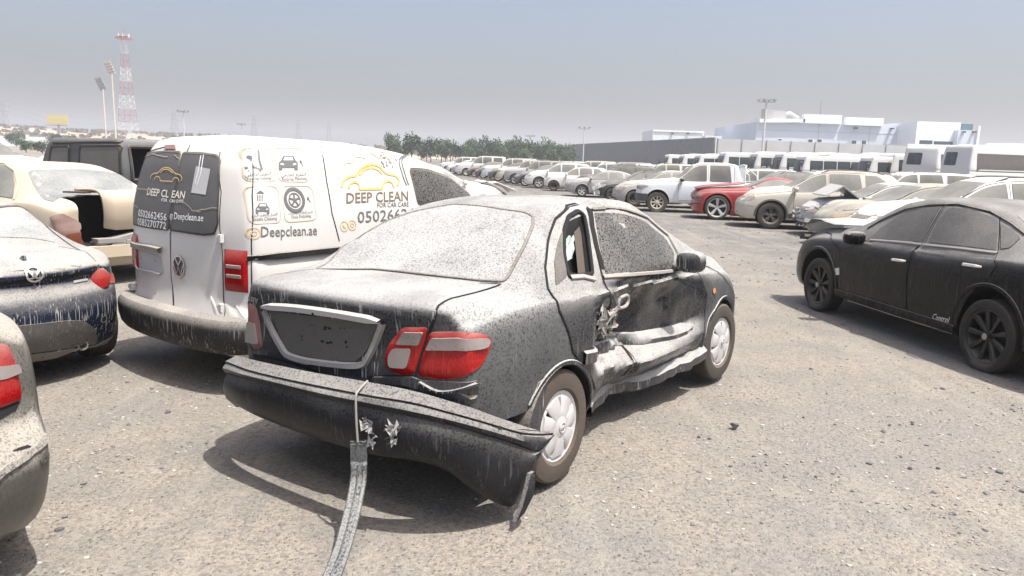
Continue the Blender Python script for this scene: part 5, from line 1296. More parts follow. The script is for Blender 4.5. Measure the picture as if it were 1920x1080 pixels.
MB().lathe([(0, .026), (0, .030), (.15, .030), (.15, .025), (.0, .025)], 18, (h_.x + .06, a[0], .27), Matrix.Rotation(-math.pi / 2, 3, 'Z')).build('exhaust', METAL, gc.root)

# ---------------------------------------------------------------- beige sedan with a crushed boot
BEP = dusty('beige_paint', (.42, .35, .26), .3, 0, .7, .35, .15, .5, coat=.4, dust=(.70, .61, .49))
be = sedan(L=4.8, W=1.84, H=1.45, wb=2.85, R=.33, ro=1.02)
bc = Car(be, 'beige_sedan', (-6.78, 11.10, 0), math.radians(145), 'beige gold sedan with smashed tail lamp and boot lid standing off its body', 'car', fine=1.3)
S = bc.S; RB = bc.root
hs = [cyl_cut(x, .33, .385, a, b, 28) for x in (-1.425, 1.425) for a, b in ((-1.3, -.6), (.6, 1.3))]
tk = MB().box((-2.35, -.05, .80), (1.0, 1.35, .62)); hs.append((tk.v, tk.f))
S.build(BEP, RB, hs)
bc.P('rear_window', 'T', bc.t('T', [(53, 323), (90, 318), (160, 318), (222, 324), (250, 342), (250, 358), (140, 368), (100, 379), (82, 374), (62, 345)]), .005, M('bgl', lambda: dusty('pale_dusty_glass', (.05, .055, .055), .1, 0, .85, .7, .55, 0, dust=(.44, .45, .44))), None, r=.03, res=.08)
bc.P('window', 'L', bc.t('L', [(-30, 300), (10, 310), (24, 320), (28, 345), (24, 372), (0, 368), (-30, 366)]), .008, GLASS, None, r=.03, res=.06)
bc.L('window_trim', 'L', bc.t('L', [(-20, 300), (12, 306), (28, 320), (34, 345), (27, 375)]), .02, .008, BEP, high=.008)
bl_ = MB(); pts = [(-1.86, .20, 1.12), (-2.28, .22, 1.13), (-2.36, .26, 1.09), (-2.40, .24, .95), (-2.36, .18, .74), (-2.34, .16, .66)]
pr = crom([(-1.86, 1.10), (-2.2, 1.12), (-2.36, 1.10), (-2.41, 1.0), (-2.39, .82), (-2.33, .68)], 3)
for i, (x, z) in enumerate(pr):
    for j in range(9):
        y = lerp(.42 - .10 * i / len(pr), -.80, j / 8); bl_.v.append((x + .05 * (abs(y) / .8) ** 2 + .01 * noise.noise(Vector((x * 4, y * 4, z * 4))), y, z + (.03 if j == 0 else 0)))
for i in range(len(pr) - 1):
    for j in range(8): a = i * 9 + j; bl_.f.append((a, a + 1, a + 10, a + 9))
o = bl_.build('boot_lid', BEP, RB); md = o.modifiers.new('t', 'SOLIDIFY'); md.thickness = .03
MB().box((-2.08, .50, 1.125), (.30, .10, .02), Matrix.Rotation(.5, 3, 'Z')).build('bent_hinge', plain('rusty_brown_metal', (.10, .06, .04), .6), RB)
pl_ = Matrix.Rotation(0, 3, 'Z')
bk = MB(); rr = random.Random(6)
for i in range(12): bk.box((-2.36 + rr.uniform(-.04, .04), rr.uniform(-.5, .5), .52 + rr.uniform(-.03, .05)), (.16, rr.uniform(.2, .5), .05), Matrix.Rotation(rr.uniform(-.2, .2), 3, 'X'))
bk.build('crumpled_rear_panel', METAL, RB, False)
MB().box((-2.44, -.1, .42), (.10, 1.5, .14)).build('bumper_beam', BEP, RB)
tl_ = bc.t('L', [(95, 408), (120, 400), (140, 410), (152, 430), (158, 460), (148, 462), (120, 450)])
LB = bc.P('tail_lamp', 'L', tl_, .02, LAMPK, None, r=.02, res=.04, crown=.02)
bc.P('lamp_stripe', 'L', bc.t('L', [(124, 440), (152, 436), (157, 455), (140, 458)]), .045, M('brn', lambda: plain('brown_broken_lens', (.16, .05, .03), .3)), LB, r=.01, res=.04)
for x in (-1.425, 1.425):
    for sd in (-1, 1): wheel(RB, x, sd * .80, .33, .21, .2, 'five', RIMS, sd)

# ---------------------------------------------------------------- dark grey hard-top off-roader
JP = dusty('grey_jeep_paint', (.030, .033, .037), .45, 0, .6, .16, .15, .15, dust=(.36, .355, .35))
jp = dict(kind='suv', xr=-1.95, xf=2.1, W=1.80, H=1.84, wb=2.5, R=.38, bot=.45, rf=.05, kT=.04, kN=.1, range=.6, rail=.93, mid=.5, shoulder=.985,
    top=[(-1.95, 1.74), (-1.9, 1.80), (-1.5, 1.83), (.3, 1.82), (.55, 1.74), (.8, 1.22), (1.2, 1.16), (2.1, 1.08)], belt=[(-1.95, 1.15), (.8, 1.12), (2.1, 1.0)],
    wtop=[(-1.95, .74), (.3, .73), (.55, .70), (.8, .74), (2.1, .64)], wmax=[(-1.95, .80), (1.0, .80), (2.1, .70)], tail=[(.3, .0), (1.1, .0), (1.9, .12)], nose=[(.4, 0), (1.1, .05)],
    wins=[(-.35, .60)], doors=[(-.35, .62)], ws=(.58, .78), lamp='boxy')
jc = Car(jp, 'offroad_vehicle', (-8.0, 15.1, 0), math.radians(149), 'dark grey boxy hard top off-roader with its tail opening bare, behind the white van', 'car', fine=1.0)
hs = [cyl_cut(x, .4, .45, a, b, 20) for x in (-1.25, 1.25) for a, b in ((-1.3, -.5), (.5, 1.3))]
k_ = MB().box((-1.9, -.02, 1.40), (.9, 1.22, .52)); hs.append((k_.v, k_.f))
jc.S.build(JP, jc.root, hs)
GD = GLASSD
wq = [(97, 275, 130, 274, 130, 318, 92, 318), (151, 274, 226, 273, 226, 330, 149, 325)]
for q in wq:
    P = rp(jc.t('L', [(q[0], q[1]), (q[2], q[3]), (q[4], q[5]), (q[6], q[7])]), .04)
    o = jc.P('window', 'L', P, .010, GD, None, r=0, res=.1); jc.L('window_frame', 'L', P, .05, .008, BLACK, o, res=.08, closed=True, high=.012)
jc.L('roof_gutter', 'L', jc.t('L', [(100, 268), (160, 266), (228, 266)]), .03, .006, BLACK, high=.02)
jc.L('roof_seam', 'T', [(-.35, -.6), (-.35, .6)], .012, .003, GAP)
jc.L('tail_frame', 'B', rp([(-.64, 1.10), (.64, 1.10), (.62, 1.70), (-.62, 1.70)], .06), .05, .006, BLACK, closed=True, high=.015, res=.06)
jc.P('windscreen', 'F', [(-.62, 1.2), (.62, 1.2), (.60, 1.7), (-.60, 1.7)], .006, GLASS, None, r=.04, res=.15)
for x in (-1.25, 1.25):
    for sd in (-1, 1): wheel(jc.root, x, sd * .78, .38, .22, .24, 'five', RIMD, sd)
# ---------------------------------------------------------------- the row facing the aisle
WHT = lambda n='white_paint_dusty', d=(.80, .77, .71): paintmat(n, (.60, .60, .60), .6, .16, dust=d)
SIL = paintmat('silver_paint', (.30, .31, .33), .7, .18, metal=.2)
GRYP = paintmat('grey_paint', (.07, .073, .08), .55, .16)
DRKP = paintmat('dark_paint', (.014, .015, .018), .50, .08)
BRNP = paintmat('brown_paint', (.10, .07, .05), .6, .2)
CHAMP = paintmat('champagne_paint', (.47, .44, .38), .7, .35, dust=(.56, .52, .45))
CREAM = paintmat('cream_paint', (.60, .57, .50), .75, .4, dust=(.60, .55, .46))
REDP = paintmat('red_paint', (.26, .008, .010), .34, .03, streak=.15)
GRP = 'cars parked in the long row facing the gravel lane'
def V2(x, y): return Vector((x, y, 0))
LOWK = M('clad', lambda: dusty('black_cladding', (.025, .026, .028), .6, 0, .8, .3, .2, .1))
# champagne crossover
sp = suv(); c = park(sp, 'crossover', 'champagne crossover with black sills parked next to the red coupe', contact=(1443, 428.5), hd=169)
dress(c, CHAMP, rim='double', rimmat=RIMD, lowmat=LOWK, mirmat=CHAMP)
# red muscle coupe
ms = dict(kind='coupe', xr=-2.35, xf=2.16, W=1.88, H=1.38, wb=2.72, R=.38, bot=.17, rf=.07, kT=.12, kN=.20, range=.9, rail=.86, mid=.6,
    top=[(-2.35, .98), (-2.2, 1.02), (-1.7, 1.05), (-1.2, 1.22), (-.7, 1.35), (-.45, 1.38), (-.18, 1.34), (.50, 1.05), (1.1, 1.0), (1.7, .96), (2.05, .89), (2.16, .81)],
    belt=[(-2.35, .90), (-1.4, 1.0), (-.8, .95), (.5, .92), (1.7, .86), (2.16, .73)], wtop=[(-2.35, .62), (-1.2, .56), (-.45, .54), (-.18, .54), (.50, .68), (1.7, .66), (2.16, .6)],
    wmax=[(-2.35, .86), (-1.7, .92), (-1.0, .94), (.8, .92), (1.4, .94), (1.95, .90), (2.16, .84)], tail=[(.2, .06), (.5, 0), (1.0, .05)], nose=[(.2, .08), (.42, 0), (.62, .06), (.66, .0), (.9, .06)],
    wins=[(-.75, .40)], doors=[(-.80, .42)], qwin=(-1.25, -.88), ws=(-.12, .46), rw=(-1.65, -.85), lamp='must')
c = park(ms, 'sports_coupe', 'bright red two door coupe with large silver star wheels and raised bonnet edge', contact=(1343, 412), hd=170)
dress(c, REDP, rim='star', rimmat=RIMS, rr=.295, lamps=False, trim=None, mirmat=SIL)
c.P('headlamp', 'L', [(2.03, .60), (2.16, .60), (2.16, .80), (2.01, .80)], .008, LAMPK, None, r=.02, res=.06)
c.P('headlamp', 'F', [(.62, .60), (.88, .60), (.86, .80), (.62, .80)], .008, LAMPK, None, r=.02, res=.06); c.P('grille', 'F', [(-.6, .60), (.6, .60), (.6, .78), (-.6, .78)], .008, BLACK, None, r=.02, res=.1)
c.P('side_scoop', 'L', [(-1.0, .16), (.95, .16), (.95, .34), (-1.0, .30)], .035, REDP, None, r=.03, res=.12)
c.L('splitter_line', 'L', [(1.85, .48), (2.12, .46)], .02, .006, GAP); c.L('scoop_line', 'L', [(.85, .42), (.2, .40)], .018, .006, GAP)
bn = MB(); 
for i in range(7):
    for j in range(7): u, v = i / 6, j / 6; x = lerp(.55, 2.05, u); bn.v.append((x, lerp(-.66, .66, v), c.S.top(x) + .05 + .07 * (1 - u) + .02 * math.sin(v * 6)))
for i in range(6):
    for j in range(6): a = i * 7 + j; bn.f.append((a, a + 7, a + 8, a + 1))
o = bn.build('bonnet', REDP, c.root); md = o.modifiers.new('t', 'SOLIDIFY'); md.thickness = .02
# white double-cab pickup
pk = boxy(L=5.1, W=1.80, H=1.72, wb=2.96, R=.36, ro=1.15)
pk.update(top=[(-2.90, 1.10), (-1.42, 1.12), (-1.36, 1.15), (-1.28, 1.62), (-1.20, 1.72), (-.8, 1.77), (-.05, 1.76), (.22, 1.68), (.84, 1.19), (1.4, 1.12), (1.95, 1.05), (2.22, .92)], belt=[(-2.90, 1.06), (-1.2, 1.07), (.84, 1.05), (1.9, .98), (2.22, .82)], wins=[(-.18, .76), (-1.02, -.28)], doors=[(-.22, .78), (-1.10, -.28)], qwin=None, qfull=False, ws=(.27, .80), rwB=False, rails=False, wtop=[(-2.90, .80), (-1.38, .76), (-.9, .66), (-.05, .66), (.22, .64), (.84, .74), (1.9, .70), (2.22, .62)], wmax=[(-2.90, .87), (-1.2, .90), (1.2, .90), (1.8, .88), (2.22, .80)])
pk['xr'] = -2.90; pk['xf'] = 2.22
c = park(pk, 'pickup_truck', 'white double cab pickup with pale blue tinged doors, flat front tyre and bed hoop bars', contact=(1231, 397), hd=173)
PW = paintmat('pickup_white', (.60, .64, .68), .9, .12, dust=(.66, .61, .52))
bed = MB().box((-2.12, 0, 1.08), (1.32, 1.38, .62))
dress(c, PW, rim='eight', rimmat=M('crm', lambda: dusty('cream_wheel', (.50, .46, .40), .5, 0, .6, .3, .1, 0)), bumper=M('bmp', lambda: dusty('blue_black_bumper', (.03, .035, .05), .5, 0, .7, .15, .2, 0)), flat=.03, holes=[(bed.v, bed.f)], handle=BLACK, mirmat=BLACK)
for s_ in (1, -1):
    MB().tube([(-1.46, s_ * .78, 1.08), (-1.46, s_ * .76, 1.60), (-1.50, s_ * .66, 1.70), (-1.50, 0, 1.72)], .028, 8).build('bed_hoop', PW, c.root)
    MB().tube([(-1.90, s_ * .78, 1.08), (-1.85, s_ * .78, 1.35), (-1.54, s_ * .76, 1.60)], .024, 8).build('bed_hoop', PW, c.root)
for y in (-.5, -.3, -.1, .1, .3, .5): MB().tube([(-1.49, y, 1.08), (-1.49, y, 1.70)], .014, 6).build('hoop_bar', PW, c.root)
# beige silver saloon next to the pickup
def simple(kind, name, label, pos, mat, hd=177, **k):
    a = {x: k.pop(x) for x in list(k) if x in ('L', 'W', 'H', 'wb', 'R', 'ro')}
    sp = {'sedan': sedan, 'suv': suv, 'boxy': boxy}[kind](**a)
    c = park(sp, name, label, px=V2(*pos), hd=hd, group=k.pop('group', None), fine=k.pop('fine', .7)); dress(c, mat, **k)
    if pos[1] > 31: c.root.scale = (.9, .9, .9)
    return c
simple('sedan', 'saloon_car', 'silver beige saloon with black steel wheels between the pickup and the damaged black hatchback', (4.62, 30.1), paintmat('silverbeige_paint', (.36, .35, .33), .85, .35), rim='steel', rimmat=RIMK, L=4.4, H=1.42, wb=2.55, R=.30, trim=None, hd=177)
c = simple('suv', 'damaged_hatchback', 'black hatchback with torn white fronted bumper beside the silver beige saloon', (4.0, 32.9), DRKP, rim='double', rimmat=RIMD, L=4.3, H=1.50, W=1.78, wb=2.65, R=.32, trim=None, hd=177, glass=GLASSD)
jb = MB(); rr = random.Random(2)
for i in range(14): jb.box((rr.uniform(1.95, 2.2), rr.uniform(.3, .86), rr.uniform(.35, .8)), (rr.uniform(.05, .25), rr.uniform(.03, .15), rr.uniform(.03, .2)), Matrix.Rotation(rr.uniform(-.7, .7), 3, 'Y'))
jb.build('torn_bumper', WHT(), c.root, False)
simple('sedan', 'old_saloon', 'silver old saloon with thin black rub strip parked before the black estate', (3.0, 36.5), SIL, rim='five', L=4.5, H=1.40, W=1.7, wb=2.55, R=.30, trim=BLACK)
simple('boxy', 'estate_wagon', 'black off-road wagon with tall red tail lamps and dusty windows', (3.75, 39.6), DRKP, rim='five', L=4.55, H=1.68, W=1.77, wb=2.6, R=.34, trim=None)
simple('suv', 'compact_hatchback', 'white compact hatchback with black torn wing beside the black wagon', (1.95, 42.2), WHT(), rim='steel', rimmat=RIMK, L=4.0, H=1.50, W=1.7, wb=2.5, R=.30, trim=None)
simple('suv', 'crossover', 'white crossover with silver spoked wheels beside the white compact hatchback', (1.22, 44.9), WHT(), rim='five', L=4.5, H=1.68, trim=None)
simple('sedan', 'saloon_car', 'dark grey saloon with large silver wheels between two light crossovers', (.45, 47.6), GRYP, rim='double', L=4.6, R=.34, trim=None)
simple('boxy', 'offroad_wagon', 'light silver off-road wagon with flared arches next to the dark grey saloon', (-.18, 50.2), SIL, rim='five', L=4.7, H=1.76, trim=None)
simple('boxy', 'offroad_wagon', 'cream off-road wagon with dusty silver wheels beyond the light silver wagon', (-.66, 52.9), CREAM, rim='five', L=4.8, H=1.78, trim=None)
simple('suv', 'crossover', 'charcoal crossover with low bonnet beyond the cream off-road wagon', (-1.40, 55.7), GRYP, rim='double', L=4.4, H=1.55, trim=None)
simple('boxy', 'offroad_wagon', 'tall white off-road wagon with three long side windows and dark door handles', (-1.85, 58.4), paintmat('blue_white_paint', (.58, .62, .68), .85, .15, dust=(.62, .58, .5)), rim='five', L=4.9, H=1.85, trim=None, handle=BLACK)
simple('sedan', 'saloon_car', 'dark grey saloon with open driver window beyond the tall white wagon', (-2.7, 61.2), GRYP, rim='five', trim=None)
simple('sedan', 'saloon_car', 'brown saloon beyond the dark grey saloon near the row end', (-3.5, 64.0), BRNP, rim='five', trim=None)
simple('boxy', 'panel_van', 'white panel van near the far end of the row', (-4.4, 66.9), WHT(), rim='steel', L=5.0, H=1.95, trim=None)
simple('suv', 'crossover', 'silver crossover beyond the white panel van', (-5.2, 69.8), SIL, L=4.4, H=1.6, trim=None)
simple('sedan', 'saloon_car', 'white saloon last but one in the far row', (-6.0, 72.7), WHT(), trim=None)
simple('boxy', 'offroad_wagon', 'white wagon last in the far row', (-6.8, 75.6), WHT(), L=4.8, H=1.8, trim=None)
# second row, backs to the first
R2 = 'cars of the second row, roofs showing behind the first'
for i, (kind, mat, nm, lab, along, back, kw) in enumerate((
    ('boxy', WHT(), 'panel_van', 'long white van roof behind the silver old saloon', 40.5, 6.6, dict(L=5.0, H=1.75)),
    ('boxy', DRKP, 'offroad_wagon', 'dark wagon with roof bars behind the black hatchback', 37.6, 6.2, dict(L=4.7, H=1.76)),
    ('boxy', WHT(), 'panel_van', 'white van with one square window behind the damaged hatchback', 34.6, 6.4, dict(L=4.9, H=1.74)),
    ('suv', GRYP, 'crossover', 'grey crossover roof behind the beige silver saloon', 31.7, 6.0, dict(L=4.5, H=1.66)),
    ('boxy', CREAM, 'offroad_wagon', 'cream wagon behind the white compact hatchback', 43.5, 6.2, dict(L=4.9, H=1.85)),
    ('suv', WHT(), 'crossover', 'white crossover roof behind the white crossover', 46.5, 6.2, dict(L=4.6, H=1.75)),
    ('boxy', SIL, 'offroad_wagon', 'silver wagon roof behind the dark grey saloon', 49.5, 6.2, dict(L=4.9, H=1.85)),
    ('boxy', WHT(), 'offroad_wagon', 'white wagon roof behind the light silver wagon', 52.5, 6.2, dict(L=4.9, H=1.72)),
    ('boxy', CREAM, 'offroad_wagon', 'cream wagon roof behind the cream off-road wagon', 55.5, 6.2, dict(L=4.9, H=1.85)),
    ('suv', WHT(), 'crossover', 'white crossover roof behind the charcoal crossover', 58.5, 6.2, dict(L=4.6, H=1.75)),
    ('boxy', WHT(), 'offroad_wagon', 'white wagon roof behind the tall white wagon', 61.5, 6.2, dict(L=4.9, H=1.72)),
    ('boxy', WHT(), 'double_cab_pickup', 'white double cab pickup behind the red coupe', 26.6, 7.8, dict(L=4.9, H=1.68)),
    ('sedan', WHT(), 'saloon_car', 'white saloon roof behind the pickup bed', 29.2, 7.0, dict(L=4.6, H=1.50)),
    ('sedan', WHT(), 'saloon_car', 'white saloon behind the champagne crossover tail', 21.4, 7.4, dict(L=4.6, H=1.48)),
    ('sedan', CREAM, 'saloon_car', 'cream saloon behind the champagne crossover', 18.5, 7.8, dict(L=4.6, H=1.5)))):
    t = (along - 33.82) / .966; p = Vector((3.71 - .259 * t, along, 0)) + Vector((.966, .259, 0)) * back
    simple(kind, nm, lab, (p.x, p.y), mat, hd=177, group=R2, trim=None, fine=.5, sides='L', **kw)
# the three cars between the crossover and the black sedan
c = simple('sedan', 'wrecked_saloon', 'silver saloon with bonnet folded up and its front bumper torn off', (0, 0), paintmat('silver_wreck_paint', (.42, .43, .45), .75, .3), L=4.7, H=1.42, wb=2.75, R=.32, trim=None, fine=.9)
def setpos(c, contact, hd, wb, W):
    th = math.radians(hd); f = Vector((math.cos(th), math.sin(th), 0)); l = Vector((-math.sin(th), math.cos(th), 0)); p = at(*contact) - f * wb / 2 - l * (W / 2 - .02)
    c.root.location = p; c.root.rotation_euler = (0, 0, th)
setpos(c, (1582, 447), 176, 2.75, 1.78)
fb = MB(); 
v = [(1.35, .62, 1.00), (.95, .55, 1.02), (1.30, .60, 1.42), (.80, .62, 1.05), (1.35, -.60, 1.02), (1.32, -.55, 1.44)]
q = [(1.05, .72, .98), (1.45, .70, 1.27), (1.34, -.60, 1.29), (.92, -.62, .98)]; r2 = [(1.45, .70, 1.27), (1.85, .74, 1.02), (1.78, -.62, 1.02), (1.34, -.60, 1.29)]
fb.add(q, [(0, 1, 2, 3)]); fb.add(r2, [(0, 1, 2, 3)])
o = fb.build('folded_bonnet', paintmat('silver_wreck_paint', None), c.root, False); md = o.modifiers.new('t', 'SOLIDIFY'); md.thickness = .03
jb = MB(); rr = random.Random(9)
for i in range(30): jb.box((rr.uniform(2.02, 2.32), rr.uniform(-.5, .84), rr.uniform(.22, .72)), (rr.uniform(.03, .16), rr.uniform(.03, .14), rr.uniform(.03, .16)), Matrix.Rotation(rr.uniform(-.8, .8), 3, 'Y') @ Matrix.Rotation(rr.uniform(-.8, .8), 3, 'X'))
jb.build('smashed_front', METAL, c.root, False)
BGP = paintmat('bronze_grey_paint', (.06, .065, .055), .95, .30, dust=(.52, .49, .42))
c = simple('sedan', 'saloon_car', 'bronze grey saloon with dusty hood and amber cornered headlamp behind the black sedan', (0, 0), BGP, L=4.8, H=1.46, trim=None, lamps=False)
setpos(c, (1640, 470), 176, 2.7, 1.78)
c.P('headlamp', 'L', [(2.10, .64), (2.22, .67), (2.14, .75), (1.90, .78), (1.92, .70)], .012, M('palamb', lambda: dusty('pale_amber_lamp', (.45, .28, .16), .2, 0, .6, .4, .2, 0)), None, r=.03, res=.05); c.P('headlamp', 'F', [(.50, .62), (.84, .64), (.86, .76), (.56, .76)], .01, LAMPW, None, r=.03, res=.05)
c = simple('suv', 'offroad_wagon', 'white wagon with a swept windscreen pillar right behind the black sedan roof', (0, 0), WHT(), L=4.7, H=1.70, trim=None, rails=False) if False else simple('suv', 'offroad_wagon', 'white wagon with a swept windscreen pillar right behind the black sedan roof', (0, 0), WHT(), L=4.7, H=1.66, trim=None)
setpos(c, (1745, 500), 176, 2.64, 1.82)
c = simple('suv', 'dark_crossover', 'dark blue crossover roof showing above the white wagon at the right edge', (0, 0), DRKP, L=4.6, H=1.75, trim=None); c.root.location = (15.2, 19.3, 0); c.root.rotation_euler = (0, 0, math.radians(176))

# ---------------------------------------------------------------- white cars beyond the van, nose to the lane
def crumple(c, mat, x0, x1, w, seed, h=.12):
    m = MB(); n1, n2 = 8, 7
    for i in range(n1):
        for j in range(n2):
            u, v = i / (n1 - 1), j / (n2 - 1); x = lerp(x0, x1, u)
            m.v.append((x, lerp(-w, w, v), c.S.top(x) + .03 + h * abs(noise.noise(Vector((u * 3 + seed, v * 3, seed)))) * 2 * u + .03 * (i % 2)))
    for i in range(n1 - 1):
        for j in range(n2 - 1): a = i * n2 + j; m.f.append((a, a + n2, a + n2 + 1, a + 1))
    o = m.build('crumpled_bonnet', mat, c.root, True, 25); md = o.modifiers.new('t', 'SOLIDIFY'); md.thickness = .015
WCR = WHT('warm_white_paint', (.68, .63, .55))
c = simple('sedan', 'saloon_car', 'white saloon with crumpled bonnet and dark torn grille in front of the van', (0, 0), WCR, trim=None, glass=GLASSC, fine=.9); c.root.location = (-2.35, 21.6, 0); c.root.rotation_euler = (0, 0, math.radians(12)); crumple(c, WCR, 1.3, 2.35, .72, 3, .16)
c = simple('suv', 'crossover', 'white car with long sloping windscreen behind the crumpled white saloon', (0, 0), WCR, trim=None, L=4.5, H=1.62); c.root.location = (-4.3, 27.5, 0); c.root.rotation_euler = (0, 0, math.radians(14)); crumple(c, WCR, 1.2, 2.2, .72, 8, .1)
c = simple('suv', 'crossover', 'white crossover with a dark open side window at the far left', (0, 0), WHT('blue_white_suv', (.60, .58, .54)), trim=None, L=4.6, H=1.78, glass=GLASSC, mirmat=DRKP); c.root.location = (-17.6, 25.6, 0); c.root.rotation_euler = (0, 0, math.radians(-6))
c = simple('sedan', 'saloon_car', 'pale saloon between the off-road vehicle and the white crossover', (0, 0), CREAM, trim=None); c.root.location = (-20.5, 38, 0); c.root.rotation_euler = (0, 0, math.radians(0))

# ---------------------------------------------------------------- buses
BUSW = paintmat('bus_white', (.60, .60, .60), .7, .18, dust=(.76, .72, .64)); BG = M('busglass', lambda: dusty('bus_glass', (.025, .04, .045), .12, 0, .6, .10, .1, .1, dust=(.36, .36, .34)))
def bus_spec(L, W, H, rnd=.35):
    return dict(kind='bus', xr=-L / 2, xf=L / 2, W=W, H=H, wb=L * .56, R=.42, bot=.35, rf=.10, kT=.10, kN=.16, range=.8, rail=.93, mid=.5, shoulder=.995, bulge=.0,
        top=[(-L / 2, H - .15), (-L / 2 + .2, H - .03), (-L / 2 + 1, H), (L / 2 - 1.2, H), (L / 2 - .3, H - .05), (L / 2, H - .20)], belt=[(-L / 2, H * .55), (L / 2, H * .55)],
        wtop=[(-L / 2, W * .44), (L / 2 - .3, W * .445), (L / 2, W * .40)], wmax=[(-L / 2, W * .48), (-L / 2 + .4, W * .5), (L / 2 - .4, W * .5), (L / 2, W * .47)],
        tail=[(.3, 0), (H * .55, 0), (H, .18)], nose=[(.3, 0), (H * .45, .02), (H, rnd)])
def bus(L, W, H, nwin, name, fine=.5, ac=True, mirr=True, dark=None):
    sp = bus_spec(L, W, H); c = Car(sp, name, (0, 0, 0), 0, 'x', 'bus', None, 0, fine)
    S = c.S; S.build(BUSW, c.root, [cyl_cut(x, .42, .50, a, b, 20) for x in (-sp['wb'] / 2, sp['wb'] / 2) for a, b in ((-1.6, -W / 2 + .35), (W / 2 - .35, 1.6))])
    z0, z1 = H * .52, H * .84
    for s in 'LR':
        xs = L / 2 - .75; step = (L - 1.3) / nwin
        for i in range(nwin):
            a = xs - step * i - .05; b = a - step + .07
            c.P('window', s, [(b, z0), (a, z0), (a, z1), (b, z1)], .012, dark or BG, None, r=.05, res=.4)
        c.L('side_band', s, [(-L / 2 + .2, z0 - .35), (L / 2 - .2, z0 - .35)], .05, .004, M('gband', lambda: plain('grey_band', (.3, .3, .3), .6)), None, res=.5)
    c.P('windscreen', 'F', [(-W * .43, H * .46), (W * .43, H * .46), (W * .42, H * .86), (-W * .42, H * .86)], .012, BG, None, r=.12, res=.3)
    c.P('rear_window', 'B', [(-W * .05, H * .62), (W * .36, H * .62), (W * .34, H * .86), (-W * .05, H * .86)], .012, BG, None, r=.1, res=.3)
    for y in (-1, 1):
        c.P('headlamp', 'F', [(y * W * .28, .62), (y * W * .44, .62), (y * W * .44, .84), (y * W * .28, .84)], .012, LAMPW, None, r=.05, res=.2)
        c.P('tail_lamp', 'B', [(y * W * .38, .70), (y * W * .46, .70), (y * W * .46, 1.15), (y * W * .38, 1.15)], .012, LAMPR, None, r=.02, res=.2)
        if mirr: MB().tube([(L / 2 - .2, y * W * .47, H * .80), (L / 2 + .12, y * W * .56, H * .78), (L / 2 + .14, y * W * .57, H * .55)], .025, 6).box((L / 2 + .14, y * W * .575, H * .58), (.10, .18, .38)).build('side_mirror', BLACK, c.root)
    if ac: MB().box((-L * .1, 0, H + .06), (L * .32, W * .62, .20), None, .85).build('roof_unit', BUSW, c.root)
    for x in (-sp['wb'] / 2, sp['wb'] / 2):
        for sd in (-1, 1): wheel(c.root, x, sd * (W / 2 - .16), .42, .25, .26, 'steel', RIMS, sd)
    return c.root
mini = bus(7.0, 2.08, 2.68, 5, 'minibus'); city = bus(9.0, 2.35, 2.95, 7, 'bus'); coach = bus(11.5, 2.5, 3.45, 2, 'coach', mirr=False, dark=M('cg', lambda: dusty('tinted_coach_glass', (.05, .048, .05), .2, 0, .6, .4, .1, .1, dust=(.30, .28, .26))))
def put(root, first, px, Y, hd, label):
    o = root if first else copy_tree(root); p = at_y(px, 300, Y); sp = {'minibus': 7.0, 'bus': 9.0, 'coach': 11.5}[root.name.split('.')[0]]; th = math.radians(hd)
    W = {'minibus': 2.08, 'bus': 2.35, 'coach': 2.5}[root.name.split('.')[0]]
    f = Vector((math.cos(th), math.sin(th), 0)); l = Vector((-math.sin(th), math.cos(th), 0)); q = Vector((p.x, Y, 0)) - f * sp / 2 - l * W / 2
    o.location = (q.x, q.y, 0); o.rotation_euler = (0, 0, th); o['label'] = label; o['group'] = 'buses parked before the concrete wall'; return o
used = set()
for nm, px, Y, hd, lab in (('m', 1248, 92, 184, 'leftmost and farthest white minibus beside the grey wall'), ('m', 1276, 86, 184, 'second white minibus from the left, beside the grey wall'), ('m', 1306, 80, 184, 'white minibus with wide blue glass, third from the left'), ('b', 1352, 78, 182, 'white bus with black mirror left of the tall lamp post'),
    ('b', 1412, 75, 182, 'white bus right behind the tall lamp post'), ('b', 1460, 72, 182, 'white bus with large black mirror right of the lamp post'), ('m', 1502, 64, 182, 'white minibus with dark side glass behind the champagne crossover'), ('b', 1546, 66, 184, 'white bus with roof cooling unit and a long window row'),
    ('m', 1628, 58, 184, 'white minibus with rounded windscreen in the middle right'), ('b', 1668, 58, 186, 'white bus with grey framed front and sliding windows beside the coaches')):
    src = {'m': mini, 'b': city}[nm]; put(src, nm not in used, px, Y, hd, lab); used.add(nm)
# coaches show their tails: heading away
co1 = coach; co1.location = (32.5, 58.5, 0); co1.rotation_euler = (0, 0, math.radians(40)); co1['label'] = 'tall white coach seen from behind with a dark upper rear window'; co1['group'] = 'coaches with their tails to the lane'
co2 = copy_tree(coach); co2.location = (33.2, 51.0, 0); co2.rotation_euler = (0, 0, math.radians(14)); co2['label'] = 'tall white coach at the right edge with long dark side glass'
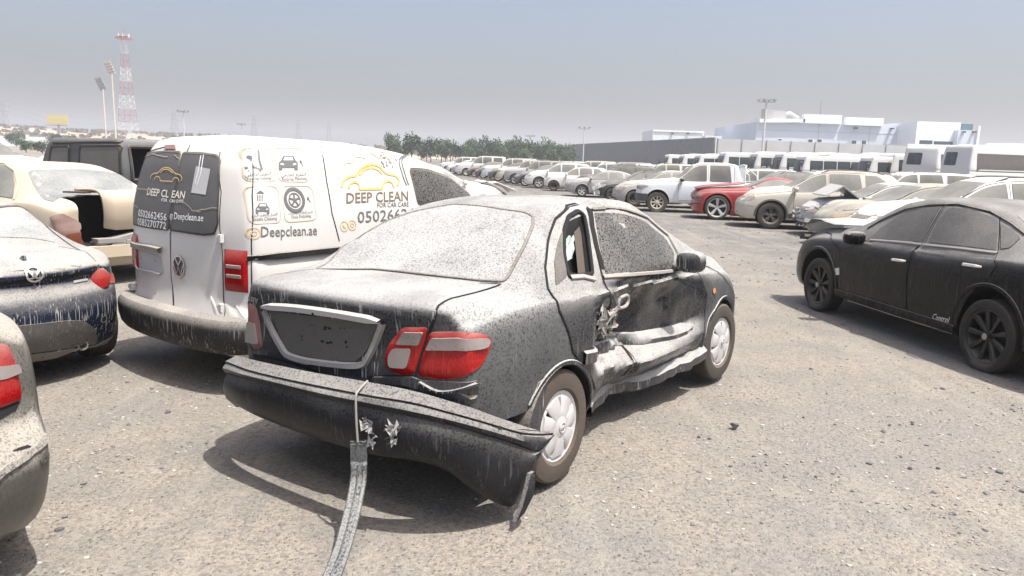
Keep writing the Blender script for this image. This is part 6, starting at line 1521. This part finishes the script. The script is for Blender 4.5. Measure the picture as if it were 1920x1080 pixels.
# ---------------------------------------------------------------- ground
def ground_mat():
    m, nt, p = newmat('gravel_ground'); b = NB(nt); P = b.pos()
    big = b.noise(P, .22, 4, .55); mid = b.noise(P, 1.7, 5, .65); fine = b.noise(P, 42, 4, .7); grit = b.noise(P, 160, 2, .6)
    c = b.mixc(b.ramp(mid, .35, .68), (0.335, 0.295, 0.241, 1), (0.248, 0.229, 0.204, 1))
    c = b.mixc(b.math('MULTIPLY', b.ramp(big, .42, .62), .55), c, (0.248, 0.238, 0.221, 1))
    c = b.mixc(b.ramp(fine, .40, .66, 0, .85), c, (0.165, 0.157, 0.148, 1))
    c = b.mixc(b.ramp(fine, .30, .18, 0, .55), c, (0.446, 0.417, 0.360, 1))
    v = b.n('ShaderNodeTexVoronoi'); v.inputs['Scale'].default_value = 42; b.l(P, v.inputs['Vector'])
    sp = b.n('ShaderNodeSeparateColor'); b.l(v.outputs['Color'], sp.inputs[0])
    st = b.math('MULTIPLY', b.ramp(v.outputs['Distance'], .34, .22), b.math('GREATER_THAN', sp.outputs[0], .50))
    c = b.mixc(b.math('MULTIPLY', st, .8), c, b.mixc(sp.outputs[1], (0.099, 0.100, 0.103, 1), (0.380, 0.366, 0.335, 1)))
    c = b.mixc(b.ramp(grit, .46, .72, 0, .65), c, (0.132, 0.124, 0.113, 1))
    sx = b.n('ShaderNodeSeparateXYZ'); b.l(P, sx.inputs[0])
    lane = b.math('ADD', b.math('MULTIPLY', sx.outputs[0], .966), b.math('MULTIPLY', sx.outputs[1], .259))           # metres across the parking lane
    band = b.math('MULTIPLY', b.ramp(lane, 5.5, 10.2), b.ramp(b.noise(P, .8, 5, .7), .33, .58))
    c = b.mixc(b.math('MULTIPLY', band, .78), c, (0.136, 0.133, 0.129, 1))
    trk = b.noise(b.scale(P, (2.6, .22, 1)), 1, 3, .6); c = b.mixc(b.ramp(trk, .52, .66, 0, .14), c, (0.434, 0.411, 0.366, 1))
    b.l(c, p.inputs['Base Color']); p.inputs['Roughness'].default_value = .95; p.inputs['Specular IOR Level'].default_value = .25
    h = b.math('ADD', b.math('MULTIPLY', st, .9), b.math('ADD', b.math('MULTIPLY', fine, 1.2), b.math('MULTIPLY', grit, .4)))
    q = b.n('ShaderNodeBump'); q.inputs['Strength'].default_value = .9; q.inputs['Distance'].default_value = .016; b.l(h, q.inputs['Height']); b.l(q.outputs[0], p.inputs['Normal'])
    return m
GM = ground_mat()
def gz(x, y):
    d = math.hypot(x, y - 4)
    f = sstep(60, 25, d)
    return f * (.020 * noise.noise(Vector((x * .35, y * .35, 0))) + .010 * noise.noise(Vector((x * 1.3, y * 1.3, 5)))) - .018 * f
xs = [-2400, -900, -300, -120, -60] + [-40 + i * .4 for i in range(201)] + [60, 120, 300, 900, 2400]
ys = [-300, -60, -10] + [-4 + i * .4 for i in range(130)] + [60, 80, 120, 200, 400, 900, 2400]
V = [(x, y, gz(x, y) if abs(x) < 41 and -4 <= y <= 48 else 0) for y in ys for x in xs]; nx = len(xs)
F = [(j * nx + i, j * nx + i + 1, (j + 1) * nx + i + 1, (j + 1) * nx + i) for j in range(len(ys) - 1) for i in range(nx - 1)]
tag(mesh_obj('ground', V, F, GM), kind='structure')
# loose stones
rr = random.Random(21)
def stones(name, n, area, smin, smax, mat, bias=2.0):
    m = MB(); ico = [(0, 0, 1), (.89, 0, .45), (.28, .85, .45), (-.72, .53, .45), (-.72, -.53, .45), (.28, -.85, .45), (.72, .53, -.45), (-.28, .85, -.45), (-.89, 0, -.45), (-.28, -.85, -.45), (.72, -.53, -.45), (0, 0, -1)]
    IF = [(0, 1, 2), (0, 2, 3), (0, 3, 4), (0, 4, 5), (0, 5, 1), (1, 6, 2), (2, 7, 3), (3, 8, 4), (4, 9, 5), (5, 10, 1), (6, 7, 2), (7, 8, 3), (8, 9, 4), (9, 10, 5), (10, 6, 1), (11, 7, 6), (11, 8, 7), (11, 9, 8), (11, 10, 9), (11, 6, 10)]
    k = 0
    while k < n:
        u = rr.random() ** bias; y = lerp(area[2], area[3], u); xw = (y + 1) * .85; x = rr.uniform(-xw, xw)
        if noise.noise(Vector((x * .5, y * .5, 7))) + rr.uniform(-.45, .45) < -.05: continue
        s = smin + (smax - smin) * rr.random() ** 5; sx, sy, sz = s * rr.uniform(.7, 1.4), s * rr.uniform(.7, 1.3), s * rr.uniform(.35, .75); a = rr.uniform(0, 3.14); ca, sa = math.cos(a), math.sin(a)
        j = [rr.uniform(.75, 1.2) for _ in ico]; z = gz(x, y) + sz * .35
        b0 = len(m.v)
        for (px, py, pz), q in zip(ico, j): X, Y = px * q * sx, py * q * sy; m.v.append((x + X * ca - Y * sa, y + X * sa + Y * ca, z + pz * q * sz))
        m.f += [tuple(i + b0 for i in t) for t in IF]; k += 1
    o = m.build(name, mat, None, False); tag(o, kind='stuff'); return o
def stone_mat(n, a, b_):
    m, nt, p = newmat(n); b = NB(nt); g = b.n('ShaderNodeNewGeometry'); f = g.outputs['Random Per Island']
    b.l(b.mixc(f, rgb(a), rgb(b_)), p.inputs['Base Color']); p.inputs['Roughness'].default_value = .9; return m
stones('gravel', 26000, (0, 0, 2.2, 17), .003, .014, stone_mat('pale_stone', (.16, .15, .14), (.40, .37, .33)))
stones('gravel', 3000, (0, 0, 2.2, 18), .005, .020, stone_mat('dark_stone', (.05, .052, .058), (.15, .15, .155)), 1.6)
stones('gravel', 9000, (0, 0, 11, 38), .008, .035, stone_mat('mixed_stone', (.08, .08, .08), (.33, .315, .29)), 1.2)
for i, (px, py, s, lab) in enumerate(((1377, 800, .030, 'dark angular rock right of the sedan front wheel'), (555, 567 + 265, 0, ''), (88, 778 + 165, 0, ''))):
    if not s: continue
    m = MB(); g = at(px, py); pts = [Vector((rr.uniform(-1, 1), rr.uniform(-1, 1), rr.uniform(-.6, .8))).normalized() * s for _ in range(14)]
    bm = bmesh.new(); [bm.verts.new(p) for p in pts]; bmesh.ops.convex_hull(bm, input=bm.verts); me = bpy.data.meshes.new('rock'); bm.to_mesh(me); bm.free(); me.materials.append(stone_mat('rock', (.10, .10, .105), (.12, .12, .12)))
    o = bpy.data.objects.new('rock', me); COL.objects.link(o); o.location = (g.x, g.y, .01); tag(o, lab, 'rock')

# ---------------------------------------------------------------- walls and buildings
def concrete(n, c, v=.15, s=.4): return plain(n, c, .9, 0, v, s)
WGREY = concrete('grey_concrete', (.235, .235, .245), .22, 1.2); WPALE = concrete('pale_concrete', (.44, .45, .455), .12, .5)
BW = plain('white_wall', (.74, .77, .80), .6, 0, .05, .2); BB = plain('blue_white_wall', (.60, .66, .74), .6, 0, .06, .15); WIN = plain('blue_window', (.035, .06, .09), .15, 0, .1, 1); RWH = plain('parapet_white', (.82, .83, .84), .5, 0, .04, .2)
def P3(px, Y): return at_y(px, 300, Y)
# grey ribbed wall running away on the left
A = P3(1066, 232); B = P3(1338, 128); A.z = 0; B.z = 0
wallo = empty('concrete_wall', A); tag(wallo, 'long dark grey wall of ribbed concrete panels running to the left behind the cars', 'wall')
d = B - A; L = d.length; d.normalize(); nrm = Vector((d.y, -d.x, 0)); n = 26
R3 = Matrix.Rotation(math.atan2(d.y, d.x), 3, 'Z')
for i in range(n):
    c = d * (L * (i + .5) / n); MB().box((c.x, c.y, 2.95), (L / n - .12, .25, 5.9 + (.12 if i % 5 == 0 else 0)), R3).build('wall_panel', WGREY, wallo, False)
cap = MB(); c = d * (L / 2); cap.box((c.x, c.y, 5.96), (L, .34, .10), R3); cap.build('coping', WPALE, wallo, False)
for i in range(1, n): c = d * (L * i / n) ; MB().box((c.x, c.y, 2.9), (.14, .21, 5.8), R3).build('wall_joint', WGREY, wallo, False)
# pale concrete wall on the right
pw = empty('concrete_wall', B + Vector((.4, 0, 0))); tag(pw, 'pale concrete panel wall behind the buses', 'wall')
C = P3(1990, 138) ; C.z = 0; d2 = C - B; L2 = d2.length; d2.normalize(); n2 = 15; R4 = Matrix.Rotation(math.atan2(d2.y, d2.x), 3, 'Z')
for i in range(n2):
    c = d2 * (L2 * (i + .5) / n2); MB().box((c.x, c.y, 2.9), (L2 / n2 - .06, .3, 5.8), R4).build('wall_panel', WPALE, pw, False)
    c = d2 * (L2 * i / n2); MB().box((c.x - .1 * d2.y, c.y - .2, 2.9), (.18, .3, 5.86), R4).build('wall_post', WGREY if i == 0 else WPALE, pw, False)
def hz(px): return 295 + (px - 960) * .03317
def bld(name, label, x0, x1, ytop, Y, depth, mat, parts=True, yaw=0.0):
    a = P3(x0, Y); b_ = P3(x1, Y); H = CAMH + (hz((x0 + x1) / 2) - ytop) / FPX * Y; w_ = b_.x - a.x
    r = empty(name, (a.x, Y, 0), yaw); tag(r, label, 'building')
    MB().box((w_ / 2, depth / 2, H / 2), (w_, depth, H)).build('wall', mat, r, False)
    def X(px): return P3(px, Y).x - a.x
    def Z(px, py): return CAMH + (hz(px) - py) / FPX * Y
    return r, X, Z, H, w_
def win(r, X, Z, x0, y0, x1, y1, mat=WIN, nm='window', out=.08, frame=True):
    xa, xb, za, zb = X(x0), X(x1), Z((x0 + x1) / 2, y1), Z((x0 + x1) / 2, y0)
    f = MB().box(((xa + xb) / 2, -.01, (za + zb) / 2), (xb - xa + .3, .10, zb - za + .3)).build(nm, RWH if frame else mat, r, False)
    if frame: MB().box(((xa + xb) / 2, -.05, (za + zb) / 2), (xb - xa, .06, zb - za)).build('pane', mat, f, False)
r, X, Z, H, w_ = bld('warehouse', 'long pale blue and white warehouse with white parapet boxes and a thin roof mast', 1413, 1700, 236, 215, 45, BB)
for q in ((1456, 262, 1462, 265), (1512, 263, 1520, 268), (1529, 263, 1537, 268), (1593, 265, 1602, 271), (1612, 265, 1620, 272), (1682, 268, 1690, 278)): win(r, X, Z, *q)
for x0, y0, x1, y1 in ((1497, 220, 1568, 236), (1575, 223, 1646, 237)):
    xa, xb, za, zb = X(x0), X(x1), Z(1570, y1), Z(1570, y0); MB().box(((xa + xb) / 2, -.4, (za + zb) / 2), (xb - xa, 1.2, zb - za)).build('parapet_box', RWH, r, False)
xa = X(1416); xb = X(1500); MB().box(((xa + xb) / 2, 3, H + .5), (xb - xa, 8, 1.0), Matrix.Rotation(-.03, 3, 'Y')).build('roof_edge', RWH, r, False)
MB().box((X(1456), 4, H + 2.0), (4.5, 4, 2.6)).build('air_handler', plain('grey_unit', (.42, .42, .42), .6), r, False); MB().box((X(1437), 3, H + 2.4), (2.2, 3, 2.6)).build('air_handler', plain('grey_unit2', (.36, .36, .36), .6), r, False)
MB().tube([(X(1462), 3, H + 2.2), (X(1480), 3, H + 2.8), (X(1497), 3, H + 1.5)], .5, 8).build('duct', plain('duct_metal', (.5, .5, .5), .5), r)
MB().tube([(X(1535), 2, H), (X(1535), 2, H + 6.2)], .10, 6).build('mast', METAL, r)
for px in (1530, 1625): MB().box((X(px), -.03, H / 2), (.12, .1, H)).build('facade_joint', plain('joint', (.42, .46, .52), .7), r, False)
MB().box((w_ / 2, -.03, Z(1560, 250)), (w_, .1, .10)).build('facade_joint', plain('joint2', (.45, .50, .56), .7), r, False)
for px, py in ((1597, 243), (1664, 244)): MB().box((X(px), -.6, Z(px, py)), (.7, 1.2, .35)).build('facade_lamp', BLACK, r, False)
r, X, Z, H, w_ = bld('hall', 'bright white block with two wide blue strip windows right of the warehouse', 1712, 1794, 232, 205, 25, RWH)
win(r, X, Z, 1721, 266, 1743, 271, frame=False); win(r, X, Z, 1748, 268, 1781, 273, frame=False)
xa = X(1794); MB().box((xa + 1.5, 3, Z(1799, 241)), (3.2, 6, 1.6)).build('roof_room', plain('teal_glass', (.08, .16, .20), .2), r, False)
r, X, Z, H, w_ = bld('annex', 'pale blue sloped annex wall beside the bright white block', 1790, 1829, 247, 203, 20, BB)
MB().box((w_ - .3, -.2, H / 2 + .6), (.6, .5, H + 1.2)).build('corner_fin', RWH, r, False)
for px in (1799, 1818): MB().box((X(px), -.4, Z(px, 250)), (.7, .8, .35)).build('facade_lamp', BLACK, r, False)
r, X, Z, H, w_ = bld('link_block', 'low white link building under the bright white block', 1698, 1765, 272, 190, 12, RWH)
for px in (1700, 1731): MB().box((X(px), -.4, Z(px, 276)), (.6, .8, .3)).build('facade_lamp', BLACK, r, False)
r, X, Z, H, w_ = bld('store_shed', 'white flat roofed shed showing above the dark grey wall', 1221, 1316, 247, 240, 20, BW)
MB().box((w_ / 2, -.1, H - .2), (w_, .3, .5)).build('parapet', RWH, r, False)
MB().box((X(1330), 2, H / 2 - .6), (X(1345) - X(1314), 10, H - 1.4)).build('side_wing', BW, r, False)
for px in (1257, 1286): MB().box((X(px), -.4, Z(px, 252)), (.6, .9, .35)).build('facade_lamp', BLACK, r, False)

# ---------------------------------------------------------------- poles, mast, billboard, pylons
PW_ = plain('pale_post', (.60, .60, .58), .5, .2, .08)
def lamp_post(px, ytop, Y, label, heads=4, r0=.13):
    p = at_y(px, hz(px), Y); H = CAMH + (hz(px) - ytop) / FPX * Y
    o = empty('lamp_post', (p.x, Y, 0)); tag(o, label, 'lamp post', 'lamp posts around the yard')
    MB().tube([(0, 0, 0), (0, 0, H * .5), (0, 0, H)], [r0, r0 * .85, r0 * .7], 10).build('post', PW_, o)
    MB().tube([(-1.0, 0, H - .05), (1.0, 0, H - .05)], .05, 6).build('cross_arm', METAL, o)
    for i in range(heads):
        x = lerp(-.95, .95, i / (heads - 1)); MB().box((x, -.2, H + .18), (.42, .34, .22), Matrix.Rotation(.5 if i % 2 else -.4, 3, 'Y')).build('floodlight', METAL, o, False)
for a in ((1427, 195, 100, 'tallest white lamp post among the buses', 4, .16), (1093, 243, 150, 'white lamp post before the dark grey wall', 3, .13), (993, 257, 190, 'lamp post in front of the middle trees'), (917, 265, 230, 'small distant lamp post among the trees'), (346, 212, 150, 'white lamp post above the van roof'), (454, 235, 200, 'short distant lamp post above the van roof')): lamp_post(*a)
def latt(name, label, px, ytop, Y, wb_, wt_, bands, cols, thick, cat, z0=0, group=None, arms=()):
    p = at_y(px, hz(px), Y); H = CAMH + (hz(px) - ytop) / FPX * Y; o = empty(name, (p.x, Y, z0)); tag(o, label, cat, group); H -= z0
    for k in range(bands):
        m = MB(); za, zb = H * k / bands, H * (k + 1) / bands; nseg = 2
        for q in range(nseg):
            z_0, z_1 = lerp(za, zb, q / nseg), lerp(za, zb, (q + 1) / nseg); w0, w1 = lerp(wb_, wt_, min(1, z_0 / H * 1.15)) / 2, lerp(wb_, wt_, min(1, z_1 / H * 1.15)) / 2
            c0 = [(-w0, -w0, z_0), (w0, -w0, z_0), (w0, w0, z_0), (-w0, w0, z_0)]; c1 = [(-w1, -w1, z_1), (w1, -w1, z_1), (w1, w1, z_1), (-w1, w1, z_1)]
            for i in range(4):
                m.tube([c0[i], c1[i]], thick, 4); m.tube([c0[i], c1[(i + 1) % 4]], thick * .5, 4); m.tube([c0[(i + 1) % 4], c1[i]], thick * .5, 4); m.tube([c0[i], c0[(i + 1) % 4]], thick * .5, 4)
        m.build('lattice_section', cols[k % len(cols)], o, False)
    return o, H
MR = plain('mast_red', (.30, .07, .07), .5); MW = plain('mast_white', (.70, .70, .70), .5)
o, H = latt('radio_mast', 'tall red and white lattice radio mast on the left', 242, 84, 330, 6.6, 2.0, 8, (MR, MW), .07, 'mast')
MB().box((0, 0, H + .3), (5, 5, .5)).box((0, 0, H + 1.0), (4.4, 4.4, .12)).build('platform', MR, o, False)
for i in range(7): MB().tube([(2.2 * math.cos(i), 2.2 * math.sin(i), H), (2.2 * math.cos(i), 2.2 * math.sin(i), H + 2.2)], .16, 6).build('antenna', MW, o)
MB().tube([(0, 0, H), (0, 0, H + 5)], .06, 5).build('spike', MR, o)
for px, yt, Y, mt, lab in ((200, 150, 300, plain('grey_lamps', (.30, .32, .35), .5), 'shorter stadium floodlight mast with grey tilted lamp panel'), (218, 122, 290, plain('cream_lamps', (.62, .56, .46), .5), 'taller stadium floodlight mast with cream tilted lamp panel')):
    p = at_y(px, hz(px), Y); H = CAMH + (hz(px) - yt) / FPX * Y; o = empty('floodlight_mast', (p.x, Y, 0)); tag(o, lab, 'floodlight mast')
    MB().tube([(0, 0, 0), (-.3, 0, H - 4.5)], [.34, .2], 8).build('pole', plain('cream_post', (.66, .58, .48), .5), o)
    Rm = Matrix.Rotation(-.28, 3, 'Y') @ Matrix.Rotation(.3, 3, 'X')
    MB().box((-1.0, 0, H - 2.4), (2.7, .25, 5.0), Rm).build('lamp_frame', plain('lamp_frame', (.35, .33, .30), .6), o, False)
    for i in range(3):
        for j in range(5): c = Vector((-1.0, 0, H - 2.4)) + Rm @ Vector((-.9 + .9 * i, -.3, -2.0 + j * 1.0)); MB().box(c, (.7, .3, .75), Rm).build('lamp', mt, o, False)
Y = 280; p = at_y(112, hz(112), Y); zc = CAMH + (hz(112) - 226) / FPX * Y; o = empty('billboard', (p.x, Y, 0)); tag(o, 'blank yellow billboard on a single post at the far left', 'billboard')
MB().tube([(0, 0, 0), (0, 0, zc)], .35, 8).build('post', PW_, o); MB().box((0, -.5, zc), (7.0, .4, 3.3)).build('panel', plain('faded_yellow', (.62, .52, .22), .6), o, False)
MB().box((0, -1.2, zc - 2.0), (7.2, 1.6, .12)).build('walkway', plain('brown_steel', (.16, .10, .08), .7), o, False)
PYL = plain('pylon_steel', (.22, .22, .23), .6)
tops = []
for px, yt, Y in ((10, 190, 700), (328, 208, 760), (477, 218, 860), (560, 226, 950), (617, 230, 1050)):
    o, H = latt('power_pylon', {10: 'nearest hazy steel pylon at the far left', 328: 'hazy pylon beside the radio mast', 477: 'hazy pylon over the van roof', 560: 'second hazy pylon over the van roof', 617: 'farthest hazy pylon over the van'}[px], px, yt, Y, 9, 2.4, 4, (PYL,), .16, 'pylon', 0, 'pylons on the horizon')
    for k, z in enumerate((H * .98, H * .85, H * .72)):
        m = MB().tube([(-8 + k, 0, z), (0, 0, z + .8), (8 - k, 0, z)], .18, 4); m.build('cross_arm', PYL, o, False)
    tops.append((Vector(o.location), H))
for k, (a, b_) in enumerate(zip(tops, tops[1:])):
    for j, hh in enumerate((.98, .85, .72)):
        q = a[0] + Vector((6, 0, a[1] * hh)); s = b_[0] + Vector((-6, 0, b_[1] * hh)); pts = [q.lerp(s, i / 12) - Vector((0, 0, 12 * 4 * (i / 12) * (1 - i / 12))) for i in range(13)]
        o = MB().tube(pts, .10, 4).build('power_line', PYL); tag(o, ('top', 'middle', 'lower')[j] + ' cable hanging between the ' + ('first and second', 'second and third', 'third and fourth', 'fourth and fifth')[k] + ' pylons from the left', 'power line', 'cables strung between the pylons')
# ---------------------------------------------------------------- desert rise, trees
def hillmat():
    m, nt, p = newmat('desert_sand'); b = NB(nt); P = b.pos()
    c = b.mixc(b.ramp(b.noise(P, .02, 5, .6), .35, .65), (.40, .29, .22, 1), (.48, .38, .30, 1)); c = b.mixc(b.ramp(b.noise(P, .12, 4, .6), .60, .68, 0, .6), c, (.16, .15, .10, 1))
    b.l(c, p.inputs['Base Color']); p.inputs['Roughness'].default_value = 1; return m
HM = hillmat(); prof = lin([(-200, 30), (0, 26), (130, 22), (430, 20), (600, 13), (760, 9), (1000, 7), (1250, 4), (1500, 0)])
V = []; F = []; cols = 90; rows = 10
for i in range(cols + 1):
    px = lerp(-200, 1500, i / cols)
    for j in range(rows + 1):
        Y = lerp(300, 640, j / rows); p = at_y(px, hz(px), Y); top = CAMH + (prof(px)) / FPX * 560
        z = top * math.sin(min(1, j / rows * 1.25) * math.pi / 2) ** 1.5 + (1.3 * noise.noise(Vector((p.x * .02, Y * .02, 1))) + .8 * noise.noise(Vector((p.x * .07, Y * .07, 2)))) * min(1, j / 3) * min(1, prof(px) / 10) - .3
        V.append((p.x, Y, z))
for i in range(cols):
    for j in range(rows): a = i * (rows + 1) + j; F.append((a, a + rows + 1, a + rows + 2, a + 1))
tag(mesh_obj('hills', V, F, HM, None, True, 180), kind='structure')
def leafmat(n, a, b_):
    m, nt, p = newmat(n); b = NB(nt); g = b.n('ShaderNodeNewGeometry'); b.l(b.mixc(g.outputs['Random Per Island'], rgb(a), rgb(b_)), p.inputs['Base Color']); p.inputs['Roughness'].default_value = .8; return m
LEAF = leafmat('dusty_leaves', (.020, .042, .016), (.055, .092, .038)); BARK = plain('bark', (.10, .08, .06), .9)
def crown(seed, H, W, n, lobes, leaf):
    r = random.Random(seed); m = MB(); L = []
    for i in range(lobes): L.append((Vector((r.uniform(-.6, .6) * W / 2, r.uniform(-.6, .6) * W / 2, H * r.uniform(.35, .92))), W * r.uniform(.20, .36)))
    for i in range(n):
        c, rad = r.choice(L); d = Vector((r.gauss(0, 1), r.gauss(0, 1), r.gauss(0, .85))).normalized() * rad * r.uniform(.45, 1.05); p = c + d
        if p.z < H * .12: continue
        u = Vector((r.gauss(0, 1), r.gauss(0, 1), r.gauss(0, 1))).normalized(); v = u.orthogonal().normalized(); s = leaf * r.uniform(.6, 1.3)
        m.add([p - u * s - v * s * .5, p + u * s - v * s * .4, p + u * s * .6 + v * s * .6, p - u * s * .7 + v * s * .5], [(0, 1, 2, 3)])
    return m
def make_tree(seed, H, W, n=900, lobes=11, leaf=.26):
    o = empty('tree', (0, 0, 0)); crown(seed, H, W, n, lobes, leaf).build('crown', LEAF, o, False); r = random.Random(seed)
    t = MB(); t.tube([(0, 0, 0), (r.uniform(-.1, .1), 0, H * .25), (r.uniform(-.3, .3), r.uniform(-.2, .2), H * .6)], [.18, .14, .06], 7)
    for k in range(4): a = k * 1.6 + r.random(); t.tube([(0, 0, H * .25), (math.cos(a) * W * .15, math.sin(a) * W * .15, H * .45), (math.cos(a) * W * .28, math.sin(a) * W * .28, H * .65)], [.09, .06, .03], 5)
    t.build('trunk', BARK, o); return o
protos = [make_tree(s, 5.2, w_, 1000, l) for s, w_, l in ((1, 5.6, 12), (2, 4.6, 10), (3, 6.4, 14), (4, 5.0, 9))]
TL = [(737, 257), (748, 270), (772, 257), (790, 268), (808, 264), (828, 266), (845, 265), (862, 274), (888, 266), (878, 276), (900, 280), (920, 265), (938, 272), (958, 268), (970, 280), (978, 266), (1000, 272), (1012, 276), (1026, 268), (1040, 276), (1052, 274), (1066, 276), (836, 276), (800, 278), (756, 280), (984, 282), (1060, 284), (1034, 284)]
ordn = ['first', 'second', 'third', 'fourth', 'fifth', 'sixth', 'seventh', 'eighth', 'ninth', 'tenth', 'eleventh', 'twelfth', 'thirteenth', 'fourteenth', 'fifteenth', 'sixteenth', 'seventeenth', 'eighteenth', 'nineteenth', 'twentieth', 'twenty-first', 'twenty-second', 'twenty-third', 'twenty-fourth', 'twenty-fifth', 'twenty-sixth', 'twenty-seventh', 'twenty-eighth']
for i, (px, yt) in enumerate(sorted(TL)):
    o = protos[i] if i < 4 else copy_tree(protos[i % 4]); Y = 160 + (i * 37 % 50); p = at_y(px, hz(px), Y); H = CAMH + (hz(px) - yt) / FPX * Y
    o.location = (p.x, Y, 0); s = H / 5.1; o.scale = (s * rr.uniform(.60, .90), s * .8, s); o.rotation_euler = (0, 0, i * 1.7); tag(o, ordn[i] + ' dusty green tree from the left in the line beyond the cars', 'tree', 'trees in a line beyond the parked cars')
for px, yt, Y, lab in ((48, 262, 120, 'left one of two round bushes behind the white crossover'), (78, 264, 116, 'right one of two round bushes behind the white crossover'), (30, 248, 240, 'small dark tree below the sand slope at the far left'), (105, 250, 250, 'small dark tree beside the billboard post'), (135, 249, 250, 'wide low tree right of the billboard')):
    o = copy_tree(protos[(px // 3) % 4]); p = at_y(px, hz(px), Y); H = CAMH + (hz(px) - yt) / FPX * Y; o.location = (p.x, Y, 0); s = H / 5.0; o.scale = (s * 1.1, s, s * .85); tag(o, lab, 'tree', 'small trees on the left')
sb = MB(); r = random.Random(77)
for i in range(420):
    px = r.uniform(-60, 1100); Y = r.uniform(360, 600); p = at_y(px, hz(px), Y); j = (Y - 300) / 340; top = CAMH + prof(px) / FPX * 560; z = top * math.sin(min(1, j * 1.25) * math.pi / 2) ** 1.5
    for k in range(7): c = Vector((p.x + r.gauss(0, 1.2), Y + r.gauss(0, .8), z + r.uniform(0, 1.0))); u = Vector((r.gauss(0, 1), 0, r.gauss(0, 1))).normalized() * r.uniform(.5, 1.0); v = Vector((-u.z, .3, u.x)); sb.add([c - u - v, c + u - v, c + u + v, c - u + v], [(0, 1, 2, 3)])
tag(sb.build('scrub', leafmat('scrub', (.10, .10, .07), (.17, .15, .11)), None, False), kind='stuff')
a = P3(-60, 250); b_ = P3(105, 250); o = MB().box((0, 0, 1.6), (b_.x - a.x, .4, 3.2)).build('boundary_wall', RWH, None, False); o.location = ((a.x + b_.x) / 2, 250, 0); tag(o, 'low white boundary wall at the foot of the sand slope', 'wall')
# ---------------------------------------------------------------- hazy air
hm = bpy.data.materials.new('haze_air'); hm.use_nodes = True; nt = hm.node_tree
for n_ in list(nt.nodes): nt.nodes.remove(n_)
out = nt.nodes.new('ShaderNodeOutputMaterial'); pv = nt.nodes.new('ShaderNodeVolumePrincipled'); pv.inputs['Color'].default_value = (.93, .94, .97, 1); pv.inputs['Density'].default_value = HAZE = .0010; pv.inputs['Anisotropy'].default_value = .2
nt.links.new(pv.outputs[0], out.inputs['Volume'])
hb_ = MB().box((0, 1000, 29.5), (5000, 2900, 62)); o = hb_.build('haze', hm, None, False); tag(o, kind='stuff')
